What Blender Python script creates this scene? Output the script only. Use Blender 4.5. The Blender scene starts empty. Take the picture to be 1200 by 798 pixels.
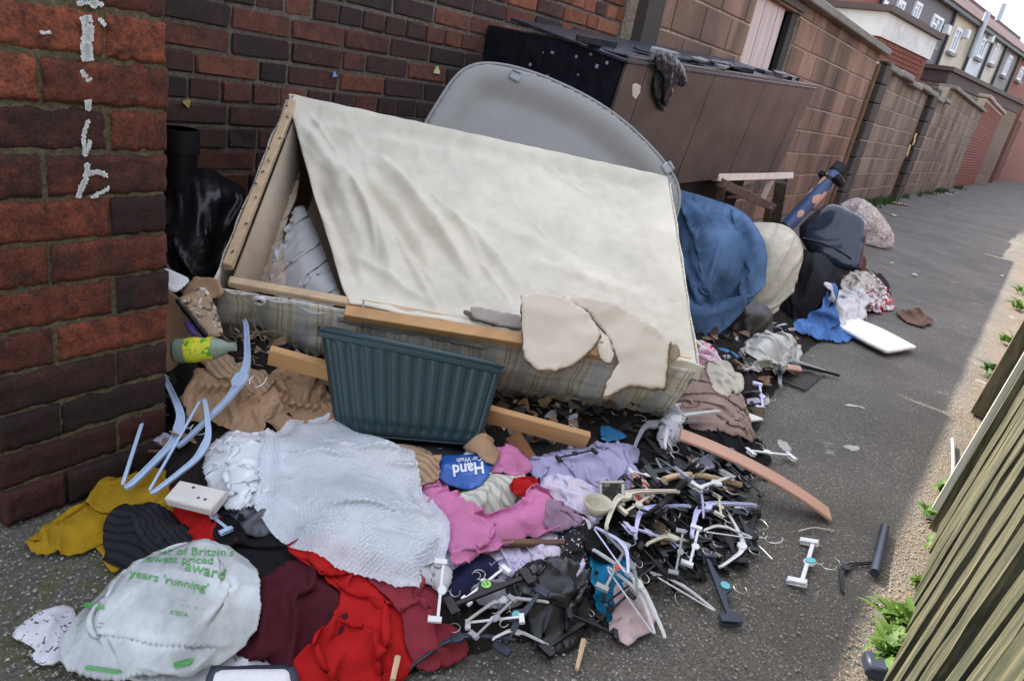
import bpy, math, random
import numpy as np
from mathutils import Matrix, Vector
random.seed(7); np.random.seed(7)
S = bpy.context.scene
# ------------------------------------------------------------------ camera
IW, IH, F = 1200.0, 798.0, 819.59
RC = np.array([[0.60449278, 0.18795947, -0.77411867],
               [-0.77629504, 0.35705472, -0.51949777],
               [0.1787582, 0.91497714, 0.361749]])
u_, s_, v_ = np.linalg.svd(RC); RC = u_ @ v_
CAM = np.array([0., 0., 1.0])
cd = bpy.data.cameras.new('camera'); cam = bpy.data.objects.new('camera', cd)
S.collection.objects.link(cam); S.camera = cam
cd.lens = F / IW * 36; cd.sensor_width = 36; cd.sensor_fit = 'HORIZONTAL'; cd.clip_start = .02; cd.clip_end = 800
cd.dof.use_dof = True; cd.dof.focus_distance = 1.9; cd.dof.aperture_fstop = 24.0
cam.matrix_world = Matrix(np.vstack([np.c_[RC, CAM], [0, 0, 0, 1]]).tolist())
# ------------------------------------------------------------------ light
SUN = np.array([.30, 1.05, 1.0]); SUN /= np.linalg.norm(SUN)
el = math.asin(SUN[2]); azi = math.atan2(SUN[0], SUN[1])
W = bpy.data.worlds.new('World'); S.world = W; W.use_nodes = True
nt = W.node_tree; nt.nodes.clear()
sky = nt.nodes.new('ShaderNodeTexSky'); sky.sky_type = 'NISHITA'; sky.sun_disc = False
sky.sun_elevation = el; sky.sun_rotation = azi; sky.air_density = 1.0; sky.dust_density = 2.2; sky.ozone_density = 1.0
mixw = nt.nodes.new('ShaderNodeMix'); mixw.data_type = 'RGBA'; mixw.inputs[0].default_value = .22
mixw.inputs[7].default_value = (10.0, 9.7, 9.4, 1)
bg = nt.nodes.new('ShaderNodeBackground'); bg.inputs[1].default_value = .13
ow = nt.nodes.new('ShaderNodeOutputWorld')
nt.links.new(sky.outputs[0], mixw.inputs[6]); nt.links.new(mixw.outputs[2], bg.inputs[0]); nt.links.new(bg.outputs[0], ow.inputs[0])
sl = bpy.data.lights.new('sun', 'SUN'); so = bpy.data.objects.new('sun', sl); S.collection.objects.link(so)
sl.energy = 3.6; sl.angle = math.radians(.55); sl.color = (1, .93, .82)
so.rotation_euler = Vector(SUN.tolist()).to_track_quat('Z', 'Y').to_euler()
S.view_settings.view_transform = 'Standard'; S.view_settings.look = 'None'
S.view_settings.exposure = 1.82; S.view_settings.gamma = 1.0

# ------------------------------------------------------------------ maths
def ray(x, y):
    v = RC @ np.array([x - 600, -(y - 399), -F]); return v / np.linalg.norm(v)
def gz(x, y, z=0.):
    r = ray(x, y); return CAM + r * ((z - 1.0) / r[2])
def onpl(x, y, p, n):
    r = ray(x, y); p = np.asarray(p, float); n = np.asarray(n, float)
    return CAM + r * (((p - CAM) @ n) / (r @ n))
def onY(x, y, Y): return onpl(x, y, (0, Y, 0), (0, 1, 0))
def nrm(v): v = np.asarray(v, float); return v / (np.linalg.norm(v) + 1e-12)
def sm(t): t = np.clip(t, 0, 1); return t * t * (3 - 2 * t)
def hsh(ix, iy, s):
    h = (ix.astype(np.int64) * 374761393 + iy.astype(np.int64) * 668265263 + s * 1442695041) & 0xffffffff
    h = ((h ^ (h >> 13)) * 1274126177) & 0xffffffff
    return (h ^ (h >> 16)) & 0xffffffff
def pn(x, y, s=0):                       # 2-d gradient noise, about -1..1
    x = np.asarray(x, float); y = np.asarray(y, float)
    x0 = np.floor(x); y0 = np.floor(y); fx = x - x0; fy = y - y0
    u = fx * fx * fx * (fx * (fx * 6 - 15) + 10); v = fy * fy * fy * (fy * (fy * 6 - 15) + 10)
    def g(i, j):
        a = hsh(x0 + i, y0 + j, s) / 4294967296.0 * 2 * math.pi
        return np.cos(a) * (fx - i) + np.sin(a) * (fy - j)
    return 1.5 * ((g(0, 0) * (1 - u) + g(1, 0) * u) * (1 - v) + (g(0, 1) * (1 - u) + g(1, 1) * u) * v)
def fbm(x, y, s=0, o=3):
    r = 0; a = 1.
    for k in range(o): r = r + a * pn(x * 2 ** k, y * 2 ** k, s + k * 17); a *= .5
    return r
def folds(x, y, deg, sc, s=0):           # long ridges along direction deg
    c, q = math.cos(math.radians(deg)), math.sin(math.radians(deg))
    a = (x * c + y * q) / sc; b = (-x * q + y * c) / sc
    w = .55 * fbm(a * .7 + 5, b * .7, s + 3, 2)
    r1 = np.clip(1 - np.abs(pn(a * .26 + w * .3, b + w, s)) * 1.9, 0, 1) ** 1.7
    r2 = np.clip(1 - np.abs(pn(a * .45 + w * .3 + 9, b * 1.9 + w * 1.5, s + 7)) * 1.9, 0, 1) ** 1.7
    r3 = np.clip(1 - np.abs(pn(a * .9 + 4, b * 3.6 + w * 2, s + 11)) * 1.9, 0, 1) ** 1.5
    return 1.0 * r1 + .55 * r2 + .22 * r3 - .55
def crump(x, y, sc, s=0):                # crease facets
    x = x / sc; y = y / sc
    w = .5 * pn(x * .8, y * .8, s + 30)
    return .75 - (.75 * np.abs(pn(x + w, y - w, s)) + .42 * np.abs(pn(x * 2.1 + w, y * 2.1, s + 5)) + .2 * np.abs(pn(x * 4.3, y * 4.3 + w, s + 9)))

# ------------------------------------------------------------------ materials
MATS = {}
def mat(name, rgb, rough=.8, var=.12, vscale=8., bump=0., bscale=60., metal=0., coat=0., trans=0., sub=0., dirt=0., spec=None):
    if name in MATS: return MATS[name]
    m = bpy.data.materials.new(name); m.use_nodes = True; n = m.node_tree.nodes; L = m.node_tree.links
    b = n['Principled BSDF']; b.inputs['Roughness'].default_value = rough; b.inputs['Metallic'].default_value = metal
    if spec is not None: b.inputs['Specular IOR Level'].default_value = spec
    if coat: b.inputs['Coat Weight'].default_value = coat
    tc = n.new('ShaderNodeTexCoord')
    no = n.new('ShaderNodeTexNoise'); no.inputs['Scale'].default_value = vscale; no.inputs['Detail'].default_value = 6; no.inputs['Roughness'].default_value = .65
    L.new(tc.outputs['Object'], no.inputs['Vector'])
    rp = n.new('ShaderNodeValToRGB'); rp.color_ramp.elements[0].position = .3; rp.color_ramp.elements[1].position = .7
    lo = [max(0, c * (1 - var * 1.6)) for c in rgb]; hi = [min(1, c * (1 + var)) for c in rgb]
    rp.color_ramp.elements[0].color = (*lo, 1); rp.color_ramp.elements[1].color = (*hi, 1)
    L.new(no.outputs[0], rp.inputs[0]); col = rp.outputs[0]
    if dirt:
        n2 = n.new('ShaderNodeTexNoise'); n2.inputs['Scale'].default_value = vscale * .45; n2.inputs['Detail'].default_value = 8; n2.inputs['Roughness'].default_value = .75
        L.new(tc.outputs['Object'], n2.inputs['Vector'])
        r2 = n.new('ShaderNodeValToRGB'); r2.color_ramp.elements[0].position = .52; r2.color_ramp.elements[1].position = .72
        r2.color_ramp.elements[0].color = (0, 0, 0, 1); r2.color_ramp.elements[1].color = (dirt, dirt, dirt, 1)
        L.new(n2.outputs[0], r2.inputs[0])
        mx = n.new('ShaderNodeMix'); mx.data_type = 'RGBA'; L.new(r2.outputs[0], mx.inputs[0]); L.new(col, mx.inputs[6])
        mx.inputs[7].default_value = (rgb[0] * .35 + .02, rgb[1] * .3 + .015, rgb[2] * .22 + .01, 1); col = mx.outputs[2]
    L.new(col, b.inputs['Base Color'])
    if bump:
        n3 = n.new('ShaderNodeTexNoise'); n3.inputs['Scale'].default_value = bscale; n3.inputs['Detail'].default_value = 5
        L.new(tc.outputs['Object'], n3.inputs['Vector'])
        bp = n.new('ShaderNodeBump'); bp.inputs['Strength'].default_value = bump; bp.inputs['Distance'].default_value = .004
        L.new(n3.outputs[0], bp.inputs['Height']); L.new(bp.outputs[0], b.inputs['Normal'])
    if trans:
        out = n['Material Output']; ms = n.new('ShaderNodeMixShader'); tr = n.new('ShaderNodeBsdfTransparent')
        ms.inputs[0].default_value = trans; L.new(b.outputs[0], ms.inputs[1]); L.new(tr.outputs[0], ms.inputs[2]); L.new(ms.outputs[0], out.inputs[0])
    if sub:
        out = n['Material Output']; ms = n.new('ShaderNodeMixShader'); tl = n.new('ShaderNodeBsdfTranslucent')
        L.new(col, tl.inputs[0]); ms.inputs[0].default_value = sub
        src = out.inputs[0].links[0].from_socket; L.new(src, ms.inputs[1]); L.new(tl.outputs[0], ms.inputs[2]); L.new(ms.outputs[0], out.inputs[0])
    MATS[name] = m; return m
def cloth_mat(name, rgb, **k):
    k.setdefault('bump', .45); k.setdefault('bscale', 420); k.setdefault('var', .14); k.setdefault('vscale', 14); k.setdefault('rough', .93); k.setdefault('spec', .15); k.setdefault('dirt', .15)
    return mat(name, rgb, **k)
def print_mat(name, base, cols, scale=60., rough=.9, thr=.42, kind='F1', uv=False, bump=.3):
    """patterned textile: cellular motif of several dyes over a base"""
    if name in MATS: return MATS[name]
    m = mat(name, base, rough=rough, bump=bump, bscale=400, spec=.15); n = m.node_tree.nodes; L = m.node_tree.links; b = n['Principled BSDF']
    tc = n['Texture Coordinate']; src = b.inputs['Base Color'].links[0].from_socket
    for i, c in enumerate(cols):
        mp = n.new('ShaderNodeMapping'); mp.inputs['Location'].default_value = (i * 3.1, i * 1.7, i * 5.3); L.new(tc.outputs['Object'], mp.inputs[0])
        nz = n.new('ShaderNodeTexNoise'); nz.inputs['Scale'].default_value = scale * (1 + .5 * i); nz.inputs['Detail'].default_value = 2; nz.inputs['Distortion'].default_value = 1.4
        L.new(mp.outputs[0], nz.inputs['Vector'])
        rp = n.new('ShaderNodeValToRGB'); rp.color_ramp.elements[0].position = 1 - thr - .02; rp.color_ramp.elements[1].position = 1 - thr + .02
        L.new(nz.outputs[0], rp.inputs[0]); mx = n.new('ShaderNodeMix'); mx.data_type = 'RGBA'
        L.new(rp.outputs[0], mx.inputs[0]); L.new(src, mx.inputs[6]); mx.inputs[7].default_value = (*c, 1); src = mx.outputs[2]
    L.new(src, b.inputs['Base Color']); return m
def stripe_mat(name, base, stripes, rough=.9, dirt=None, bump=.25, bs=500):
    """bands from the UV map in metres: (axis, period, offset, width, colour, strength)"""
    if name in MATS: return MATS[name]
    m = mat(name, base, rough=rough, bump=bump, bscale=bs, spec=.15, var=.1, vscale=6, dirt=.25 if dirt is None else dirt); n = m.node_tree.nodes; L = m.node_tree.links; b = n['Principled BSDF']
    tc = n['Texture Coordinate']; src = b.inputs['Base Color'].links[0].from_socket
    sp = n.new('ShaderNodeSeparateXYZ'); L.new(tc.outputs['UV'], sp.inputs[0])
    for ax, per, off, wd, c, st in stripes:
        a = n.new('ShaderNodeMath'); a.operation = 'ADD'; L.new(sp.outputs[ax], a.inputs[0]); a.inputs[1].default_value = off + per * 50
        md = n.new('ShaderNodeMath'); md.operation = 'MODULO'; L.new(a.outputs[0], md.inputs[0]); md.inputs[1].default_value = per
        lt = n.new('ShaderNodeMath'); lt.operation = 'LESS_THAN'; L.new(md.outputs[0], lt.inputs[0]); lt.inputs[1].default_value = wd
        ml = n.new('ShaderNodeMath'); ml.operation = 'MULTIPLY'; L.new(lt.outputs[0], ml.inputs[0]); ml.inputs[1].default_value = st
        mx = n.new('ShaderNodeMix'); mx.data_type = 'RGBA'; L.new(ml.outputs[0], mx.inputs[0]); L.new(src, mx.inputs[6]); mx.inputs[7].default_value = (*c, 1); src = mx.outputs[2]
    L.new(src, b.inputs['Base Color']); return m
def wood_mat(name, rgb, dark=.45, rough=.7, axis=0, scale=9, moss=None, streak=30):
    if name in MATS: return MATS[name]
    m = bpy.data.materials.new(name); m.use_nodes = True; n = m.node_tree.nodes; L = m.node_tree.links; b = n['Principled BSDF']; b.inputs['Roughness'].default_value = rough
    tc = n.new('ShaderNodeTexCoord'); mp = n.new('ShaderNodeMapping'); sc = [streak * 2.2] * 3; sc[axis] = 1.6; mp.inputs['Scale'].default_value = sc
    oi = n.new('ShaderNodeObjectInfo'); ad = n.new('ShaderNodeVectorMath'); ad.operation = 'ADD'
    cb = n.new('ShaderNodeMath'); cb.operation = 'MULTIPLY'; cb.inputs[1].default_value = 7.; L.new(oi.outputs['Random'], cb.inputs[0])
    L.new(tc.outputs['Object'], ad.inputs[0]); L.new(cb.outputs[0], ad.inputs[1]); L.new(ad.outputs[0], mp.inputs[0])
    nz = n.new('ShaderNodeTexNoise'); nz.inputs['Scale'].default_value = 1.0; nz.inputs['Detail'].default_value = 7; nz.inputs['Distortion'].default_value = .6; L.new(mp.outputs[0], nz.inputs['Vector'])
    rp = n.new('ShaderNodeValToRGB'); rp.color_ramp.elements[0].position = .3; rp.color_ramp.elements[1].position = .66
    rp.color_ramp.elements[0].color = (*[c * dark for c in rgb], 1); rp.color_ramp.elements[1].color = (*rgb, 1); L.new(nz.outputs[0], rp.inputs[0]); col = rp.outputs[0]
    if moss:
        n2 = n.new('ShaderNodeTexNoise'); n2.inputs['Scale'].default_value = 14; n2.inputs['Detail'].default_value = 8; n2.inputs['Roughness'].default_value = .75
        mp2 = n.new('ShaderNodeMapping'); s2 = [1.8] * 3; s2[axis] = .35; mp2.inputs['Scale'].default_value = s2; L.new(ad.outputs[0], mp2.inputs[0]); L.new(mp2.outputs[0], n2.inputs['Vector'])
        r2 = n.new('ShaderNodeValToRGB'); r2.color_ramp.elements[0].position = .42; r2.color_ramp.elements[1].position = .6; L.new(n2.outputs[0], r2.inputs[0])
        mx = n.new('ShaderNodeMix'); mx.data_type = 'RGBA'; L.new(r2.outputs[0], mx.inputs[0]); L.new(col, mx.inputs[6]); mx.inputs[7].default_value = (*moss, 1); col = mx.outputs[2]
    L.new(col, b.inputs['Base Color'])
    bp = n.new('ShaderNodeBump'); bp.inputs['Strength'].default_value = .5; bp.inputs['Distance'].default_value = .003; L.new(nz.outputs[0], bp.inputs['Height']); L.new(bp.outputs[0], b.inputs['Normal'])
    MATS[name] = m; return m
def brick_mat(name, cols, bump=.7, soot=.6, scale=14, grime=None):
    """fired clay or block: tone picked per object, burnt patches, pitted relief"""
    if name in MATS: return MATS[name]
    m = bpy.data.materials.new(name); m.use_nodes = True; n = m.node_tree.nodes; L = m.node_tree.links; b = n['Principled BSDF']; b.inputs['Roughness'].default_value = .9; b.inputs['Specular IOR Level'].default_value = .2
    ge = n.new('ShaderNodeNewGeometry'); oi = n.new('ShaderNodeObjectInfo')
    cr = n.new('ShaderNodeValToRGB'); e = cr.color_ramp.elements
    for i, c in enumerate(cols):
        t = i / max(1, len(cols) - 1)
        if i < 2: k = e[i]; k.position = t
        else: k = e.new(t)
        k.color = (*c, 1)
    for i, c in enumerate(cols): e[i].position = i / (len(cols) - 1); e[i].color = (*c, 1)
    no = n.new('ShaderNodeTexNoise'); no.inputs['Scale'].default_value = scale; no.inputs['Detail'].default_value = 8; no.inputs['Roughness'].default_value = .7; L.new(ge.outputs['Position'], no.inputs['Vector'])
    a = n.new('ShaderNodeMath'); a.operation = 'MULTIPLY_ADD'; L.new(no.outputs[0], a.inputs[0]); a.inputs[1].default_value = 1.0; a.inputs[2].default_value = -.5
    a2 = n.new('ShaderNodeMath'); a2.operation = 'ADD'; L.new(a.outputs[0], a2.inputs[0]); L.new(oi.outputs['Random'], a2.inputs[1]); L.new(a2.outputs[0], cr.inputs[0]); col = cr.outputs[0]
    n2 = n.new('ShaderNodeTexNoise'); n2.inputs['Scale'].default_value = scale * 2.6; n2.inputs['Detail'].default_value = 10; n2.inputs['Roughness'].default_value = .8; L.new(ge.outputs['Position'], n2.inputs['Vector'])
    r2 = n.new('ShaderNodeValToRGB'); r2.color_ramp.elements[0].position = .42; r2.color_ramp.elements[1].position = .62; r2.color_ramp.elements[1].color = (soot, soot, soot, 1); L.new(n2.outputs[0], r2.inputs[0])
    mx = n.new('ShaderNodeMix'); mx.data_type = 'RGBA'; L.new(r2.outputs[0], mx.inputs[0]); L.new(col, mx.inputs[6]); mx.inputs[7].default_value = (.03, .022, .02, 1); col = mx.outputs[2]
    n5 = n.new('ShaderNodeTexNoise'); n5.inputs['Scale'].default_value = 210; n5.inputs['Detail'].default_value = 6; n5.inputs['Roughness'].default_value = .8; L.new(ge.outputs['Position'], n5.inputs['Vector'])
    r5 = n.new('ShaderNodeMapRange'); r5.inputs['From Min'].default_value = .3; r5.inputs['From Max'].default_value = .7; r5.inputs['To Min'].default_value = .45; r5.inputs['To Max'].default_value = 1.5; L.new(n5.outputs[0], r5.inputs[0])
    vm = n.new('ShaderNodeVectorMath'); vm.operation = 'SCALE'; L.new(col, vm.inputs[0]); L.new(r5.outputs[0], vm.inputs['Scale']); col = vm.outputs[0]
    if grime:
        # rain streaks: long in z, short along the wall
        mp = n.new('ShaderNodeMapping'); mp.inputs['Scale'].default_value = (grime[0], grime[0], grime[1]); L.new(ge.outputs['Position'], mp.inputs[0])
        n4 = n.new('ShaderNodeTexNoise'); n4.inputs['Scale'].default_value = 1; n4.inputs['Detail'].default_value = 7; n4.inputs['Distortion'].default_value = .8; L.new(mp.outputs[0], n4.inputs['Vector'])
        r4 = n.new('ShaderNodeValToRGB'); r4.color_ramp.elements[0].position = .40; r4.color_ramp.elements[1].position = .66; r4.color_ramp.elements[1].color = (grime[2],) * 3 + (1,); L.new(n4.outputs[0], r4.inputs[0])
        m4 = n.new('ShaderNodeMix'); m4.data_type = 'RGBA'; L.new(r4.outputs[0], m4.inputs[0]); L.new(col, m4.inputs[6]); m4.inputs[7].default_value = (.05, .04, .033, 1); col = m4.outputs[2]
    L.new(col, b.inputs['Base Color'])
    n3 = n.new('ShaderNodeTexNoise'); n3.inputs['Scale'].default_value = 110; n3.inputs['Detail'].default_value = 8; n3.inputs['Roughness'].default_value = .7; L.new(ge.outputs['Position'], n3.inputs['Vector'])
    bp = n.new('ShaderNodeBump'); bp.inputs['Strength'].default_value = bump; bp.inputs['Distance'].default_value = .006; L.new(n3.outputs[0], bp.inputs['Height']); L.new(bp.outputs[0], b.inputs['Normal'])
    MATS[name] = m; return m

# ------------------------------------------------------------------ objects
COL = S.collection
def setp(o, label=None, cat=None, group=None, kind=None):
    if label: o['label'] = label
    if cat: o['category'] = cat
    if group: o['group'] = group
    if kind: o['kind'] = kind
    return o
ROOT = {}
def thing(name, label, cat, loc, group=None, kind=None):
    o = bpy.data.objects.new(name, None); o.empty_display_size = .05; COL.objects.link(o)
    o.location = tuple(float(c) for c in loc); ROOT[o.name] = np.array(loc, float)
    return setp(o, label, cat, group, kind)
def mesh(name, v, f, m=None, uv=None, smooth=True):
    me = bpy.data.meshes.new(name); v = np.asarray(v, float)
    me.from_pydata(v.tolist(), [], [tuple(int(i) for i in q) for q in f])
    if uv is not None:
        uvl = me.uv_layers.new(name='UVMap'); li = np.zeros(len(me.loops), np.int32); me.loops.foreach_get('vertex_index', li)
        uvl.data.foreach_set('uv', np.asarray(uv, float)[li][:, :2].ravel())
    if smooth: me.polygons.foreach_set('use_smooth', [True] * len(me.polygons))
    if smooth == 'auto': me.set_sharp_from_angle(angle=math.radians(38))
    if m: me.materials.append(m)
    me.update(); return me
def put(name, me, parent=None, loc=(0, 0, 0), label=None, cat=None, group=None, kind=None, solid=0):
    o = bpy.data.objects.new(name, me); COL.objects.link(o); o.location = tuple(float(c) for c in loc)
    if parent is not None: o.parent = parent
    if solid:
        s = o.modifiers.new('solid', 'SOLIDIFY'); s.thickness = solid; s.offset = -1
    return setp(o, label, cat, group, kind)
def wloc(p):
    x = np.zeros(3)
    while p is not None: x = x + np.array(p.location); p = p.parent
    return x
def part(name, v, f, m, parent, uv=None, smooth=True, label=None, kind=None, solid=0):
    v = np.asarray(v, float) - wloc(parent)                 # world coordinates in, parent's frame out
    return put(name, mesh(name, v, f, m, uv, smooth), parent, label=label, kind=kind, solid=solid)
def solo(name, v, f, m, label, cat, group=None, kind=None, uv=None, smooth=True, solid=0, loc=None):
    v = np.asarray(v, float); c = v.mean(0) if loc is None else np.asarray(loc, float); c = np.array([c[0], c[1], v[:, 2].min() if loc is None else c[2]])
    return put(name, mesh(name, v - c, f, m, uv, smooth), None, c, label, cat, group, kind, solid)
def frame(x, up=(0, 0, 1)):
    x = nrm(x); z = np.asarray(up, float) - x * (np.asarray(up) @ x); z = nrm(z); y = np.cross(z, x)
    return np.array([x, y, z]).T
class G:                                                     # a bag of geometry
    def __init__(s): s.v = []; s.f = []; s.n = 0
    def add(s, v, f):
        v = np.asarray(v, float).reshape(-1, 3); s.v.append(v); s.f += [tuple(i + s.n for i in q) for q in f]; s.n += len(v); return s
    def box(s, c, d, R=None, bev=0.):
        hx, hy, hz = [k / 2 for k in d]
        if bev <= 0:
            v = np.array([(x, y, z) for z in (-hz, hz) for y in (-hy, hy) for x in (-hx, hx)]); f = [(0, 2, 3, 1), (4, 5, 7, 6), (0, 1, 5, 4), (2, 6, 7, 3), (0, 4, 6, 2), (1, 3, 7, 5)]
        else:
            v, f = cham(d, bev)
        if R is not None: v = v @ np.asarray(R).T
        return s.add(v + np.asarray(c), f)
    def tube(s, pts, r, n=8, cap=True):
        pts = np.asarray(pts, float); m = len(pts); r = np.full(m, r) if np.isscalar(r) else np.asarray(r)
        t = np.gradient(pts, axis=0); vs = []
        up = np.array([0, 0, 1.]); 
        if abs(nrm(t[0])[2]) > .9: up = np.array([1., 0, 0])
        for i in range(m):
            d = nrm(t[i]); a = nrm(up - d * (up @ d)); b = np.cross(d, a); up = a
            for k in range(n):
                q = 2 * math.pi * k / n; vs.append(pts[i] + r[i] * (math.cos(q) * a + math.sin(q) * b))
        f = [(i * n + k, i * n + (k + 1) % n, (i + 1) * n + (k + 1) % n, (i + 1) * n + k) for i in range(m - 1) for k in range(n)]
        if cap: f += [tuple(range(n))[::-1], tuple((m - 1) * n + k for k in range(n))]
        return s.add(vs, f)
    def prism(s, o2, th, c=(0, 0, 0), R=None, bev=0):        # outline in local xy, thickness in z
        o2 = np.asarray(o2, float); n = len(o2)
        if bev > 0:
            ctr = o2.mean(0); i2 = o2 + (ctr - o2) / (np.linalg.norm(ctr - o2, axis=1)[:, None] + 1e-9) * bev
            rings = [(i2, -th / 2), (o2, -th / 2 + bev), (o2, th / 2 - bev), (i2, th / 2)]
        else: rings = [(o2, -th / 2), (o2, th / 2)]
        v = np.vstack([np.c_[a, np.full(n, z)] for a, z in rings]); m = len(rings)
        f = [(i * n + k, i * n + (k + 1) % n, (i + 1) * n + (k + 1) % n, (i + 1) * n + k) for i in range(m - 1) for k in range(n)] + [tuple(range(n))[::-1], tuple((m - 1) * n + k for k in range(n))]
        if R is not None: v = v @ np.asarray(R).T
        return s.add(v + np.asarray(c), f)
    def V(s): return np.vstack(s.v)
    def part(s, name, m, parent, **k):
        k.setdefault('smooth', 'auto'); return part(name, s.V(), s.f, m, parent, **k)
    def solo(s, name, m, label, cat, **k):
        k.setdefault('smooth', 'auto'); return solo(name, s.V(), s.f, m, label, cat, **k)
def cham(d, b):
    hx, hy, hz = [k / 2 for k in d]; v = []; idx = {}
    for sx in (-1, 1):
        for sy in (-1, 1):
            for sz in (-1, 1):
                idx[sx, sy, sz] = len(v)
                v += [(sx * hx, sy * (hy - b), sz * (hz - b)), (sx * (hx - b), sy * hy, sz * (hz - b)), (sx * (hx - b), sy * (hy - b), sz * hz)]
    I = lambda a, b_, c, k: idx[a, b_, c] + k
    f = []
    for s_ in (-1, 1):
        q = [I(s_, -1, -1, 0), I(s_, 1, -1, 0), I(s_, 1, 1, 0), I(s_, -1, 1, 0)]; f.append(q if s_ > 0 else q[::-1])
        q = [I(-1, s_, -1, 1), I(-1, s_, 1, 1), I(1, s_, 1, 1), I(1, s_, -1, 1)]; f.append(q if s_ > 0 else q[::-1])
        q = [I(-1, -1, s_, 2), I(1, -1, s_, 2), I(1, 1, s_, 2), I(-1, 1, s_, 2)]; f.append(q if s_ > 0 else q[::-1])
    for a in (-1, 1):
        for c in (-1, 1):
            for (q, p) in (([I(-1, a, c, 1), I(1, a, c, 1), I(1, a, c, 2), I(-1, a, c, 2)], a * c), ([I(a, -1, c, 0), I(a, 1, c, 0), I(a, 1, c, 2), I(a, -1, c, 2)], -a * c), ([I(a, c, -1, 0), I(a, c, 1, 0), I(a, c, 1, 1), I(a, c, -1, 1)], a * c)):
                f.append(q if p < 0 else q[::-1])
            for e in (-1, 1):
                q = [I(a, c, e, 0), I(a, c, e, 1), I(a, c, e, 2)]; f.append(q if a * c * e > 0 else q[::-1])
    return np.array(v, float), f
def chaikin(p, k=2):
    p = np.asarray(p, float)
    for _ in range(k):
        q = np.roll(p, -1, 0); p = np.stack([p * .75 + q * .25, p * .25 + q * .75], 1).reshape(-1, p.shape[1])
    return p
def spline(p, n=8):
    p = np.asarray(p, float); P = np.vstack([2 * p[0] - p[1], p, 2 * p[-1] - p[-2]]); o = []
    for i in range(1, len(P) - 2):
        for t in np.linspace(0, 1, n, endpoint=False):
            a, b, c, d = P[i - 1:i + 3]; o.append(.5 * ((2 * b) + (-a + c) * t + (2 * a - 5 * b + 4 * c - d) * t * t + (-a + 3 * b - 3 * c + d) * t ** 3))
    o.append(p[-1]); return np.array(o)
def polyfill(o2, res):
    """grid cells inside a 2-d outline, rim vertices moved on to the outline; returns pts, quads, distance to outline"""
    o2 = np.asarray(o2, float); lo = o2.min(0) - res; hi = o2.max(0) + res
    xs = np.arange(lo[0], hi[0] + res, res); ys = np.arange(lo[1], hi[1] + res, res)
    cx, cy = np.meshgrid((xs[:-1] + xs[1:]) / 2, (ys[:-1] + ys[1:]) / 2, indexing='ij')
    a = o2; b = np.roll(o2, -1, 0); ins = np.zeros(cx.shape, bool)
    for (x1, y1), (x2, y2) in zip(a, b):
        if y1 == y2: continue
        c = ((y1 > cy) != (y2 > cy)) & (cx < (x2 - x1) * (cy - y1) / (y2 - y1) + x1); ins ^= c
    ii, jj = np.nonzero(ins); ny = len(ys); q = np.stack([ii * ny + jj, (ii + 1) * ny + jj, (ii + 1) * ny + jj + 1, ii * ny + jj + 1], 1)
    us, inv = np.unique(q, return_inverse=True); q = inv.reshape(q.shape)
    P = np.stack([xs[us // ny], ys[us % ny]], 1)
    cnt = np.bincount(q.ravel(), minlength=len(P)); rim = cnt < 4
    def near(pp):
        best = np.full(len(pp), 1e9); bp = np.zeros_like(pp)
        for s, e in zip(a, b):
            d = e - s; L2 = d @ d + 1e-12; t = np.clip(((pp - s) @ d) / L2, 0, 1); c = s + t[:, None] * d; dd = ((pp - c) ** 2).sum(1); k = dd < best; best[k] = dd[k]; bp[k] = c[k]
        return np.sqrt(best), bp
    _, bp = near(P[rim]); P[rim] = bp
    e = np.sort(np.vstack([q[:, [0, 1]], q[:, [1, 2]], q[:, [2, 3]], q[:, [3, 0]]]), 1); eu_, ec = np.unique(e, axis=0, return_counts=True); be = eu_[ec == 1]; I, J = be.T; n = len(P); cb = np.maximum(np.bincount(I, minlength=n) + np.bincount(J, minlength=n), 1)
    ae = eu_; ca = np.bincount(ae[:, 0], minlength=n) + np.bincount(ae[:, 1], minlength=n)
    for _k in range(4):
        S_ = np.stack([np.bincount(I, P[J, a_], n) + np.bincount(J, P[I, a_], n) for a_ in (0, 1)], 1) / cb[:, None]; P[rim] = .5 * P[rim] + .5 * S_[rim]; _, bp = near(P[rim]); P[rim] = .3 * P[rim] + .7 * bp
    for _k in range(3):
        S_ = np.stack([np.bincount(ae[:, 0], P[ae[:, 1], a_], n) + np.bincount(ae[:, 1], P[ae[:, 0], a_], n) for a_ in (0, 1)], 1) / ca[:, None]; P[~rim] = .5 * P[~rim] + .5 * S_[~rim]
    dist, _ = near(P); dist[rim] = 0; return P, q, dist

# ------------------------------------------------------------------ the heap's height map
HX0, HY0, HR = -.6, -.5, .01; NX, NY = 640, 300
gx, gy = np.meshgrid(HX0 + HR * np.arange(NX), HY0 + HR * np.arange(NY), indexing='ij')
heap_px = [(160, 602), (150, 650), (190, 700), (270, 760), (340, 790), (450, 790), (520, 745), (640, 735), (720, 705), (775, 655), (810, 620), (845, 575), (862, 530), (885, 480), (920, 425), (960, 392), (1000, 375), (1040, 350), (1035, 300), (1010, 250), (960, 230)]
hp = np.array([gz(*p)[:2] for p in heap_px] + [(6.5, 2.4), (-.2, 2.4), (.75, 2.2), (.75, 1.45)])
def inside(px, py, poly):
    r = np.zeros(px.shape, bool); a = poly; b = np.roll(poly, -1, 0)
    for (x1, y1), (x2, y2) in zip(a, b):
        if y1 == y2: continue
        r ^= ((y1 > py) != (y2 > py)) & (px < (x2 - x1) * (py - y1) / (y2 - y1) + x1)
    return r
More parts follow.
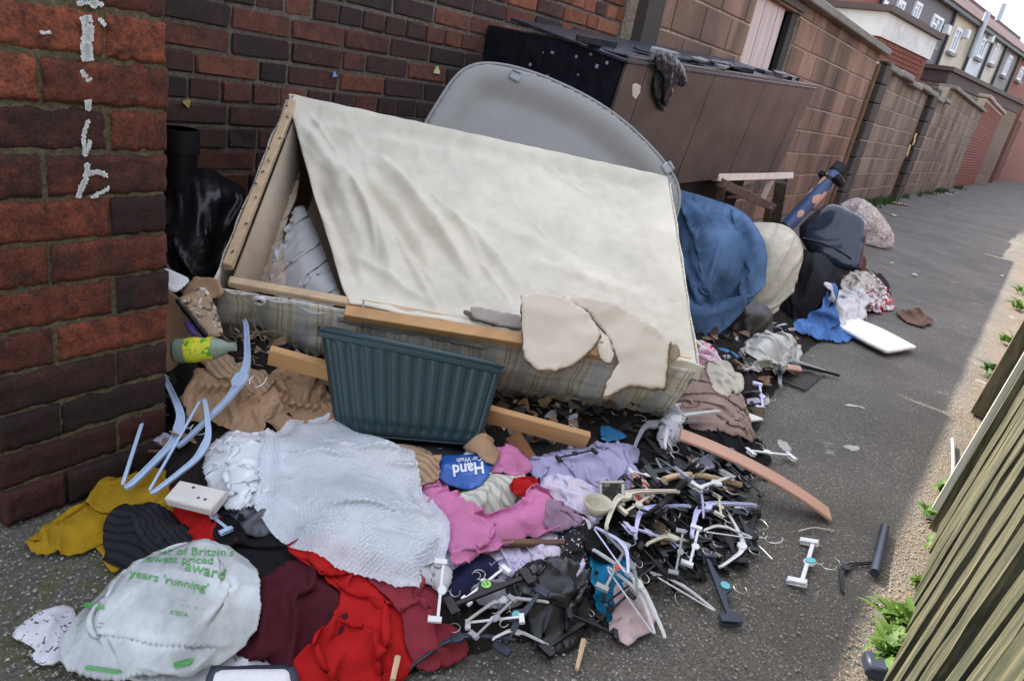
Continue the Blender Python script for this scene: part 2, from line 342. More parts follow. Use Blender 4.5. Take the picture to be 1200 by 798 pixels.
def blur(A, k, it=2):
    for _ in range(it):
        for ax in (0, 1):
            p = [(0, 0), (0, 0)]; p[ax] = (k + 1, k); c = np.cumsum(np.pad(A, p, mode='edge'), axis=ax)
            A = (np.take(c, range(2 * k + 1, c.shape[ax]), ax) - np.take(c, range(0, c.shape[ax] - 2 * k - 1), ax)) / (2 * k + 1)
    return A
ins0 = inside(gx, gy, hp).astype(float)
dm = np.clip((blur(ins0, 10, 2) - .25) / .6, 0, 1)
M0 = .062 * sm(dm) + .022 * sm((blur(ins0, 26, 2) - .55) / .45)
M0 = M0 + dm * (.022 * fbm(gx * 9, gy * 9, 4) + .012 * np.abs(fbm(gx * 30, gy * 30, 8)))
M0 = M0 + dm * (.13 * np.exp(-((gx - .95) ** 2 + (gy - 1.50) ** 2) / .27 ** 2))
M0 = np.maximum(M0, 0); Hm = M0.copy()
def samp(A, x, y):
    i = np.clip((np.asarray(x) - HX0) / HR, 0, NX - 1.001); j = np.clip((np.asarray(y) - HY0) / HR, 0, NY - 1.001)
    i0 = i.astype(int); j0 = j.astype(int); a = i - i0; b = j - j0
    return (A[i0, j0] * (1 - a) + A[i0 + 1, j0] * a) * (1 - b) + (A[i0, j0 + 1] * (1 - a) + A[i0 + 1, j0 + 1] * a) * b
def hit(x, y, A, lift=0.):
    r = ray(x, y); t = np.linspace(.45 / -r[2], 1.0 / -r[2] if r[2] < -.02 else 12, 900); p = CAM + t[:, None] * r
    k = np.nonzero(p[:, 2] <= samp(A, p[:, 0], p[:, 1]) + lift)[0]; return p[k[0]] if len(k) else gz(x, y, 0)
COV = np.zeros((NX, NY))
def stamp(v, cov=True):
    i = np.clip(((v[:, 0] - HX0) / HR).round().astype(int), 0, NX - 1); j = np.clip(((v[:, 1] - HY0) / HR).round().astype(int), 0, NY - 1)
    np.maximum.at(Hm, (i, j), v[:, 2])
    if cov: COV[i, j] = 1
SEED = [100]
def drape(p0, q, free, collide, grow, bend=.25, bend4=.1, iters=110, grav=(0, 0, -1.), gk=.0006, seed=0, amp=.004, pin=.5, nrm0=(0, 0, 1), rest=None):
    """let a sheet that is larger than the room it has settle into folds (distance constraints, gravity, contact);
    grow: per-edge function direction(2-d, in the sheet's rest plane) -> factor"""
    n = len(p0); q = np.asarray(q); e = np.vstack([q[:, [0, 1]], q[:, [1, 2]], q[:, [2, 3]], q[:, [3, 0]]]); e.sort(1); e = np.unique(e, axis=0); sh = np.vstack([q[:, [0, 2]], q[:, [1, 3]]])
    # two-apart neighbours along the grid lines
    ab = np.vstack([q[:, [0, 1]], q[:, [3, 2]]]); ab = np.unique(ab, axis=0); nx = np.full(n, -1); nx[ab[:, 0]] = ab[:, 1]; ad = np.vstack([q[:, [0, 3]], q[:, [1, 2]]]); ny_ = np.full(n, -1); ny_[ad[:, 0]] = ad[:, 1]
    b1 = np.nonzero((nx >= 0))[0]; b1 = b1[nx[nx[b1]] >= 0]; b1 = np.c_[b1, nx[nx[b1]]]; b2 = np.nonzero((ny_ >= 0))[0]; b2 = b2[ny_[ny_[b2]] >= 0]; b2 = np.c_[b2, ny_[ny_[b2]]]
    def chain(nb, m):
        c = np.arange(n)
        for _ in range(m): c = np.where(c >= 0, nb[c], -1)
        k_ = np.nonzero(c >= 0)[0]; return np.c_[k_, c[k_]]
    b3 = np.vstack([chain(nx, 4), chain(ny_, 4)])
    E = np.vstack([e, sh, b1, b2, b3]); k = np.r_[np.full(len(e), .95), np.full(len(sh), .25), np.full(len(b1) + len(b2), bend), np.full(len(b3), bend4)]
    rs = p0 if rest is None else rest; d0 = rs[E[:, 1]] - rs[E[:, 0]]; L0 = np.linalg.norm(d0, axis=1) * grow(d0, .5 * (rs[E[:, 1]] + rs[E[:, 0]])); k_b = np.arange(len(E)) >= len(e) + len(sh)
    L0 = np.where(k_b, L0 * .97, L0)
    cnt = np.bincount(E.ravel(), weights=np.repeat(k, 2).reshape(-1), minlength=n) + 1e-9
    rr = np.random.RandomState(seed); p = p0 + amp * np.outer(rr.randn(n), nrm0) + .25 * amp * rr.randn(n, 3); v = np.zeros_like(p); g = np.asarray(grav) * gk; w = np.where(free, 1., 1 - pin)[:, None]; dmp = .90
    I, J = E[:, 0], E[:, 1]
    for it in range(iters):
        old = p.copy(); p = p + v * dmp + g
        for _ in range(3):
            d = p[J] - p[I]; L = np.sqrt((d * d).sum(1)) + 1e-9; c = (k * .5 * (L - L0) / L)[:, None] * d
            D = np.stack([np.bincount(I, c[:, a], n) - np.bincount(J, c[:, a], n) for a in range(3)], 1); p = p + 1.9 * D / (cnt[:, None] * 1.0) * 1.0
        p = p * w + p0 * (1 - w) if it < iters * .8 else p
        p = collide(p); v = p - old; sp = np.linalg.norm(v, axis=1); v *= np.minimum(1, .006 / (sp + 1e-9))[:, None]
    return p
def relax(p, q, it=1, k=.4):
    n = len(p); q = np.asarray(q); e = np.vstack([q[:, [0, 1]], q[:, [1, 2]], q[:, [2, 3]], q[:, [3, 0]]]); I, J = e.T; c = np.bincount(I, minlength=n) + np.bincount(J, minlength=n)
    for _ in range(it): s = np.stack([np.bincount(I, p[J, a], n) + np.bincount(J, p[I, a], n) for a in range(3)], 1) / np.maximum(c, 1)[:, None]; p = p + k * (s - p)
    return p
def cloth(name, label, cat, px, m, lift=.0, puff=0., edge=.05, fold=(20, .014, .06), cr=(.008, .05), res=.007, group=None, rag=.004, flat=3, solid=.0022, parent=None, sm_k=1, grow=1.10, smooth=True, st=(1.42, 1.22), bend=.09, bend4=.0, gk=.00020, iters=85, keep=None, wob=1., rimsm=0):
    """a cloth, sheet or bag settling over whatever the heap holds so far; px outlines it where it lies"""
    SEED[0] += 13; s = SEED[0]
    A = blur(Hm, 5, 2); B = blur(Hm, flat, 2); B1 = blur(Hm, 1, 1)
    o = chaikin([hit(x, y, A, lift + puff * .35)[:2] for x, y in px], sm_k)
    c0 = o.mean(0); o = c0 + (o - c0) * grow; seg = np.cumsum(np.linalg.norm(o - np.roll(o, 1, 0), axis=1)); t = seg / .035
    o = o + (rag + .006) * wob * np.stack([pn(t, t * 0 + .3, s) + .5 * pn(t * 2.3, t * 0, s + 8), pn(t, t * 0 + 7.3, s + 1) + .5 * pn(t * 2.3, t * 0, s + 9)], 1)
    P, q, d = polyfill(o, res); x, y = P.T
    mx = max(d.max(), edge); pz = sm(d / mx) * .55 + .45 * np.sqrt(1 - (1 - np.clip(d / edge, 0, 1)) ** 2)
    z = np.maximum(samp(B, x, y), samp(B1, x, y) - .004) + .004 + lift * 1. + puff * pz
    # solid filling under the sheet: local raster of the support
    S0 = blur(Hm, 1, 1).copy(); ii_ = np.clip(((x - HX0) / HR).round().astype(int), 0, NX - 1); jj_ = np.clip(((y - HY0) / HR).round().astype(int), 0, NY - 1)
    core = z - .003 - .35 * (fold[1] + cr[0]); np.maximum.at(S0, (ii_, jj_), core * (d > .012)); S0 = blur(S0, 1, 1)
    p0 = np.stack([x, y, z + fold[1] * 1.1 * folds(x, y, fold[0], fold[2], s) + cr[0] * (crump(x, y, cr[1], s + 2) * 2 - .8)], 1)
    flat0 = np.stack([x, y, z], 1); c_, s_ = math.cos(math.radians(fold[0])), math.sin(math.radians(fold[0]))
    def gr(D, M): u = (D[:, 0] * c_ + D[:, 1] * s_) ** 2 / (D[:, 0] ** 2 + D[:, 1] ** 2 + 1e-12); return st[1] * u + st[0] * (1 - u)
    def col(p): p[:, 2] = np.maximum(p[:, 2], samp(S0, p[:, 0], p[:, 1]) + .003); return p
    v = drape(p0, q, d > 1e-4, col, gr, bend=bend, bend4=bend4, iters=iters, gk=gk, amp=.001, seed=s, pin=.12, rest=flat0)
    if smooth: v = relax(v, q, 1, .35)
    if rimsm:
        k_ = np.exp(-(d / .03) ** 2)[:, None]
        for _ in range(rimsm): v = v * (1 - k_) + relax(v, q, 1, .6) * k_
    v[:, 2] = np.maximum(v[:, 2], .003); stamp(v)
    if keep is not None: keep.append((v, q))
    if parent is not None: return part(name, v, q, m, parent, uv=P, solid=solid, label=label, smooth=smooth)
    return solo(name, v, q, m, label, cat, group, uv=P, solid=solid, smooth=smooth)
def puffy(name, label, cat, px, m, base, nor, thick, edge=.1, fold=(20, .014, .08), cr=(.008, .06), res=.012, group=None, parent=None, jag=.003, st=(1.30, 1.14), bend=.10, bend4=.0, gk=.00025, iters=80, sim=True, rnd_=.5):
    """a stuffed or crumpled solid whose outline stands in the plane (base, nor); bulges to both sides, its skin settles into folds"""
    SEED[0] += 13; s = SEED[0]; nor = nrm(nor); ax = nrm(np.cross((0, 0, 1), nor)); ay = np.cross(nor, ax); base = np.asarray(base, float)
    w = chaikin([onpl(x, y, base, nor) for x, y in px], 1); o = np.stack([(w - base) @ ax, (w - base) @ ay], 1)
    t = np.arange(len(o)) * .8; o = o + jag * np.stack([pn(t, t * 0 + .3, s), pn(t, t * 0 + 7.3, s + 1)], 1)
    P, q, d = polyfill(o, res); x, y = P.T; pz = np.clip(d / edge, 0, 1); pz = np.sqrt(1 - (1 - pz) ** 2); rim = d < 1e-6
    pz = rnd_ * pz + (1 - rnd_) * sm(d / max(d.max(), edge)); n1 = fold[1] * folds(x, y, fold[0], fold[2], s) + cr[0] * (crump(x, y, cr[1], s + 2) * 2 - .8)
    h0 = thick * pz; hgt = h0 + (.25 + .75 * sm(d / (edge * .6))) * n1 * (~rim)
    loc2w = lambda L: base + np.outer(L[:, 0], ax) + np.outer(L[:, 1], ay) + np.outer(L[:, 2], nor)
    if sim:
        lo = P.min(0); sh_ = np.ceil((P.max(0) - lo) / res).astype(int) + 2; R_ = np.zeros(sh_); i_ = ((P - lo) / res).round().astype(int); np.maximum.at(R_, (i_[:, 0], i_[:, 1]), h0 - .4 * fold[1])
        def col(L):
            a = np.clip((L[:, 0] - lo[0]) / res, 0, sh_[0] - 1.01); b = np.clip((L[:, 1] - lo[1]) / res, 0, sh_[1] - 1.01); a0 = a.astype(int); b0 = b.astype(int); a = a - a0; b = b - b0
            h = (R_[a0, b0] * (1 - a) + R_[a0 + 1, b0] * a) * (1 - b) + (R_[a0, b0 + 1] * (1 - a) + R_[a0 + 1, b0 + 1] * a) * b; L[:, 2] = np.maximum(L[:, 2], h); return L
        c_, s_ = math.cos(math.radians(fold[0])), math.sin(math.radians(fold[0]))
        def gr(D, M): u = (D[:, 0] * c_ + D[:, 1] * s_) ** 2 / (D[:, 0] ** 2 + D[:, 1] ** 2 + 1e-12); return st[1] * u + st[0] * (1 - u)
        L = drape(np.c_[P, hgt], q, ~rim, col, gr, bend=bend, bend4=bend4, iters=iters, gk=gk, amp=.001, seed=s, pin=1., grav=(0, -nor[2] * 0 - ay[2], -abs(nor[2])), rest=np.c_[P, h0]); L = relax(L, q, 1, .35); L[rim] = np.c_[P, h0 * 0][rim]
    else: L = np.c_[P, hgt]
    fr = loc2w(L); bk = loc2w(np.c_[P, -thick * .8 * pz])
    n = len(P); mp = np.arange(n) + n; mp[rim] = np.arange(n)[rim]; v = np.vstack([fr, bk]); q2 = mp[q][:, ::-1]
    v[:, 2] = np.maximum(v[:, 2], .005)
    if parent is None: stamp(fr)
    f = [tuple(a) for a in q] + [tuple(a) for a in q2]; used = np.unique(np.array(f)); re = np.full(2 * n, -1); re[used] = np.arange(len(used)); f = re[np.array(f)]; v = v[used]
    uv = np.vstack([P, P])[used]
    if parent is not None: return part(name, v, f, m, parent, uv=uv, label=label)
    return solo(name, v, f, m, label, cat, group, uv=uv)
def plate(name, px, m, parent, base, nor, th=.004, curl=.008, res=.008, jag=.004, label=None, cat=None, group=None, cs=.09, k=0):
    """a stiff torn sheet with sharp corners lying in the plane (base, nor)"""
    SEED[0] += 13; s = SEED[0]; nor = nrm(nor); ax = nrm(np.cross((0, 0, 1), nor)) if abs(nor[2]) < .98 else np.array([1., 0, 0]); ay = np.cross(nor, ax); base = np.asarray(base, float)
    w = np.array([onpl(x, y, base, nor) for x, y in px]); o = np.stack([(w - base) @ ax, (w - base) @ ay], 1)
    if k: o = chaikin(o, k)
    L_ = []
    for a, b in zip(o, np.roll(o, -1, 0)):
        n = max(2, int(np.linalg.norm(b - a) / .006)); L_.append(a + (b - a) * np.linspace(0, 1, n, endpoint=False)[:, None])
    o = np.vstack(L_); t = np.arange(len(o)) * .55; o = o + jag * np.stack([pn(t, t * 0 + .3, s), pn(t, t * 0 + 7.3, s + 1)], 1)
    P, q, d = polyfill(o, res); h = curl * fbm(P[:, 0] / cs, P[:, 1] / cs, s, 2)
    v = base + np.outer(P[:, 0], ax) + np.outer(P[:, 1], ay) + np.outer(h, nor)
    if parent is not None: return part(name, v, q, m, parent, uv=P, solid=th, label=label)
    stamp(v); return solo(name, v, q, m, label, cat, group, uv=P, solid=th)
def raster(vq, cell=.003):
    """fine height map of one draped sheet, for prints that follow it"""
    v, q = vq; q = np.asarray(q); a, b, c, d = [v[q[:, k]] for k in range(4)]; pts = []
    for u in np.linspace(0, 1, 5):
        for w in np.linspace(0, 1, 5): pts.append((a * (1 - u) + b * u) * (1 - w) + (d * (1 - u) + c * u) * w)
    p = np.vstack(pts); lo = p[:, :2].min(0) - .01; n = np.ceil((p[:, :2].max(0) + .01 - lo) / cell).astype(int) + 1; R = np.zeros(n); i = ((p[:, :2] - lo) / cell).astype(int); np.maximum.at(R, (i[:, 0], i[:, 1]), p[:, 2]); R = blur(R, 1, 1)
    def at(x, y):
        a = np.clip((x - lo[0]) / cell, 0, n[0] - 1.01); b = np.clip((y - lo[1]) / cell, 0, n[1] - 1.01); ok = (x > lo[0]) & (y > lo[1]) & (x < lo[0] + cell * (n[0] - 1)) & (y < lo[1] + cell * (n[1] - 1)); a0 = a.astype(int); b0 = b.astype(int); a = a - a0; b = b - b0
        return np.where(ok, (R[a0, b0] * (1 - a) + R[a0 + 1, b0] * a) * (1 - b) + (R[a0, b0 + 1] * (1 - a) + R[a0 + 1, b0 + 1] * a) * b, 0)
    return at
def onsheet(at, X, Y, off=.0015):
    out = []
    for x, y in zip(X, Y):
        r = ray(x, y); t = np.linspace(.6, 2.4, 1600); p = CAM + t[:, None] * r; k = np.nonzero(p[:, 2] <= at(p[:, 0], p[:, 1]) + off)[0]; out.append(p[k[0]] if len(k) else gz(x, y, .01))
    return np.array(out)
def print_px(at, p1, p2, vs):
    p1, p2 = np.array(p1, float), np.array(p2, float); d = p2 - p1; n_ = np.array([d[1], -d[0]]) * vs
    return lambda u, v: onsheet(at, p1[0] + d[0] * u + n_[0] * v, p1[1] + d[1] * u + n_[1] * v)
def text(s, m, parent, place, size=1., name='lettering', label=None, weight=.012):
    """flat lettering; place maps (u,v) of the text (u 0..1 along, v in the same unit) to world"""
    c = bpy.data.curves.new('t', 'FONT'); c.body = s; c.size = 1; c.resolution_u = 2; c.offset = weight; o = bpy.data.objects.new('t', c); COL.objects.link(o)
    dg = bpy.context.evaluated_depsgraph_get(); dg.update(); me = bpy.data.meshes.new_from_object(o.evaluated_get(dg)); bpy.data.objects.remove(o)
    import bmesh
    bm = bmesh.new(); bm.from_mesh(me); bmesh.ops.triangulate(bm, faces=bm.faces[:]); bmesh.ops.subdivide_edges(bm, edges=[e for e in bm.edges if e.calc_length() > .25], cuts=1, use_grid_fill=False); bmesh.ops.triangulate(bm, faces=bm.faces[:]); bm.to_mesh(me); bm.free()
    v = np.array([k.co[:] for k in me.vertices]); f = [tuple(p.vertices) for p in me.polygons]; w = v[:, 0].max() - v[:, 0].min(); v = (v - [v[:, 0].min(), 0, 0]) / w
    return part(name, place(v[:, 0], v[:, 1]), f, m, parent, smooth=False, label=label)
# ------------------------------------------------------------------ ground
def ground_mat():
    m = bpy.data.materials.new('tarmac'); m.use_nodes = True; n = m.node_tree.nodes; L = m.node_tree.links; b = n['Principled BSDF']; b.inputs['Roughness'].default_value = .88
    ge = n.new('ShaderNodeNewGeometry'); pos = ge.outputs['Position']
    def noise(s, d=6, r=.6, vec=pos):
        k = n.new('ShaderNodeTexNoise'); k.inputs['Scale'].default_value = s; k.inputs['Detail'].default_value = d; k.inputs['Roughness'].default_value = r; L.new(vec, k.inputs['Vector']); return k.outputs[0]
    def ramp(src, p0, p1, c0, c1):
        k = n.new('ShaderNodeValToRGB'); e = k.color_ramp.elements; e[0].position = p0; e[1].position = p1
        e[0].color = (*c0, 1) if not np.isscalar(c0) else (c0, c0, c0, 1); e[1].color = (*c1, 1) if not np.isscalar(c1) else (c1, c1, c1, 1); L.new(src, k.inputs[0]); return k.outputs[0]
    def mix(f, a, c):
        k = n.new('ShaderNodeMix'); k.data_type = 'RGBA'
        if np.isscalar(f): k.inputs[0].default_value = f
        else: L.new(f, k.inputs[0])
        for i, s in ((6, a), (7, c)):
            if isinstance(s, tuple): k.inputs[i].default_value = (*s, 1)
            else: L.new(s, k.inputs[i])
        return k.outputs[2]
    def mul(a, c):
        k = n.new('ShaderNodeMath'); k.operation = 'MULTIPLY'
        for i, s in ((0, a), (1, c)):
            if np.isscalar(s): k.inputs[i].default_value = s
            else: L.new(s, k.inputs[i])
        return k.outputs[0]
    base = ramp(noise(1.6), .35, .68, (.125, .112, .094), (.26, .232, .195))
    base = mix(ramp(noise(170, 5, .85), .40, .56, 0, .9), base, (.060, .054, .046))
    vo = n.new('ShaderNodeTexVoronoi'); vo.inputs['Scale'].default_value = 130; vo.feature = 'F1'; L.new(pos, vo.inputs['Vector'])
    st = ramp(vo.outputs['Distance'], .22, .42, 1, 0)
    pick = n.new('ShaderNodeSeparateColor'); L.new(vo.outputs['Color'], pick.inputs[0])
    pk = ramp(pick.outputs[0], .34, .40, 0, 1)
    worn = ramp(noise(3.2, 4), .40, .60, .4, 1)
    stone = ramp(pick.outputs[1], .2, .9, (.12, .11, .095), (.46, .43, .38))
    col = mix(mul(mul(st, pk), worn), base, stone)
    # moss beside the pier, yellow-green
    sp = n.new('ShaderNodeSeparateXYZ'); L.new(pos, sp.inputs[0])
    dv = n.new('ShaderNodeVectorMath'); dv.operation = 'DISTANCE'; L.new(pos, dv.inputs[0]); dv.inputs[1].default_value = (.36, 1.08, 0)
    ms = mul(ramp(dv.outputs['Value'], .05, .42, 1, 0), ramp(noise(26, 5, .7), .44, .58, 0, .75)); col = mix(ms, col, (.085, .10, .022))
    # sandy dirt gathered along the fence foot
    wob = n.new('ShaderNodeMath'); wob.operation = 'MULTIPLY_ADD'; L.new(noise(7, 6, .7), wob.inputs[0]); wob.inputs[1].default_value = .30; L.new(sp.outputs[1], wob.inputs[2])
    dm_ = ramp(wob.outputs[0], .055, .13, 1, 0); dirt = ramp(noise(60, 6, .8), .35, .66, (.06, .043, .026), (.27, .20, .125)); col = mix(mul(dm_, .5), col, dirt)
    # droppings and old plaster smears
    sm_ = ramp(noise(5.2, 9, .72), .62, .68, 0, .6); col = mix(sm_, col, (.42, .42, .40))
    # green damp line at the far wall foot
    gr = n.new('ShaderNodeMath'); gr.operation = 'MULTIPLY_ADD'; L.new(noise(3, 5, .7), gr.inputs[0]); gr.inputs[1].default_value = -.9; L.new(sp.outputs[1], gr.inputs[2])
    col = mix(ramp(gr.outputs[0], 1.30, 1.75, 0, .7), col, (.075, .080, .035))
    L.new(col, b.inputs['Base Color'])
    ad = n.new('ShaderNodeMath'); ad.operation = 'ADD'; L.new(mul(mul(st, pk), .8), ad.inputs[0]); L.new(noise(150, 6, .8), ad.inputs[1])
    bp = n.new('ShaderNodeBump'); bp.inputs['Strength'].default_value = .8; bp.inputs['Distance'].default_value = .006; L.new(ad.outputs[0], bp.inputs['Height']); L.new(bp.outputs[0], b.inputs['Normal'])
    return m
GM = ground_mat()
xs = np.r_[-60, -20, -6, -2, np.arange(-1, 6, .05), np.arange(6, 20, .5), np.arange(20, 60, 4), 80, 200, 600]; ys = np.r_[-300, -60, -20, -6, -2, np.arange(-1, 2.5, .05), 3, 5, 10, 30, 100, 400]
X, Y = np.meshgrid(xs, ys, indexing='ij'); Z = .006 * fbm(X * 1.7, Y * 1.7, 3) * (np.abs(Y) < 2.4) * (X < 40) - .006
f = [(i * len(ys) + j, (i + 1) * len(ys) + j, (i + 1) * len(ys) + j + 1, i * len(ys) + j + 1) for i in range(len(xs) - 1) for j in range(len(ys) - 1)]
put('alley_ground', mesh('alley_ground', np.stack([X.ravel(), Y.ravel(), Z.ravel()], 1), f, GM), kind='structure')
# loose chippings of the worn surface
pb = np.random.RandomState(3); V_, Q_ = [], []; nb = 0
oct_ = np.array([(1, 0, 0), (.3, .9, 0), (-.8, .6, 0), (-.8, -.6, 0), (.3, -.9, 0), (.1, 0, .6)]); of = [(0, 1, 5), (1, 2, 5), (2, 3, 5), (3, 4, 5), (4, 0, 5)]
def pebbles(name, label, nn, xr, yr, szr, m, seed, excl=True, power=1.):
    pb = np.random.RandomState(seed); V_ = []; Q_ = []; k = 0
    for _ in range(nn):
        x = xr[0] + (xr[1] - xr[0]) * pb.rand() ** power; y = yr[0] + (yr[1] - yr[0]) * pb.rand()
        if excl and samp(M0, x, y) > .03: continue
        s = szr[0] + (szr[1] - szr[0]) * pb.rand() ** 2; a = pb.rand() * 6.3; c, q = math.cos(a), math.sin(a)
        v = oct_ * s * (.7 + .6 * pb.rand(6, 1)) * [1, .8, .7]; v = v @ np.array([[c, q, 0], [-q, c, 0], [0, 0, 1]]) + [x, y, -.002]
        V_.append(v); Q_ += [tuple(i + k for i in t) for t in of]; k += 6
    return put(name, mesh(name, np.vstack(V_), Q_, m, smooth=False), kind='stuff', label=label)
PM = mat('chippings', (.30, .28, .245), rough=.85, var=.55, vscale=160)
pebbles('chippings', 'pale stone chippings showing in the worn tarmac surface', 22000, (.1, 5.0), (.0, 1.35), (.0012, .0044), PM, 5, True, 1.9)
DM = brick_mat('grit', [(.07, .05, .03), (.17, .12, .07), (.34, .27, .19)], bump=.2, soot=.1, scale=170)
pebbles('grit', 'sandy grit and broken stone gathered along the fence foot', 5000, (.5, 4.2), (-.12, -.01), (.001, .0042), DM, 6, False, 1.3)

# ------------------------------------------------------------------ bricks
def brick_protos(n, m, jit, bev, sub=False):
    out = []
    for k in range(n):
        r = np.random.RandomState(50 + k); v, f = cham((1, 1, 1), .5)
        v, f = cham((2, .9, .62), bev); v = v / [2, .9, .62]                       # unit brick
        v = v + (r.rand(*v.shape) - .5) * jit * [.35, 1, 1.1]
        out.append(mesh('brick', v, f, m, smooth=False))
    return out
def pier_protos(n, m):
    """worn bricks close to the camera: rounded, chipped faces"""
    out = []
    for k in range(n):
        r = 70 + k * 9; nx, nz = 26, 10; xs = np.linspace(-.5, .5, nx); zs = np.linspace(-.5, .5, nz); X, Z = np.meshgrid(xs, zs, indexing='ij')
        e = np.minimum(.5 - np.abs(X), (.5 - np.abs(Z)) * .34); ed = 1 - sm(e / .05)
        yv = -.5 + .055 * ed + .022 * fbm(X * 5 + r, Z * 2.2, r) + .022 * np.abs(fbm(X * 14, Z * 5, r + 7)) + .06 * np.maximum(0, fbm(X * 7, Z * 3, r + 4) - .45)
        X2 = X + .012 * pn(Z * 5, X * 2, r + 1); Z2 = Z + .06 * pn(X * 6, Z * 2, r + 2) + .03 * pn(X * 17, Z * 2, r + 6)
        v = np.stack([X2.ravel(), yv.ravel(), Z2.ravel()], 1); q = [(i * nz + j, (i + 1) * nz + j, (i + 1) * nz + j + 1, i * nz + j + 1) for i in range(nx - 1) for j in range(nz - 1)]
        rim = [i * nz for i in range(nx)] + [(nx - 1) * nz + j for j in range(1, nz)] + [i * nz + nz - 1 for i in range(nx - 2, -1, -1)] + [j for j in range(nz - 2, 0, -1)]
        b = v[rim].copy(); b[:, 1] = .5; k0 = len(v); v = np.vstack([v, b]); m_ = len(rim)
        q += [(rim[i], k0 + i, k0 + (i + 1) % m_, rim[(i + 1) % m_]) for i in range(m_)]
        q = [tuple(a) for a in q] + [tuple(range(k0, k0 + m_))]
        out.append(mesh('brick', v, q, m, smooth=True))
    return out
def lay(par, protos, rnd, x, y, z, l, d, h, yaw=0., name='brick', jit=.002):
    o = bpy.data.objects.new(name, protos[rnd.randint(len(protos))]); COL.objects.link(o); o.parent = par
    o.location = (x, y, z); o.scale = (l * (1 if rnd.rand() < .5 else -1), d, h * 1.0); o.rotation_euler = ((rnd.rand() - .5) * .02, (rnd.rand() - .5) * .012, yaw + (rnd.rand() - .5) * .012); return o
def mortar(name, rgb, moss=0.0):
    return brick_mat(name, [tuple(c * .6 for c in rgb), rgb], bump=1., soot=.65, scale=22)
BM = brick_mat('old_brick', [(.040, .029, .027), (.060, .035, .030), (.08, .039, .033), (.14, .054, .038), (.20, .075, .047)], soot=.55, scale=11)
BMo = brick_mat('orange_brick', [(.10, .04, .03), (.17, .06, .035), (.26, .085, .045), (.30, .13, .08)], soot=.35, scale=11)
BP = brick_mat('pier_brick', [(.045, .024, .022), (.09, .034, .026), (.17, .050, .032), (.27, .072, .038), (.34, .10, .052)], soot=.85, scale=13, bump=1.)
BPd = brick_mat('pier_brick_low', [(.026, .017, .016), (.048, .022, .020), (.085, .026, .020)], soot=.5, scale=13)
MO = mortar('mortar', (.26, .22, .175)); MOP = mortar('pier_mortar', (.17, .145, .082))

# near brick wall of the yard, behind the heap
WY = 2.25; rnd = np.random.RandomState(11); CH = .0775
bw = thing('brick_wall', 'tall old dark red brick wall standing behind the mattress base', 'wall', (2.3, WY, 0))
g = G().box((1.35, WY + .136, 1.03), (5.1, .22, 2.06)); g.part('mortar_bed', MO, bw)
pr_ = brick_protos(9, BM, .085, .055); pro = brick_protos(5, BMo, .085, .055)
rest = G(); cnt = 0
for r in range(26):
    z = .045 + r * CH; x = -1.15 + (.12 if r % 2 else 0); header = r % 4 == 1
    while x < 3.86:
        l = .104 if (header or rnd.rand() < .12) else .222
        l = min(l, 3.88 - x); 
        if l < .03: break
        xc = x + l / 2
        d = .1; yy = WY + .02 + d / 2 - .006 * rnd.rand()
        if 1.05 < xc < 3.9 and .33 < z < 1.52 - .0:
            if not (abs(xc - 1.62) < .10 and abs(z - 1.04) < .03):               # one brick has lost its face
                orange = xc > 2.75 and rnd.rand() < .75
                lay(bw, pro if orange else pr_, rnd, xc - 2.3, yy - WY, z, l, d, CH - .012); cnt += 1
            else: lay(bw, pr_, rnd, xc - 2.3, yy - WY + .003, z, l, d, CH - .016)
        else: rest.box((xc, yy, z), (l, d, CH - .012))
        x += l + .011
rest.part('brick_courses', BM, bw, kind='stuff', smooth=False)
G().box((1.35, WY + .13, 2.09), (5.12, .34, .06)).part('coping', mat('concrete', (.20, .19, .17), bump=.8, bscale=90, dirt=.6), bw)
# paint spot and yellow lichen
for (px_, r_, c_) in (((512, 83), .016, (.62, .60, .30)), ((219, 121), .012, (.50, .33, .10)), ((392, 88), .009, (.25, .28, .6))):
    p = onY(*px_, WY + .008); a = np.linspace(0, 6.28, 11)[:-1]; o2 = np.c_[np.cos(a), np.sin(a)] * r_ * (1 + .35 * np.sin(a * 3 + px_[0]))[:, None]
    G().prism(o2, .006, p, frame((1, 0, 0), (0, -1, 0))).part('paint_spot', mat('spot%d' % px_[0], c_, var=.3, vscale=60), bw)

# ------------------------------------------------------------------ pier
rnd = np.random.RandomState(5); yaw = math.radians(4); PX, PY = .722, 1.372
pier = thing('brick_pier', 'weathered red brick pier end in the left foreground with white paint drips', 'pier', (PX, PY, 0)); pier.rotation_euler = (0, 0, yaw)
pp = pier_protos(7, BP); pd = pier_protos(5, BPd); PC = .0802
def plocal(g, name, m, **k):                                   # local metres relative to the pier's corner
    return put(name, mesh(name, g.V(), g.f, m, smooth=k.get('smooth', False)), pier, label=k.get('label'), kind=k.get('kind'))
plocal(G().box((-.1645, .4365, .97), (.324, .865, 1.94)), 'mortar_core', MOP)
Dp = .104
for r in range(24):
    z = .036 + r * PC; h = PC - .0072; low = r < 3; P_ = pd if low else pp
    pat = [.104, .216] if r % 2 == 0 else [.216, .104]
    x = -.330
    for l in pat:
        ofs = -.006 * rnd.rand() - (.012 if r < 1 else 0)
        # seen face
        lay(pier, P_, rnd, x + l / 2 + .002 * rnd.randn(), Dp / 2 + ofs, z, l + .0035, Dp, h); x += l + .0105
    y = Dp + .011
    while y < .80:                                            # returns down both flanks
        l = .216 if (r + int(y * 10)) % 2 else .104
        for sx in (-.330 + Dp / 2, -.0 - Dp / 2 + .001):
            lay(pier, P_, rnd, sx, y + l / 2, z, l, Dp, h, math.pi / 2)
        y += l + .0105
plocal(G().box((-.163, .42, 1.97), (.36, .9, .06), bev=.008), 'coping', MATS['concrete'])
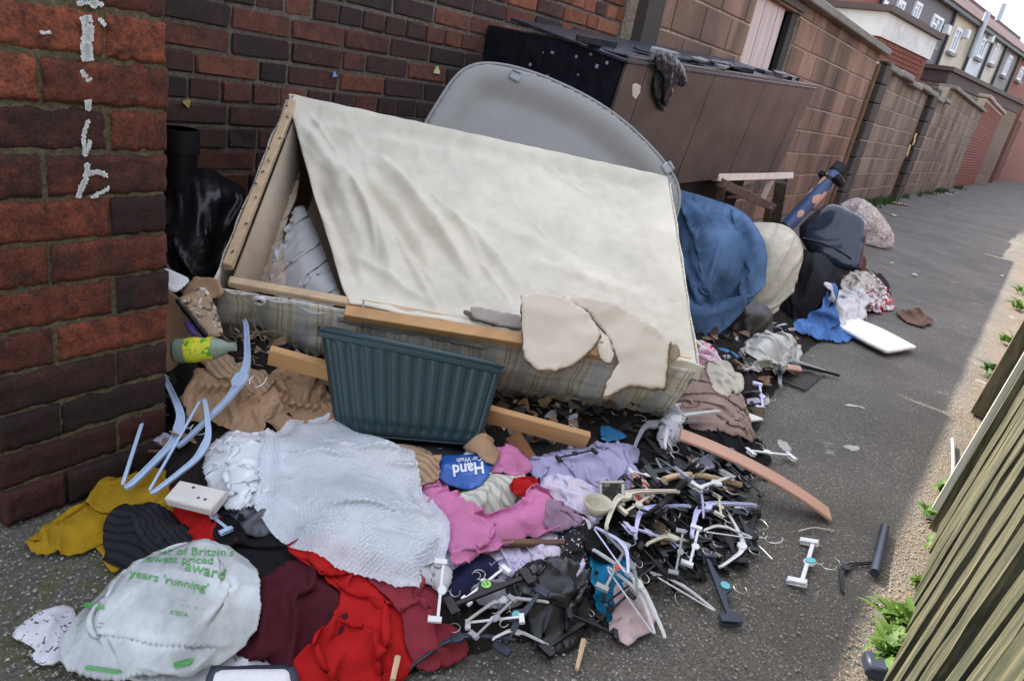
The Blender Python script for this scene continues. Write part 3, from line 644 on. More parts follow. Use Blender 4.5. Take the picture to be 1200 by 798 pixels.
# the white paint drips down the face
wp = mat('white_paint', (.85, .85, .82), var=.12, vscale=90, rough=.8)
fy = lambda px: onpl(px[0], px[1], (PX, PY, 0), (math.sin(yaw), -math.cos(yaw), 0))
def pmark(pts, w, seed):
    """worn paint: hundreds of small flecks caught on the brick's relief along one drip"""
    r = np.random.RandomState(seed + 40); pts = spline(np.array(pts, float), 8); d = np.gradient(pts, axis=0); nn = np.c_[-d[:, 1], d[:, 0]] / (np.linalg.norm(d, axis=1)[:, None] + 1e-9); L_ = np.linalg.norm(np.diff(pts, axis=0), axis=1).sum(); V_ = []; Q_ = []; k = 0
    dens = .35 + .65 * (pn(np.linspace(0, L_ / 7, len(pts)), np.zeros(len(pts)) + seed, seed) > -.25)
    for _ in range(int(L_ * w * 2.6)):
        i = r.randint(len(pts)); 
        if r.rand() > dens[i]: continue
        c = pts[i] + nn[i] * w * .5 * np.clip(r.randn() * .55, -1, 1) + r.randn(2) * .5; n = 6; a = np.sort(r.rand(n)) * 6.28; s_ = .35 + .75 * r.rand()
        o = c + np.c_[np.cos(a), 1.4 * np.sin(a)] * s_; a3 = np.array([fy(q) for q in o]); V_.append(a3); Q_.append(tuple(range(k, k + n))); k += n
    v = np.vstack(V_); out = np.array([math.sin(yaw), -math.cos(yaw), 0]); v = v + out * .0032
    c, s_ = math.cos(-yaw), math.sin(-yaw); v = (v - [PX, PY, 0]) @ np.array([[c, s_, 0], [-s_, c, 0], [0, 0, 1]])
    o = put('paint_drip', mesh('paint_drip', v, Q_, wp, smooth=False), pier, solid=.0015)
for i, (pts, w) in enumerate([([(90, 4), (104, 3), (118, 5)], 4), ([(106, 2), (112, 6)], 8), ([(99, 20), (102, 36), (100, 52), (101, 70)], 12), ([(115, 22), (121, 29)], 3), ([(96, 82), (99, 88), (103, 94)], 7), ([(96, 104), (99, 116), (101, 128)], 3.2), ([(106, 100), (104, 114), (103, 128)], 3), ([(102, 141), (97, 156), (97, 170), (99, 182)], 3.4), ([(104, 165), (100, 178)], 4), ([(101, 192), (100, 206), (95, 218), (90, 230)], 5), ([(102, 204), (112, 201), (124, 205)], 3.4), ([(106, 231), (116, 226), (126, 220)], 2.6), ([(46, 38), (58, 38)], 1.6)]): pmark(pts, w, i)

# ------------------------------------------------------------------ block walls
KM = brick_mat('brown_block', [(.22, .125, .085), (.28, .165, .115), (.35, .215, .15)], soot=.28, scale=30, grime=(1.7, .55, .72))
KMd = brick_mat('sooty_block', [(.06, .052, .045), (.10, .083, .07)], soot=.4, scale=30, grime=(3.2, .35, .7))
KMg = brick_mat('grey_block', [(.20, .15, .11), (.30, .23, .17)], soot=.25, scale=30, grime=(1.9, .4, .72))
MB_ = mortar('block_mortar', (.60, .47, .35)); CO = mat('coping_stone', (.17, .155, .13), bump=1., bscale=40, dirt=.7, vscale=3)
def block_wall(name, label, x0, x1, y, H, m, ch=.228, bl=.452, seed=1, gap=None, th=.2, quoin=None):
    t = thing(name, label, 'wall', ((x0 + x1) / 2, y, 0)); rnd = np.random.RandomState(seed); g = G()
    segs = [(x0, x1, 0, H)] if gap is None else [(x0, gap[0], 0, H), (gap[1], x1, 0, H), (gap[0], gap[1], 0, gap[2]), (gap[0], gap[1], gap[3], H)]
    for a, b, c, d in segs: g.box(((a + b) / 2, y + th / 2 + .003, (c + d) / 2), (b - a + .012, th - .006, d - c))
    g.part('mortar_bed', MB_, t); P_ = brick_protos(4, m, .012, .02); Pq = brick_protos(3, quoin, .02, .03) if quoin else P_
    nr = int(math.ceil(H / ch))
    for r in range(nr):
        z0 = r * ch; z1 = min(H, z0 + ch) - .016; x = x0 - (bl / 2 if r % 2 else 0)
        while x < x1 - .02:
            a = max(x, x0) + .0085; b = min(x + bl, x1) - .0085; x += bl
            for (s, e) in ([(a, b)] if gap is None or z1 < gap[2] + .02 or z0 > gap[3] - .05 else [(a, min(b, gap[0])), (max(a, gap[1]), b)]):
                if e - s < .03 or z1 - z0 < .03: continue
                q = (s - x0 < .03) and quoin
                lay(t, Pq if q else P_, rnd, (s + e) / 2 - (x0 + x1) / 2, .1 - (.004 + .003 * rnd.rand() if not q else .016), (z0 + z1) / 2, e - s, .2, z1 - z0, name='block')
    return t
t = block_wall('block_wall', 'long brown concrete block wall with a boarded opening behind the burnt cabinet', 3.9, 10.0, 2.2, 1.93, KM, seed=3, gap=(5.62, 6.72, 1.2, 1.86))
# dark quoin strip where brick meets block, coping, boarded opening
G().box((3.99, 2.165, .95), (.2, .06, 1.9)).part('quoin', KMd, t)
for i in range(7): G().box((3.9 + .44 + .88 * i, 2.27, 1.958 - .002 * i), (.872, .36, .07), bev=.01).part('coping_slab', CO, t)
rw = np.random.RandomState(2); pw_ = wood_mat('pink_board', (.58, .46, .42), dark=.72, axis=2, streak=6)
for i in range(5): G().box((5.72 + .16 * i, 2.262 + .003 * (i % 2), 1.53), (.152, .02, .64)).part('board', pw_, t)
G().box((6.62, 2.245, 1.53), (.14, .05, .65)).part('frame', mat('gap_black', (.02, .018, .016)), t)  # black strip stands in for the shaded gap beside the boards
G().box((6.17, 2.31, 1.53), (1.09, .03, .65)).part('sun_stop', MATS['gap_black'], t)  # added behind the boards to stop sun leaking through the slit
G().box((6.17, 2.20, 1.87), (1.1, .06, .05)).part('lintel', mat('dark_timber', (.07, .05, .035), bump=.6), t)
G().box((10.03, 2.18, .9), (.03, .05, 1.8)).part('end_sliver', mat('orange_sliver', (.22, .125, .06), bump=.5, vscale=20), t)  # thin orange strip up the end of the wall
t = block_wall('block_wall', 'lower stained block wall with a dark pillar at each end, further down the alley', 10.004, 16.6, 2.2, 1.80, KMg, seed=4, quoin=KMd)
for x, w, h in ((10.32, .42, 1.88), (14.75, .62, 1.94)):
    p = G()
    for r in range(int(h / .228) + 1):
        z1 = min(h, (r + 1) * .228) - .012
        if z1 - r * .228 > .03: p.box((x + .01 * (r % 2), 2.155, (r * .228 + z1) / 2), (w, .12, z1 - r * .228), bev=.012)
    p.part('pillar', KMd, t, smooth=False)
for i in range(7): G().box((10.3 + .45 + .9 * i, 2.25, 1.812 + (.024 * math.sin(i * 2.3))), (.89, .34, .075), bev=.015).part('coping_slab', CO, t)
for x, z in ((14.2, 1.1), (14.3, 1.0), (14.05, .9), (15.0, 1.5), (14.1, .8)): G().box((x, 2.125, z), (.07, .02, .1), bev=.006).part('foam_lump', mat('foam', (.75, .55, .22), var=.3), t)
t = block_wall('block_wall', 'farthest block wall section with a pale sloping coping before the red brick', 16.61, 24.0, 2.2, 2.1, KMg, seed=5)
for i in range(8): G().box((16.75 + .45 + .9 * i, 2.27, 2.125), (.89, .34, .07), bev=.015).part('coping_slab', CO, t)
RB = brick_mat('red_brick_far', [(.16, .05, .04), (.24, .07, .05)], soot=.3, scale=20)
def far_brick(name, label, x0, x1, y, H, cap=True):
    t = thing(name, label, 'wall', ((x0 + x1) / 2, y, 0)); G().box(((x0 + x1) / 2, y + .12, H / 2), (x1 - x0, .2, H)).part('mortar_bed', MB_, t)
    g = G(); n = 0; r = 0
    while (r + 1) * .077 < H:
        x = x0 - (.11 if r % 2 else 0)
        while x < x1:
            a, b = max(x, x0), min(x + .225, x1)
            if b - a > .04: g.box(((a + b) / 2, y + .06, .04 + r * .077), (b - a - .014, .1, .063))
            x += .236
        r += 1
    g.part('brick_courses', RB, t, kind='stuff', smooth=False)
    if cap:
        c = G(); r_ = np.random.RandomState(8)
        for i in range(int((x1 - x0) / .45)): c.box((x0 + .22 + .45 * i, y + .1, H + .04 + .03 * r_.rand()), (.42, .34, .09), bev=.02)
        c.part('coping', mat('cap_stone', (.34, .28, .22), bump=.8, dirt=.5), t, smooth=False)
    return t
t = far_brick('brick_wall', 'red brick wall with a rough pale coping beyond the block walls', 24.0, 33.5, 2.2, 2.45)
t = far_brick('brick_wall', 'last red brick wall at the far right end of the alley', 37.0, 60., 2.2, 2.9, False)
t = thing('yard_gate', 'dark recessed yard gate with a rusty brown frame between red brick walls', 'gate', (35.2, 2.3, 0))
for i in range(11): G().box((33.75 + .3 * i, 2.5, 1.45), (.28, .05, 2.9)).part('board', mat('gate_dark', (.045, .025, .02)), t)
for x in (33.55, 36.9): G().box((x, 2.15, 1.6), (.28, .3, 3.2)).part('gate_frame', mat('gate_post', (.19, .075, .045)), t)

# ------------------------------------------------------------------ timber fence on the right
FN = wood_mat('fence_wood', (.165, .150, .080), dark=.08, axis=2, scale=9, moss=(.022, .027, .010), streak=46, rough=.9)
FP = wood_mat('fence_post_pale', (.62, .58, .5), dark=.6, axis=2, streak=20)
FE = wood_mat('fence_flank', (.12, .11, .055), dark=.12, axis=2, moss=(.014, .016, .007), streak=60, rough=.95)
def board_mesh(seed, w=.096, d=.034, H=1.5, m=FN):
    r = np.random.RandomState(seed); n = 26; zs = np.linspace(0, H, n); o = [(-w / 2, -d / 2), (-w / 2 + .003, d / 2), (w / 2 - .003, d / 2), (w / 2, -d / 2)]
    v = []
    for i, z in enumerate(zs):
        j = (r.rand(4, 2) - .5) * .003
        for k, (a, b) in enumerate(o): v.append((a + j[k, 0] + .0015 * math.sin(z * 5 + seed), b + j[k, 1], z))
    f = [(i * 4 + k, i * 4 + (k + 1) % 4, (i + 1) * 4 + (k + 1) % 4, (i + 1) * 4 + k) for i in range(n - 1) for k in range(4)] + [(3, 2, 1, 0), tuple((n - 1) * 4 + k for k in range(4))]
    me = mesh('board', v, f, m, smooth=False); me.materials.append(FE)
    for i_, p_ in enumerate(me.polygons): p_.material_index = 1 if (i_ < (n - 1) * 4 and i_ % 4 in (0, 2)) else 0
    return me
fence = thing('timber_fence', 'mossy grey-green vertical board fence close on the right side', 'fence', (1.2, -.1, 0))
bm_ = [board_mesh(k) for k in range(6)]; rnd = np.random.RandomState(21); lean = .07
x = -.8; i = 0
while x < 2.13:
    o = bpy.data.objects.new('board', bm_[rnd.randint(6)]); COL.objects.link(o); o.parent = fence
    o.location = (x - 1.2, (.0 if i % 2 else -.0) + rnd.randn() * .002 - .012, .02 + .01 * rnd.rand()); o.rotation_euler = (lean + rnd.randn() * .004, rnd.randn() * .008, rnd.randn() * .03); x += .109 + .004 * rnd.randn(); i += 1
Rl = np.array([[1, 0, 0], [0, math.cos(lean), -math.sin(lean)], [0, math.sin(lean), math.cos(lean)]])
for z in (.28, .78, 1.28): G().box((.66, -.135 - z * lean, z), (2.96, .035, .08), Rl).part('rail', FN, fence)
G().box((2.2, -.112 - .053, .75), (.05, .07, 1.52), Rl).part('post', FN, fence)
G().box((2.222, -.10 - .053 + .02, .757), (.026, .036, 1.50), Rl).part('pale_edge', FP, fence)
f2 = thing('timber_fence', 'short farther run of brown fence boards beyond the pale-edged post', 'fence', (2.9, -.14, 0))
x = 2.45
while x < 3.4:
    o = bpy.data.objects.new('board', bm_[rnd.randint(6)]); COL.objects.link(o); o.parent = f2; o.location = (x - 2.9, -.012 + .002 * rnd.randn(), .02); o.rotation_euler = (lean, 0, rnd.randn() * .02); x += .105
G().box((2.9, -.175, .5), (1.1, .035, .08), Rl).part('rail', FN, f2)
G().box((3.42, -.14 - .02, .7), (.07, .07, 1.4), Rl).part('post', wood_mat('post_brown', (.23, .18, .11), dark=.4, axis=2, streak=14, moss=(.06, .055, .02)), f2)
t = thing('garden_wall', 'low brick wall set back on the right beyond the fence', 'wall', (25, -2.0, 0))
G().box((25, -2.1, .9), (44, .2, 1.8)).part('wall', RB, t)

# ------------------------------------------------------------------ houses behind
az0 = math.radians(8.9); D0 = 28.8; FA = math.radians(-8.3); G0 = np.array([D0 * math.cos(az0), D0 * math.sin(az0), 1 + D0 * .1456])
fd = np.array([math.cos(FA), math.sin(FA), 0]); fn = np.array([math.sin(FA), -math.cos(FA), 0]); up = np.array([0, 0, 1.])
def fac(px, py): p = onpl(px, py, G0, fn); return (p - G0) @ fd, p[2]      # along the row, height
def fpt(s, z, o=0.): return G0 * [1, 1, 0] + fd * s + fn * o + up * z
RF = np.array([fd, -fn, up]).T
gut = lambda s: G0[2] + 0 * s
def sx_(px, py): return fac(px, py)[0]
bd = [-14., -6.2, sx_(1120, 12), sx_(1148, 28), sx_(1166, 39), sx_(1180, 50), sx_(1195, 64), sx_(1195, 64) + 14]
spec = [('red brick terraced house behind the flat-roofed extension', (.24, .075, .05), 1), ('grey pebbledashed terraced house with white windows', (.17, .15, .155), 0), ('cream rendered terraced house beside the grey one', (.55, .47, .36), 0),
        ('bluish white painted terraced house with grey flue pipes', (.60, .63, .66), 0), ('cream terraced house with a thin dark downpipe', (.52, .48, .40), 0), ('small grey rendered terraced house near the row end', (.24, .22, .22), 0), ('red brick end house of the terrace at the far right', (.25, .08, .055), 1)]
wm = mat('window_frame', (.78, .78, .80), var=.03); gl = mat('window_glass', (.30, .34, .40), rough=.12, var=.2, vscale=3); gm = mat('gutter_black', (.025, .025, .03), rough=.5)
rt = mat('roof_tile', (.155, .085, .075), rough=.85, var=.3, vscale=5, bump=.5, bscale=12)
TOPZ = G0[2]
wins = {1: [((1093, 17), (1105, 22), (1093, 54), (1082, 49)), ((1073, 2), (1080, 5), (1072, 27), (1065, 23)), ((1052, 0), (1061, 3), (1054, 17), (1047, 12)), ((1030, -2), (1040, 2), (1035, 11), (1030, 8))], 2: [((1120, 32), (1127, 35), (1116, 63), (1110, 60))],
        3: [((1150, 43), (1156, 47), (1148, 70), (1143, 67))], 4: [((1167, 50), (1171, 52), (1162, 76), (1158, 74))], 5: [((1181, 64), (1185, 66), (1177, 90), (1173, 88))], 0: [((957, -2), (971, 2), (968, 6), (955, 4))], 6: [((1196, 78), (1200, 80), (1194, 96), (1190, 93))]}
for k, (lab, c, br) in enumerate(spec):
    s0, s1 = bd[k], bd[k + 1]; t = thing('terraced_house', lab, 'house', fpt((s0 + s1) / 2, 0), 'terraced houses behind the alley wall')
    wmat = mat('render%d' % k, c, var=.08 if not br else .3, vscale=1.2 if not br else 9, bump=.4, bscale=14, dirt=.25)
    G().box(fpt((s0 + s1) / 2, TOPZ / 2, -3.5), (s1 - s0 - .02, 7, TOPZ), RF).part('wall', wmat, t)
    # pitched tiled roof: courses stepped so that they catch light
    g = G(); nc = 22; rise = 2.35; run = 3.6
    for i in range(nc):
        a, b = i / nc, (i + 1) / nc
        c_ = fpt((s0 + s1) / 2, TOPZ + .05 + rise * (a + b) / 2, .25 - (run + .25) * (a + b) / 2); th = math.atan2(rise, run + .25)
        Rt = RF @ np.array([[1, 0, 0], [0, math.cos(th + .06), -math.sin(th + .06)], [0, math.sin(th + .06), math.cos(th + .06)]])
        g.box(c_, (s1 - s0 - .004, (run + .25) / math.cos(th) / nc * 1.12, .04), Rt)
    g.part('roof', rt, t, smooth=False)
    g2 = G().box(fpt((s0 + s1) / 2, TOPZ + .05 + rise, -run), (s1 - s0 - .01, .3, .16), RF); g2.part('ridge', mat('ridge', (.12, .06, .05)), t)
    G().box(fpt((s0 + s1) / 2, TOPZ - .02, .14), (s1 - s0 - .01, .16, .14), RF).part('gutter', gm, t)
    G().tube([fpt(s1 - .08, TOPZ, .08), fpt(s1 - .08, 0, .08)], .055).part('downpipe', gm, t)
    for q in wins.get(k, []):
        a = [fac(*p) for p in q]; u0 = min(a[0][0], a[3][0]); u1 = max(a[1][0], a[2][0]); u0 = (a[0][0] + a[3][0]) / 2; u1 = (a[1][0] + a[2][0]) / 2; z1 = (a[0][1] + a[1][1]) / 2; z0 = (a[2][1] + a[3][1]) / 2
        u0, u1 = max(u0, s0 + .1), min(max(u1, u0 + .5), s1 - .1)
        if u1 - u0 < .2: continue
        uc, zc, w_, h_ = (u0 + u1) / 2, (z0 + z1) / 2, u1 - u0, z1 - z0
        fr = G().box(fpt(uc, z1 - .04, .03), (w_, .07, .08), RF).box(fpt(uc, z0 + .04, .03), (w_, .07, .08), RF).box(fpt(u0 + .04, zc, .03), (.08, .07, h_ - .16), RF).box(fpt(u1 - .04, zc, .03), (.08, .07, h_ - .16), RF).box(fpt(uc, zc, .035), (.07, .06, h_ - .16), RF).box(fpt(uc - w_ * .25, z0 + h_ * .68, .032), (w_ * .5 - .12, .05, .06), RF)
        fo = fr.part('window', wm, t); G().box(fpt(uc, zc, .012), (w_ - .1, .02, h_ - .1), RF).part('pane', gl, fo)
        G().box(fpt(uc, z0 - .06, .07), (w_ + .16, .16, .1), RF).part('sill', mat('sill', (.25, .24, .24)), fo)
    if k == 0 or k == 4: 
        ch = G().box(fpt(s0 + 1, TOPZ + 2.7, -3.2), (.9, .6, 1.5), RF); ch.part('chimney', mat('chimney', (.2, .08, .06), var=.3, vscale=6), t)
    if k == 3:
        for j, (pa, pb_) in enumerate([((1149, 14), (1128, 66)), ((1168, 4), (1160, 24))]):
            a = onpl(*pa, G0, fn) + fn * .25; b = onpl(*pb_, G0, fn) + fn * .25; G().tube([a, [a[0], a[1], b[2]]], .10, 10).part('flue_pipe', mat('flue', (.42, .46, .5), rough=.4), t)
    if k in (1, 2, 3):
        a = fac(*[(1105, 35), (1128, 40), (1157, 45)][k - 1]); G().box(fpt(a[0], a[1], .12), (.3, .2, .28), RF, bev=.02).part('boiler_flue', mat('flue_white', (.7, .7, .7)), t)
def extension(name, label, pc, tan_top, Htop, ln_r, ln_l, brick, fas, fh):
    r = ray(*pc); k = (Htop - 1) / r[2]; p = CAM + r * k; t = thing(name, label, 'building', (p[0], p[1], 0))
    c = p * [1, 1, 0] + fd * ln_r / 2 - fn * ln_l / 2
    G().box(c + up * (Htop - fh) / 2, (ln_r, ln_l, Htop - fh - .01), RF).part('wall', brick, t)
    g = G().box(c + up * (Htop - fh / 2), (ln_r + .1, ln_l + .1, fh), RF); g.part('fascia', fas, t)
    G().box(c + up * (Htop + .06), (ln_r + .3, ln_l + .3, .11), RF).part('roof', mat('flat_roof', (.09, .065, .055), rough=.8), t)
    rr = np.random.RandomState(4); co = G()
    for j in range(26):
        z = Htop - fh - .06 - .085 * j
        for i in range(int(ln_r / .24)): co.box(p * [1, 1, 0] + fd * (.12 + .24 * i + (.1 if j % 2 else 0)) + up * z + fn * .006, (.225, .03, .068), RF)
        for i in range(int(ln_l / .24)): co.box(p * [1, 1, 0] - fn * (.12 + .24 * i + (.1 if j % 2 else 0)) + up * z - fd * .006, (.03, .225, .068), RF)
    co.part('brick_courses', brick, t, kind='stuff', smooth=False); return t
HB = brick_mat('house_brick', [(.18, .06, .045), (.26, .085, .055)], soot=.3, scale=6)
wf = mat('white_fascia', (.62, .60, .56), var=.1, vscale=2, dirt=.55)
e1 = extension('flat_roofed_extension', 'red brick flat-roofed extension with a peeling white fascia above the alley wall', (1039, 15), .13, 3.15, 3.1, 7., HB, wf, .42)
e2 = extension('flat_roofed_extension', 'low outbuilding with a dark brown flat roof edge below the painted houses', (1112, 84), .08, 2.95, 9.5, 3., mat('brown_render', (.20, .14, .10), dirt=.5), mat('brown_fascia', (.085, .05, .045)), .3)
# ------------------------------------------------------------------ shared textiles, plastics, papers
white_pl = mat('white_plastic', (.70, .70, .70), rough=.35, var=.06, dirt=.25); lilac_pl = mat('lilac_plastic', (.55, .55, .78), rough=.35, var=.08, dirt=.1)
black_pl = mat('black_plastic', (.010, .010, .012), rough=.42, var=.3, spec=.28); navy_pl = mat('slate_plastic', (.032, .040, .062), rough=.45, var=.2, spec=.3); grey_pl = mat('grey_plastic', (.30, .31, .33), rough=.45)
blue_pl = mat('pale_blue_plastic', (.40, .50, .66), rough=.3, var=.08); cream_pl = mat('cream_plastic', (.62, .56, .44), rough=.4, dirt=.3); wire_m = mat('steel_wire', (.62, .60, .55), rough=.3, metal=.85)
pine = wood_mat('pine', (.56, .31, .13), dark=.72, axis=0, streak=12); pine_pale = wood_mat('pine_pale', (.62, .44, .27), dark=.72, axis=0, streak=12); peach = wood_mat('peach_ply', (.52, .29, .20), dark=.88, axis=0, streak=9)
kraft = mat('brown_paper', (.36, .22, .125), rough=.85, var=.2, vscale=9, bump=.3, bscale=60, dirt=.25); card = mat('cardboard', (.33, .20, .115), rough=.9, var=.15, dirt=.3)
poly = mat('polythene', (.66, .70, .76), rough=.30, var=.08, bump=.5, bscale=70, sub=.3, dirt=.12); binbag = mat('bin_bag', (.012, .012, .015), rough=.30, bump=.5, bscale=50, var=.3)

# ------------------------------------------------------------------ divan base tipped on its back
tt = np.linalg.svd(np.array([ray(347, 119), -ray(252, 332), ray(815, 430), -ray(790, 215)]).T)[2][-1]; tt = tt / tt[2] * 2.1
C1, C2, C3, C4 = [CAM + ray(*p) * t for p, t in zip([(347, 119), (252, 332), (815, 430), (790, 215)], tt)]
eu = nrm(C3 - C2); ev = nrm((C1 - C2) - eu * ((C1 - C2) @ eu)); en = np.cross(eu, ev); en = en if en[2] > 0 else -en
LU, LV, DT = np.linalg.norm(C3 - C2), np.linalg.norm(C1 - C2), .30
def dv(u, v, w=0.):                                          # u along, v across, w out of the open side, metres
    u, v, w = np.broadcast_arrays(np.asarray(u, float), v, w); return C2 + u[..., None] * eu + v[..., None] * ev + w[..., None] * en
RD = np.array([eu, ev, en]).T
divan = thing('divan_base', 'upturned divan bed base with torn off-white underside cloth and checked fabric sides', 'bed base', (*dv(LU / 2, LV / 2, -DT)[:2], 0.))
PLAID = stripe_mat('checked_fabric', (.82, .76, .64), [(0, .105, .0, .034, (.48, .53, .55), .6), (0, .105, -.014, .005, (.64, .62, .56), .9), (0, .105, -.056, .004, (.34, .22, .13), .6), (0, .105, -.068, .004, (.34, .22, .13), .55), (0, .105, -.085, .012, (.45, .40, .31), .5),
    (1, .082, .0, .003, (.38, .30, .22), .4), (1, .082, -.012, .003, (.38, .30, .22), .35), (1, .082, -.035, .014, (.33, .33, .31), .28)], dirt=.55)
SHEET = mat('calico_underside', (.74, .68, .565), rough=.95, var=.12, vscale=3.5, bump=.5, bscale=700, dirt=.30, spec=.1)
LIN = mat('hardboard_lining', (.46, .36, .26), rough=.9, var=.1, dirt=.2); WAD = mat('white_wadding', (.62, .62, .62), rough=.9, var=.08, bump=.5, bscale=40, sub=.2)
# fabric sides: front, left end, right end, back
def side(name, f, nu, nv, uvs, m=PLAID, **k):
    U, V = np.meshgrid(np.linspace(0, 1, nu), np.linspace(0, 1, nv), indexing='ij'); v = f(U.ravel(), V.ravel())
    q = [(i * nv + j, (i + 1) * nv + j, (i + 1) * nv + j + 1, i * nv + j + 1) for i in range(nu - 1) for j in range(nv - 1)]
    return part(name, v, q, m, divan, uv=np.stack([U.ravel() * uvs[0], V.ravel() * uvs[1]], 1), solid=.004, **k)
def fr_(U, V):
    e = .012 * fbm(U * 9, V * 1.2, 3) * sm(V * 3) + .010 * folds(U * LU, V * DT, 78, .09, 4) * sm(V * 4) * .6; rag = .012 * fbm(U * 22, 0 * V, 5) * (V > .98)
    return dv(U * LU + .006 * fbm(U * 4, V * 4, 9), -.012 - e - .012 * np.sin(V * 3.1), -V * DT * 1.0 - rag)
side('front_panel', fr_, 150, 30, (LU, DT))
side('left_panel', lambda U, V: dv(-.008 - .008 * np.sin(V * 3.1) - .006 * fbm(U * 5, V * 2, 8), U * LV, -V * DT), 50, 16, (LV, DT))
side('right_panel', lambda U, V: dv(LU + .008 + .010 * np.sin(V * 3.1) + .006 * fbm(U * 5, V * 2, 7), U * LV, -V * DT), 50, 16, (LV, DT))
side('back_panel', lambda U, V: dv(U * LU, LV + .006, -V * DT), 20, 6, (LU, DT))
G().box(dv(LU / 2, LV / 2, -DT + .01), (LU - .02, LV - .02, .018), RD).part('platform', LIN, divan)
# wooden rim rails
def rail(u0, v0, u1, v1, w, th, off, m=pine_pale, nm='rim_rail'):
    a, b = dv(u0, v0, off), dv(u1, v1, off); R = frame(b - a, en); G().box((a + b) / 2, (np.linalg.norm(b - a), w, th), R, bev=.003).part(nm, m, divan)
rail(.03, .016, LU - .01, .016, .026, .020, -.002); rail(.014, .06, .014, LV - .01, .027, .026, .0); rail(.04, LV - .03, LU - .03, LV - .03, .030, .02, -.034); rail(LU - .03, .04, LU - .03, LV - .04, .030, .02, -.034)
# the stout front batten
a, b = [onpl(x, y, dv(0, .0, .012), en) for x, y in ((404, 366), (716, 416))]
R = frame(b - a, en); G().box((a + b) / 2, (np.linalg.norm(b - a), .036, .024), R, bev=.002).part('front_batten', pine, divan)
# lining boards inside at the left end, and the torn liner
o = [(0.03, .03, -.02), (.03, LV - .05, -.02), (.10, LV - .06, -.27), (.10, .03, -.27)]
V = np.array([dv(*p) for p in o]); part('end_lining', np.vstack([V, V + eu * .006]), [(0, 1, 2, 3), (7, 6, 5, 4), (0, 4, 5, 1), (1, 5, 6, 2), (2, 6, 7, 3), (3, 7, 4, 0)], LIN, divan)
lin = [(283, 325), (300, 255), (322, 205), (345, 170), (352, 190), (350, 225), (335, 260), (330, 290), (338, 325), (330, 342), (300, 338)]
puffy('torn_liner', None, None, lin, mat('beige_board', (.50, .40, .31), rough=.9, dirt=.15), dv(.12, .45, -.10), nrm(en * .6 - eu * .55), .004, edge=.02, fold=(80, .012, .2), cr=(.003, .05), res=.01, parent=divan)
side('inner_dark', lambda U, V: dv(.02 + U * (LU - .04), LV - .045 + 0 * V, -.02 - V * .26), 4, 4, (1, 1), m=mat('inside_cloth', (.30, .26, .21), dirt=.3))
puffy('wadding', None, None, [(338, 262), (352, 235), (368, 262), (392, 330), (405, 356), (362, 350), (333, 342), (330, 300)], WAD, dv(.24, .30, -.07), nrm(en - eu * .35), .04, edge=.12, fold=(70, .018, .07), cr=(.016, .05), res=.007, parent=divan, st=(1.5, 1.35), bend=.05)
# staples along the left rail
g = G()
for i in range(16): g.box(dv(.012 + .012 * math.sin(i * 2.7), .05 + i * .055, .017), (.010, .003, .003), RD @ np.array([[math.cos(i), -math.sin(i), 0], [math.sin(i), math.cos(i), 0], [0, 0, 1]]))
g.part('staples', mat('rust_staple', (.16, .09, .06), rough=.5), divan, kind='stuff')
# the off-white cloth
nu, nv = 170, 110; U, V = np.meshgrid(np.linspace(0, 1, nu), np.linspace(0, 1, nv), indexing='ij'); ul = .262 * (1 - V) ** 1.05 - .004
u = (ul + (1.012 - ul) * U) * LU; v = (V * 1.02 + .0) * LV; 
rim = np.minimum.reduce([np.clip((1 - U) / .12, 0, 1), np.clip(V / .10, 0, 1) * 1.0, np.clip((1 - V) / .10, 0, 1)]); tx = sm(rim); lf = np.exp(-(U / .07) ** 2)
w = .012 - .030 * tx * (1 - .4 * lf)
# slack folds running diagonally from the torn front edge, and the hollow near the left corner
def ridge(p, q, wd, am, bend=0.):
    p, q = np.array(p), np.array(q); d = q - p; L_ = np.linalg.norm(d); d = d / L_; n_ = np.array([-d[1], d[0]]); s = ((u - p[0]) * d[0] + (v - p[1]) * d[1]) / L_; t = (u - p[0]) * n_[0] + (v - p[1]) * n_[1] - bend * np.sin(np.clip(s, 0, 1) * math.pi)
    x = t / wd; return am * np.exp(-x * x) * sm((s + .1) / .25) * sm((1.1 - s) / .35)
def uvp(x, y): p = onpl(x, y, C2, en) - C2; return p @ eu, p @ ev
for (a, b, wd, am, bd_) in [((395, 190), (462, 330), .035, .026, .03), ((430, 210), (500, 320), .022, -.022, .02), ((450, 185), (560, 350), .030, .026, .03), ((480, 240), (560, 345), .02, -.016, .01), ((520, 240), (610, 335), .026, .016, .02), ((360, 150), (430, 300), .03, .016, .02), ((372, 210), (418, 330), .02, -.014, 0), ((560, 250), (700, 330), .04, .009, .03), ((360, 140), (640, 200), .04, .007, 0), ((465, 270), (515, 365), .014, .012, 0), ((420, 300), (520, 360), .016, .010, 0), ((620, 300), (760, 345), .03, .007, 0), ((408, 205), (440, 300), .009, .007, .02), ((448, 240), (520, 350), .008, .007, .01), ((500, 215), (585, 345), .009, .006, .03), ((380, 250), (405, 320), .007, .006, 0), ((560, 300), (600, 350), .008, .006, 0), ((365, 135), (400, 180), .008, .006, 0), ((640, 190), (700, 230), .01, .003, 0), ((600, 230), (660, 300), .008, .003, .01)]:
    w = w + ridge(uvp(*a), uvp(*b), wd * .8, am * 1.25, bd_) * np.clip(tx * 1.4, .15, 1)
w = w + .004 * folds(u, v, -55, .12, 77) * tx * np.clip(1.1 - u, .2, 1) + (.004 * fbm(u * 7, v * 7, 31) + .0022 * fbm(u * 24, v * 24, 33)) * np.clip(tx + .2, 0, 1) + .0010 * np.sin(u * 60 + 3 * fbm(u * 6, v * 6, 3))
hang = np.clip((U - .985) / .015, 0, 1); w = w - hang * .035
v = v - .006 * fbm(u * 9, v * 0, 40) * (V < .02)
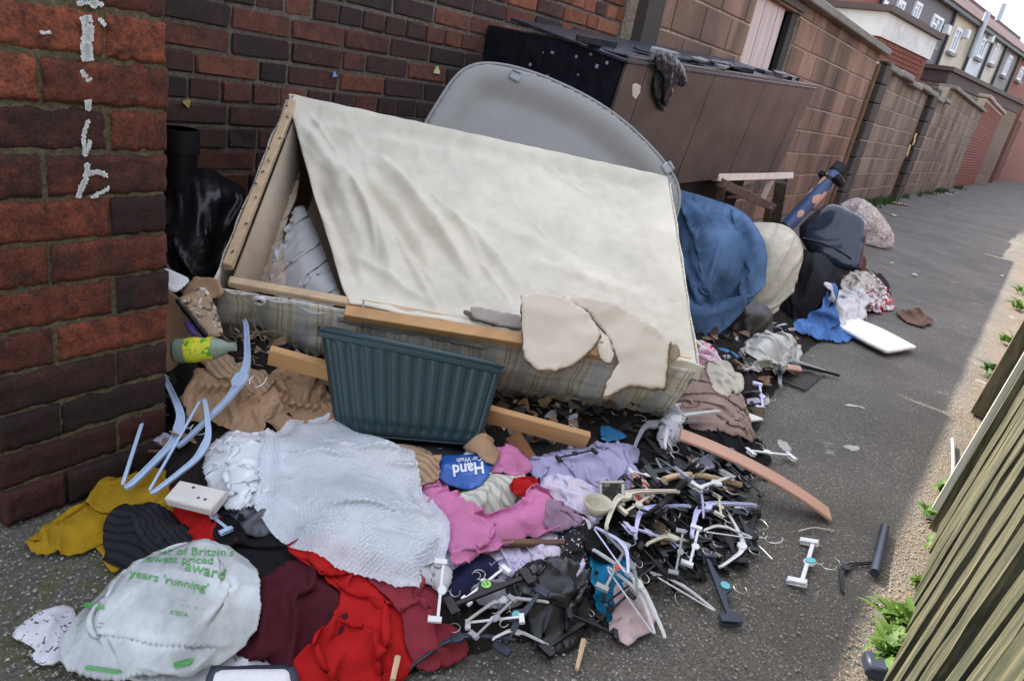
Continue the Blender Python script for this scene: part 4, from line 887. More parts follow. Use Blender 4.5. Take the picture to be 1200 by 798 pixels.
q = [(i * nv + j, (i + 1) * nv + j, (i + 1) * nv + j + 1, i * nv + j + 1) for i in range(nu - 1) for j in range(nv - 1)]
vv = dv(u.ravel(), v.ravel(), w.ravel()); part('underside_cloth', vv, q, SHEET, divan, uv=np.stack([u.ravel(), v.ravel()], 1), solid=.0025)
# front hem on the right, sagging over the rim
def hem(U, V): return dv(LU * (.70 + .315 * U), -.022 + .02 * V - .006 * np.sin(U * 20), .016 - (1 - V) * (.03 + .02 * U + .006 * np.sin(U * 31)))
side('cloth_hem', hem, 60, 10, (1, .1), m=SHEET)
# white piping frayed along the front, corner wrap
g = G(); pts = [dv(.03 + .64 * t, -.020 - .006 * math.sin(t * 40), .006 - .030 * math.sin(t * math.pi) ** 2 - .004 * math.sin(t * 23)) for t in np.linspace(0, 1, 50)]; g.tube(pts, .0032, 6); g.part('piping', WAD, divan)
side('frayed_strip', lambda U, V: dv(.32 + .42 * U, -.022 - .003 * fbm(U * 9, V * 2, 3), -.012 - V * (.030 + .010 * fbm(U * 20, V, 3)) - .012 * U), 70, 6, (.4, .05), m=mat('frayed_lining', (.56, .53, .48), bump=.7, bscale=200, dirt=.3))
c_ = dv(*[float(k) for k in uvp(304, 353)][:1], -.03, -.045); c_ = onpl(304, 353, dv(0, -.028, 0), ev); a = np.linspace(0, 2 * math.pi, 19)
g = G().tube([c_ + (eu * math.cos(t) + en * math.sin(t)) * .013 for t in a], .006, 8, False); sk = g.part('castor_socket', white_pl, divan); G().tube([c_ + ev * .012, c_ + ev * .004], .011, 14).part('socket_hole', mat('dark_hole', (.02, .018, .016)), divan)
# torn pale board flaps at the front right
FLAP = mat('torn_board', (.80, .70, .58), rough=.9, var=.04, dirt=.0); FCORE = mat('torn_core', (.26, .17, .10), rough=.95, var=.3, vscale=40); b0 = dv(.9, .0, .035)
def flap(nm, px, off, m=FLAP, th=.0022, tilt=0.):
    plate(nm, px, m, divan, dv(.9, -.0, off), nrm(en - ev * tilt), th, curl=.006, jag=.005)
    if m is FLAP:
        px = np.array(px, float); c = px.mean(0); SEED[0] -= 13; plate('torn_edge', c + (px - c) * 1.03 + [0, 1.6], FCORE, divan, dv(.9, 0., off - .0035), nrm(en - ev * tilt), .002, curl=.006, jag=.005)
flap('tear_shadow', [(540, 362), (556, 366), (600, 378), (612, 384), (612, 388), (580, 382), (552, 374)], .016, mat('tear_shadow_card', (.13, .11, .095)), tilt=.2)  # dark plate stands in for the shadow in the gap under the flap
flap('torn_flap', [(551, 358), (575, 362), (614, 372), (613, 384), (590, 382), (565, 376), (554, 372)], .030, mat('grey_card', (.34, .30, .26)), tilt=.4)
flap('torn_flap', [(655, 350), (680, 346), (712, 352), (745, 368), (788, 400), (784, 408), (779, 456), (738, 452), (706, 468), (712, 446), (726, 426), (718, 402), (705, 385), (690, 366)], .056, tilt=.8)
flap('torn_flap', [(700, 408), (712, 398), (720, 415), (716, 428), (704, 420)], .060, tilt=.8)
flap('torn_flap', [(611, 347), (628, 341), (646, 344), (668, 350), (690, 368), (704, 392), (698, 404), (672, 428), (650, 434), (630, 433), (614, 420), (612, 385)], .078, tilt=.8)
flap('torn_liner', [(785, 402), (795, 404), (797, 418), (788, 424), (782, 415)], .03, LIN, tilt=.6)
# hanging thread
G().tube([dv(.285 * LU, .0, .04), dv(.287 * LU, -.02, .015), dv(.285 * LU, -.03, -.03)], .003, 5).part('loose_strip', WAD, divan)

# ------------------------------------------------------------------ grey moulded lid behind it
nl = nrm(nrm(-np.array([eu[1], -eu[0], 0]) * [1, 1, 0]) * 1.0 + np.array([0, 0, .55])); 
nl = nl if nl @ (CAM - C1) > 0 else nrm(nl * [-1, -1, 1]); bl = C1 + ev * .07
lid_px = [(478, 190), (497, 147), (516, 116), (531, 93), (546, 80), (566, 74), (600, 78), (640, 91), (690, 114), (735, 145), (772, 182), (793, 212), (797, 235), (790, 262), (770, 290), (720, 290), (600, 260), (520, 230)]
w3 = chaikin([onpl(x, y, bl, nl) for x, y in lid_px], 3); ax = nrm(np.cross((0, 0, 1), nl)); ay = np.cross(nl, ax); o2 = np.stack([(w3 - bl) @ ax, (w3 - bl) @ ay], 1)
P, q, d = polyfill(o2, .011); h = .012 * sm(d / .008) - .045 * sm((d - .035) / .10) + .0015 * fbm(P[:, 0] * 6, P[:, 1] * 6, 2)
LIDM = mat('grey_moulded_plastic', (.27, .258, .245), rough=.55, var=.06, vscale=4, bump=.25, bscale=120, dirt=.4); lid = thing('moulded_lid', 'large grey moulded plastic lid standing behind the upturned bed base', 'lid', (*w3.mean(0)[:2], .2))
part('shell', bl + np.outer(P[:, 0], ax) + np.outer(P[:, 1], ay) + np.outer(h, nl), q, LIDM, lid, solid=.006)
k = len(o2); rimp = bl + np.outer(o2[:, 0], ax) + np.outer(o2[:, 1], ay); G().tube(np.vstack([rimp, rimp[:1]]) + nl * .004, .006, 6, False).part('rim', LIDM, lid)
for px_, an in (((603, 92), .25), ((780, 199), .9)):
    p = onpl(*px_, bl, nl) + nl * .014; ca, sa = math.cos(-an), math.sin(-an); R = np.array([ax * ca + ay * sa, -ax * sa + ay * ca, nl]).T
    G().box(p, (.040, .032, .014), R, bev=.004).box(p + R @ np.array([0, .016, .006]), (.034, .008, .016), R, bev=.002).part('clip', grey_pl, lid)

# ------------------------------------------------------------------ burnt cabinet
kp = [(703, 222), (735, 64), (955, 99), (918, 198)]; kt = np.linalg.svd(np.array([ray(*kp[0]), -ray(*kp[1]), ray(*kp[2]), -ray(*kp[3])]).T)[2][-1]; kt = kt / kt[1] * 3.05
K0, K1, K2, K3 = [CAM + ray(*p) * t for p, t in zip(kp, kt)]
ku = nrm(K2 - K1 + K3 - K0); kd_ = nrm((K0 - K1) - ku * ((K0 - K1) @ ku)); kn = np.cross(ku, kd_); kn = kn if kn @ (CAM - K1) > 0 else -kn
LK, HK = np.linalg.norm(K2 - K1), np.linalg.norm(K1 - K0); 
def prj(p): v = RC.T @ (np.asarray(p) - CAM); return 600 + F * v[0] / -v[2], 399 - F * v[1] / -v[2]
DK = next((c for c in np.arange(.1, 1.2, .01) if prj(K1 - kn * c)[0] < 574), 1.2); q_ = K1 - kn * DK

rl_ = ray(572, 28); tl_ = ((K1 - CAM) @ ku) / (rl_ @ ku); pl_ = CAM + rl_ * tl_; pl_ = pl_ if np.linalg.norm(pl_ - K1) < 1.3 and tl_ > 0 else K1 - kn * DK
kn2 = nrm(K1 - pl_); DK = min(np.linalg.norm(K1 - pl_), 1.0); print('kn2', kn, kn2, DK)
RK = np.array([ku, -kd_, kn]).T; RK = RK if np.linalg.det(RK) > 0 else np.array([ku, kd_, kn]).T
def kb(a, b, c): return K1 + ku * a + kd_ * b - (kn if c < .01 else kn2) * c
print('cabinet', K0, K1, K2, K3, LK, HK, DK, q_)
cab = thing('burnt_cabinet', 'long brown and black cabinet with charred top dumped against the wall', 'cabinet', (*kb(LK / 2, HK, DK / 2)[:2], 0))
CHAR = mat('charred_black', (.010, .012, .020), rough=.32, var=.5, vscale=20, bump=.6, bscale=30, dirt=.2); BRN = mat('brown_laminate', (.070, .053, .043), rough=.45, var=.35, vscale=4.5, bump=.3, bscale=60, dirt=.6); SEAM = mat('seam_dark', (.012, .010, .01))
kv = [K1 + ku * a_ + kd_ * b_ - kn * c_ * .008 - kn2 * c_ * (DK - .01) * e_ for e_ in (0, 1) for b_ in (.005, HK - .005) for a_ in (.005, LK - .005) for c_ in (1,)]
part('carcass', kv, [(0, 2, 3, 1), (4, 5, 7, 6), (0, 1, 5, 4), (2, 6, 7, 3), (0, 4, 6, 2), (1, 3, 7, 5)], CHAR, cab, smooth=False)
edges = [0] + [((onpl(x, 70, K1, kn) - K1) @ ku) for x in (760, 838, 899, 945)] + [LK]
edges = [0.0, *[float((onpl(x, y, K1, kn) - K1) @ ku) for x, y in ((760, 68), (838, 80), (898, 90), (944, 98))], LK]
for i in range(5): G().box(kb((edges[i] + edges[i + 1]) / 2, HK / 2, -.006), (edges[i + 1] - edges[i] - .006, HK - .004, .016), RK, bev=.002).part('door_panel', BRN, cab)
G().box(kb(.5 * LK, -.006, DK * .4), (LK + .02, .014, DK * .85), RK, bev=.003).part('top_edge', mat('ash_blue', (.030, .036, .050), rough=.4, var=.8, vscale=25, bump=.8, bscale=30), cab)
rr = np.random.RandomState(9)
for i in range(26):
    t_ = rr.rand(); g = G(); c0 = kb(LK * (-.02 + 1.0 * t_), -.012 - .022 * rr.rand() * (1 if t_ < .75 else .5), .02 + .25 * rr.rand()); n_ = 9; a = np.sort(rr.rand(n_)) * 6.28; o = np.c_[np.cos(a) * (.07 + .13 * rr.rand()), np.sin(a) * .05] * (.6 + .6 * rr.rand(n_))[:, None]
    g.prism(o, .006 + .02 * rr.rand(), c0, RK @ np.array([[1, 0, 0], [0, 0, 1], [0, -1, 0]]) @ np.array([[math.cos(.2 * rr.randn()), -math.sin(.2), 0], [math.sin(.2), 1, 0], [0, 0, 1]]))
    g.part('charred_scrap', [CHAR, MATS['ash_blue'], mat('ash_grey', (.22, .21, .20), var=.5, vscale=30), CHAR][i % 4], cab, smooth=False)
puffy('burnt_rag', None, None, [(765, 62), (785, 60), (800, 75), (806, 95), (800, 104), (790, 98), (782, 128), (776, 120), (778, 92), (768, 80)], CHAR, kb(.1, .05, -.04), kn, .012, edge=.03, fold=(80, .01, .04), res=.007, parent=cab, sim=False)
puffy('scorch_hole', None, None, [(768, 82), (776, 92), (783, 98), (780, 116), (778, 130), (771, 118), (765, 100)], SEAM, kb(.1, .05, -.018), kn, .003, edge=.01, fold=(80, .0, .04), cr=(0, .1), res=.01, parent=cab)
plate('pale_patch', [(741, 100), (746, 98), (751, 101), (750, 109), (745, 117), (741, 113)], mat('pale_patch', (.6, .52, .42)), cab, kb(.1, .05, -.016), kn, .002, 0, .005, .001)
for x, y in ((648, 62), (622, 76), (676, 67), (705, 60), (712, 74), (693, 64), (678, 88), (642, 90), (637, 62), (700, 78)):
    p = onpl(x, y, K1, ku); G().box(p - ku * .004, (.004, .006 + .010 * rr.rand(), .012 * rr.rand() + .004), RK).part('ash_fleck', mat('ash_fleck', (.3, .31, .34)), cab)
# what carries it: a broken table frame
def nc(b, t=.45): b = np.asarray(b); return nrm(nrm((CAM - b) * [1, 1, 0]) + np.array([0, 0, t]))
tb = thing('table_frame', 'broken wooden table frame with a pale top rail under the burnt cabinet', 'table', (*K3[:2], 0)); dk = wood_mat('dark_wood', (.16, .10, .06), dark=.5, axis=2, streak=14); gw = wood_mat('grey_wood', (.20, .17, .13), dark=.4, axis=2, streak=14)
def bar(g, a, b, w, t): a, b = np.asarray(a), np.asarray(b); R = frame(b - a, (CAM - a)); return g.box((a + b) / 2, (np.linalg.norm(b - a), w, t), R, bev=.003)
bp_ = K3 - ku * .15; bn = kn; Q = lambda x, y, o=0.: onpl(x, y, bp_ + bn * o, bn)
bar(G(), Q(838, 208), Q(926, 206), .045, .05).part('top_rail', mat('white_gloss_wood', (.66, .56, .47), rough=.5, dirt=.3), tb)
bar(G(), Q(903, 212, .01), Q(893, 234, .01), .04, .04).part('bracket', MATS['white_gloss_wood'], tb)
bar(G(), Q(916, 212, -.03), Q(903, 292, -.03), .085, .06).part('leg', gw, tb); bar(G(), Q(844, 214, .03), Q(905, 243, .03), .055, .04).part('rail', dk, tb)
bar(G(), Q(846, 216, .03), Q(838, 262, .03), .05, .04).part('leg', dk, tb); bar(G(), Q(901, 242, .05), Q(892, 290, .05), .045, .04).part('leg', dk, tb); bar(G(), Q(852, 223, -.06), Q(897, 216, -.06), .03, .03).part('rail', gw, tb)
bar(G(), Q(850, 232, -.06), Q(895, 228, -.06), .02, .03).part('rail', gw, tb)
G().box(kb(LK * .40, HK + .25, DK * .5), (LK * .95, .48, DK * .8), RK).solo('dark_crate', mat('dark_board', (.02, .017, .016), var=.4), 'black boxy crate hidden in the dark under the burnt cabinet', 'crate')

# ------------------------------------------------------------------ bundles at the right end
def bun(name, label, cat, px, m, basepx, z, th, edge=.12, t=.5, off=0., **k):
    b = gz(*basepx, z); b = b + nc(b, 0) * off; return puffy(name, label, cat, px, m, b, nc(b, t), th, edge=edge, **k)
pat_bag = print_mat('patterned_bag', (.52, .43, .36), [(.70, .68, .72), (.30, .22, .18), (.16, .10, .16)], 26, thr=.40)
bun('patterned_bag', 'crumpled beige and white patterned bag at the far end of the heap', 'bag', [(983, 242), (992, 234), (1008, 231), (1026, 242), (1040, 260), (1050, 278), (1046, 290), (1030, 289), (1014, 284), (1000, 280)], pat_bag, (1030, 290), .0, .12, edge=.2, fold=(60, .03, .12), cr=(.03, .12), res=.02)
tb2 = gz(950, 300, .15); A_, B_ = onpl(921, 266, tb2, nc(tb2, 0)), onpl(986, 197, tb2 + nc(tb2, 0) * -.25, nc(tb2, 0)); tube = thing('cardboard_tube', 'blue-wrapped cardboard tube with torn peeling paper leaning upwards', 'tube', (*A_[:2], 0))
G().tube([A_, A_ * .5 + B_ * .5, B_], .047, 18).part('tube_core', mat('tube_blue', (.05, .09, .20), rough=.35, var=.3, vscale=9), tube)
ta = nrm(B_ - A_); 
for i in range(15):
    s_ = rr.rand(); an = rr.rand() * 6.28; e1 = nrm(np.cross(ta, (0, 0, 1))); e2 = np.cross(ta, e1); k = 8; L_ = .04 + .10 * rr.rand(); o = []
    for j in range(k):
        a_ = j / k * 6.28; tt_ = s_ * .85 + .05 + L_ * math.cos(a_) * (.6 + .6 * rr.rand()); th_ = an + .5 * math.sin(a_) * (.6 + .6 * rr.rand()); o.append((tt_ * np.linalg.norm(B_ - A_), th_))
    v = [A_ + ta * a_ + (e1 * math.cos(b_) + e2 * math.sin(b_)) * .0492 for a_, b_ in o]; c_ = A_ + ta * np.mean([a_ for a_, b_ in o]) + (e1 * math.cos(an) + e2 * math.sin(an)) * .0505
    part('torn_patch', np.vstack([v, [c_]]), [(j, (j + 1) % k, k) for j in range(k)], mat('peeled_paper', (.58, .36, .27), rough=.9), tube, smooth=False, solid=.002)
G().tube([B_ - ta * .05, B_ + ta * .01], [.058, .058], 20).part('end_collar', black_pl, tube); G().tube([B_ - ta * .13, B_ - ta * .11], [.053, .053], 20).part('band', black_pl, tube)
for k_ in (-1, 1): G().box(B_ - ta * .10 + nrm(np.cross(ta, (0, 0, 1))) * .07 * k_, (.05, .05, .09), frame(ta), bev=.01).part('bracket', black_pl, tube)
bun('rust_cushion', 'dark rust-brown cushion squashed beneath the blue-grey plastic seat', 'cushion', [(958, 300), (990, 300), (1014, 296), (1016, 312), (1008, 328), (985, 324), (962, 316)], cloth_mat('rust_cloth', (.12, .04, .025)), (1005, 330), 0, .12, fold=(20, .02, .08), res=.02)
bun('plastic_chair', 'dark blue-grey moulded plastic seat shell lying on its side', 'seat', [(932, 270), (952, 250), (972, 236), (1000, 248), (1014, 256), (1017, 272), (1012, 300), (1008, 322), (980, 316), (950, 300)], mat('seat_plastic', (.022, .032, .055), rough=.26, var=.25, dirt=.2, coat=.3), (1000, 325), .03, .07, edge=.07, fold=(30, .010, .3), cr=(0, .1), res=.015, off=.03, sim=False, rnd_=.7)
bun('coat', 'black padded coat slumped beside the cream pillow', 'coat', [(938, 300), (955, 294), (970, 300), (986, 326), (982, 350), (960, 376), (935, 388), (905, 380), (880, 374), (900, 355), (925, 335)], cloth_mat('black_nylon', (.013, .013, .016), rough=.6, dirt=.1), (945, 388), 0, .09, fold=(120, .045, .09), cr=(.02, .08), res=.010, rnd_=.15, st=(1.3, 1.15))
bun('leather_jacket', 'dark brown leather jacket crushed under the blue quilt', 'jacket', [(818, 396), (840, 375), (868, 350), (895, 355), (908, 368), (902, 386), (880, 396), (850, 404)], mat('brown_leather', (.05, .038, .030), rough=.4, bump=.6, bscale=60), (860, 404), .0, .09, fold=(10, .02, .06), cr=(.02, .06), res=.010, rnd_=.3, st=(1.45, 1.3))
_se = bpy.data.objects['plastic_chair']; _sb = gz(1000, 325, .03); _sn = nc(_sb, .5); _sc = _sb + nc(_sb, 0) * .03 + _sn * .072; g = G().tube(spline([onpl(x, y, _sc, _sn) for x, y in ((940, 279), (960, 284), (980, 292), (998, 303))], 5), .006, 6); g.part('seam', binbag, _se)
bun('pillow', 'stained cream pillow standing on edge next to the blue quilt', 'pillow', [(868, 262), (900, 260), (922, 264), (936, 276), (943, 296), (936, 322), (922, 345), (905, 360), (885, 362), (868, 350)], cloth_mat('cream_pillow', (.62, .56, .45), dirt=.35), (895, 372), .05, .09, edge=.16, fold=(60, .030, .10), cr=(.016, .10), res=.010, off=.02, rnd_=.25)
_qo = bun('quilt', 'large bundled denim-blue quilt bulging out beside the bed base', 'quilt', [(780, 215), (795, 222), (830, 232), (865, 243), (886, 262), (896, 292), (894, 325), (880, 350), (855, 366), (835, 385), (812, 394), (795, 380), (780, 330), (772, 260)], cloth_mat('blue_denim', (.10, .175, .31), dirt=.3, var=.42, vscale=5), (830, 392), .04, .13, edge=.22, fold=(112, .042, .095), cr=(.018, .12), res=.009, off=.05, rnd_=.2, st=(1.30, 1.10), iters=70, bend=.10)
_qb = gz(830, 392, .04); _qb = _qb + nc(_qb, 0) * .05; _qn = nc(_qb, .5)
for _px, _th, _o in (([(852, 240), (884, 258), (900, 292), (897, 330), (880, 354), (866, 340), (874, 300), (864, 262)], .045, .03), ([(782, 330), (812, 348), (850, 350), (880, 344), (866, 366), (838, 386), (812, 396), (790, 378)], .05, .055), ([(786, 222), (812, 232), (838, 262), (846, 306), (836, 346), (820, 340), (824, 300), (808, 256)], .035, .085)):
    puffy('quilt_fold', None, None, _px, MATS['blue_denim'], _qb + _qn * _o, _qn, _th, edge=.07, fold=(100, .020, .06), cr=(.012, .06), res=.008, parent=_qo, rnd_=.4, st=(1.35, 1.12), iters=60)
# ------------------------------------------------------------------ underlay of the heap, shade of the gaps put into its dark colour
UM = brick_mat('shaded_rubbish_mix', [(.016, .014, .014), (.035, .028, .022), (.075, .055, .038), (.03, .03, .035)], bump=1., soot=.6, scale=30)
ii = (slice(20, 640, 2), slice(0, 300, 2)); a, b = gx[ii], gy[ii]; zz = M0[ii] - .010 + .016 * fbm(a * 40, b * 40, 77) * (M0[ii] > .02); nx_, ny_ = a.shape; keep = blur((M0 > .012).astype(float), 2, 1)[ii] > .02
idx = np.arange(nx_ * ny_).reshape(nx_, ny_); kk = keep[:-1, :-1] & (a[:-1, :-1] < 6.0); q = np.stack([idx[:-1, :-1], idx[1:, :-1], idx[1:, 1:], idx[:-1, 1:]], -1)[kk]
put('rubbish_heap', mesh('rubbish_heap', np.stack([a.ravel(), b.ravel(), zz.ravel() - .004], 1), q, UM), kind='stuff', label='compacted rubbish and leaf litter under the dumped things, coloured dark for the shade in the gaps')
scr = [mat('scrap%d' % i, c, rough=.8, var=.3, vscale=40) for i, c in enumerate([(.30, .19, .11), (.02, .02, .022), (.55, .54, .55), (.12, .08, .05), (.42, .40, .50), (.06, .07, .10)])]
# ------------------------------------------------------------------ behind and left of the divan
p0 = onY(210, 150, 2.14); pipe = thing('drain_pipe', 'short black drain pipe standing in the corner behind the brick pier', 'pipe', (p0[0], 2.13, 0))
G().tube([(p0[0], 2.13, 0), (p0[0], 2.13, p0[2] - .0)], .048, 20).part('pipe', black_pl, pipe); G().tube([(p0[0], 2.13, p0[2] - .07), (p0[0], 2.13, p0[2] + .0)], [.055, .055], 20).part('collar', black_pl, pipe)
puffy('bin_bag', 'shiny black bin bag wedged between the brick pier and the bed base', 'bag', [(188, 235), (205, 210), (235, 193), (262, 206), (290, 222), (282, 250), (262, 290), (252, 335), (200, 330), (180, 300)], binbag, onY(230, 300, 2.0), nrm((-.35, -.8, .45)), .11, edge=.16, fold=(35, .022, .12), cr=(.030, .08), res=.009, st=(1.5, 1.4), bend=.06, rnd_=.3)
def flatq(name, label, cat, px, z, m, th=.004, nor=(0, 0, 1), curl=.006, par=None, jag=.002, res=.009, k=0, group=None, cs=.09):
    c = np.mean([gz(x, y, z) for x, y in px], 0); return plate(name, px, m, par, c, nor, th, curl, res, jag, label, cat, group, cs, k)
ptd = print_mat('printed_card', (.44, .31, .20), [(.10, .08, .07), (.62, .60, .58)], 34, thr=.40)
flatq('brown_board', 'tan board leaning behind the pier edge, left of the bed base', 'board', [(186, 330), (214, 352), (240, 395), (232, 440), (196, 450), (186, 400)], .22, card, .006, (-.3, -.7, .7))
flatq('cardboard_roll', 'curved brown card tucked under the black bin bag', 'card', [(214, 338), (228, 322), (256, 330), (262, 348), (240, 352), (216, 350)], .33, kraft, .004, (-.2, -.5, .8), .02)
flatq('printed_paper', 'white crumpled printed paper above the tan card by the pier', 'paper', [(186, 318), (193, 312), (224, 326), (212, 340), (205, 345), (190, 338)], .35, print_mat('news', (.68, .66, .66), [(.3, .3, .34)], 90, thr=.36), .002, (-.3, -.6, .7), .012)
bx = thing('cardboard_box', 'flattened printed cardboard box with a black side beside the bed base corner', 'box', gz(230, 395, .2)); flatq('face', None, None, [(207, 350), (240, 335), (256, 365), (262, 392), (246, 396)], .30, ptd, .006, (-.3, -.55, .8), .003, bx); flatq('side', None, None, [(204, 352), (208, 349), (248, 396), (246, 400), (238, 396)], .30, black_pl, .006, (-.5, -.6, .3), .002, bx)
flatq('purple_strip', 'small purple plastic comb between box and bottle', 'plastic', [(214, 376), (222, 376), (240, 393), (236, 398), (222, 390)], .26, mat('purple', (.20, .12, .48), rough=.4), .005, (-.3, -.5, .8), .006)
# bottle
A_, B_ = gz(203, 412, .25), gz(252, 408, .27); bt = thing('plastic_bottle', 'crushed green and yellow plastic bottle with a clear base by the pier', 'bottle', gz(203, 412, .25)); d_ = nrm(B_ - A_)
G().tube([A_, A_ + d_ * .008, A_ + d_ * .03], [.022, .029, .029], 18).part('base', mat('clear_green', (.30, .36, .28), rough=.15, sub=.3), bt); G().tube([A_ + d_ * t for t in (.03, .05, .07, .09)], [.0285, .030, .026, .028], 18).part('label', print_mat('bottle_label', (.52, .58, .04), [(.12, .34, .04), (.75, .62, .05)], 30, rough=.35), bt); G().tube([A_ + d_ * .09, A_ + d_ * .11, A_ + d_ * .125, A_ + d_ * .14], [.026, .020, .011, .011], 14).part('neck', MATS['clear_green'], bt)
bbtxt = lambda a, b, flip=1: (a, b)
# crumpled wrapping paper
cloth('brown_paper', 'large crumpled sheet of brown wrapping paper right of the tall pale hanger', 'paper', [(312, 475), (322, 450), (335, 432), (380, 432), (392, 470), (396, 498), (352, 502), (318, 500)], kraft, .0, .01, .04, (20, .018, .07), (.055, .055), .0095, rag=.008, solid=.0012, smooth=False, sm_k=0, st=(1.3, 1.25), bend=.3, bend4=.0, iters=40)
cloth('brown_paper', 'crushed brown paper between the pale blue hangers', 'paper', [(222, 462), (242, 440), (280, 432), (312, 448), (318, 480), (300, 500), (268, 492), (228, 488)], kraft, .0, .01, .04, (60, .018, .06), (.055, .05), .0095, rag=.008, solid=.0012, smooth=False, sm_k=0, st=(1.3, 1.25), bend=.3, bend4=.0, iters=40)
cloth('corrugated_card', 'torn corrugated card strip below the corner of the bed base', 'card', [(232, 412), (252, 404), (300, 430), (318, 446), (290, 452), (246, 432)], stripe_mat('corrugated', (.42, .28, .18), [(0, .012, 0, .005, (.25, .16, .10), .8)]), .02, .0, .03, (30, .012, .05), (.012, .06), .006)
# planks under the front
def plank(name, label, cat, a, b, w, th, m, roll=0., bow=0., group=None, bev=.002):
    a, b = np.asarray(a, float), np.asarray(b, float); n = 14; upv = np.array([0, 0, 1.]); R = frame(b - a, upv + roll * np.cross(nrm(b - a), upv)); L_ = np.linalg.norm(b - a); V_ = []
    for i in range(n):
        t = i / (n - 1); c = a + (b - a) * t + R @ np.array([0, 0, bow * 4 * t * (1 - t)])
        for (p_, q_) in ((-w / 2, -th / 2 + bev), (-w / 2 + bev, -th / 2), (w / 2 - bev, -th / 2), (w / 2, -th / 2 + bev), (w / 2, th / 2 - bev), (w / 2 - bev, th / 2), (-w / 2 + bev, th / 2), (-w / 2, th / 2 - bev)): V_.append(c + R @ np.array([0, p_, q_]))
    f = [(i * 8 + k, i * 8 + (k + 1) % 8, (i + 1) * 8 + (k + 1) % 8, (i + 1) * 8 + k) for i in range(n - 1) for k in range(8)] + [tuple(range(8))[::-1], tuple((n - 1) * 8 + k for k in range(8))]
    v = np.array(V_); c = v.mean(0); R2 = R.T; o = put(name, mesh(name, (v - c) @ R, f, m, smooth='auto'), None, c, label, cat, group); o.rotation_euler = Matrix(R.tolist()).to_euler(); return o
plank('wooden_batten', 'long pine batten poking out under the bed base behind the green trough', 'batten', gz(316, 416, .24), gz(688, 516, .13), .022, .048, pine, .25)
plank('wooden_block', 'short orange-brown wooden block below the pine batten', 'block', gz(600, 512, .10), gz(622, 545, .06), .05, .02, wood_mat('orange_wood', (.30, .13, .05), dark=.6, streak=12), .2)
dkb = thing('suitcase_lid', 'dark grey fabric panel with a brown wooden edge under the pink cloth', 'panel', gz(590, 600, .06))
flatq('panel', None, None, [(470, 518), (520, 520), (690, 560), (700, 632), (640, 634), (508, 628), (470, 590)], .085, cloth_mat('charcoal_panel', (.035, .035, .045)), .02, (-.05, -.02, 1), .004, dkb, .001, .012)
E_, F_ = gz(512, 636, .085), gz(660, 638, .085); G().box((E_ + F_) / 2, (np.linalg.norm(E_ - F_), .012, .030), frame(F_ - E_, (-.3, -.3, .8)), bev=.002).part('edge', wood_mat('brown_edge', (.17, .085, .045), dark=.5, streak=12), dkb)

# ------------------------------------------------------------------ clothes and bags, from the bottom upwards
red = cloth_mat('red_jersey', (.42, .012, .012)); maroon = cloth_mat('maroon_knit', (.065, .010, .016)); rose = cloth_mat('dusty_red', (.26, .035, .050)); must = cloth_mat('mustard_knit', (.36, .21, .012), bscale=260, bump=.8)
blk = cloth_mat('black_jersey', (.011, .011, .013)); lilc = cloth_mat('lilac_cotton', (.38, .36, .54)); pink = cloth_mat('pink_towelling', (.56, .19, .36)); navy = cloth_mat('navy_cloth', (.018, .020, .055)); tan = cloth_mat('taupe_jersey', (.33, .235, .20)); turq = cloth_mat('turquoise', (.01, .20, .38), rough=.6)
flo = print_mat('lilac_floral', (.52, .48, .62), [(.24, .26, .50), (.50, .34, .40)], 60, thr=.42); flo2 = print_mat('pale_floral', (.60, .55, .66), [(.35, .42, .70), (.66, .50, .56)], 45, thr=.40); lace = print_mat('black_lace', (.02, .02, .022), [(.55, .52, .55)], 90, thr=.36)
leo = print_mat('spotted_lawn', (.62, .60, .64), [(.10, .10, .16)], 80, thr=.38); pred = print_mat('pink_red_print', (.66, .45, .55), [(.50, .02, .08), (.70, .62, .68)], 40, thr=.45)
tick = stripe_mat('striped_towel', (.60, .58, .50), [(0, .020, 0, .008, (.33, .34, .31), .8), (1, .11, 0, .004, (.12, .12, .12), .7)]); wr = cloth
D = []   # (name, label, category, outline, material, keyword args)
cloth('red_cloth', 'bright red cloth beneath the white carton near the pier', 'cloth', [(188, 578), (215, 582), (262, 592), (290, 600), (282, 622), (262, 632), (225, 628), (200, 605)], red, .0, .02, .05, (10, .02, .05), (.012, .05))
cloth('mustard_sock', 'mustard yellow cloth end hanging at the edge of the charcoal knit', 'cloth', [(118, 625), (142, 625), (142, 655), (130, 662)], must, 0, .012, .03)
cloth('mustard_jumper', 'mustard yellow knitted sleeve lying against the foot of the pier', 'jumper', [(36, 636), (55, 612), (90, 588), (125, 580), (140, 592), (140, 618), (120, 632), (80, 636), (50, 640)], must, 0, .03, .05, (15, .022, .05), (.012, .05))
cloth('mustard_jumper', 'upper crumpled part of mustard knitwear behind the pale blue hanger tips', 'jumper', [(106, 570), (125, 556), (158, 546), (178, 556), (190, 566), (190, 600), (168, 598), (140, 592), (110, 582)], must, .01, .03, .05, (50, .024, .05), (.014, .05))
cloth('charcoal_hat', 'charcoal ribbed knitted hat next to the mustard jumper', 'hat', [(132, 640), (134, 600), (150, 592), (185, 596), (210, 612), (222, 636), (205, 652), (170, 666), (142, 664)], stripe_mat('charcoal_rib', (.022, .022, .028), [(0, .009, 0, .003, (.010, .010, .012), .9)]), 0, .05, .07, (80, .006, .04), (.004, .06))
cloth('black_jumper', 'black openwork top lying between the carrier bag and the bubble wrap', 'top', [(258, 598), (290, 580), (335, 590), (368, 640), (362, 665), (330, 690), (305, 700), (285, 655), (262, 632)], blk, 0, .02, .05, (130, .02, .045), (.02, .035))
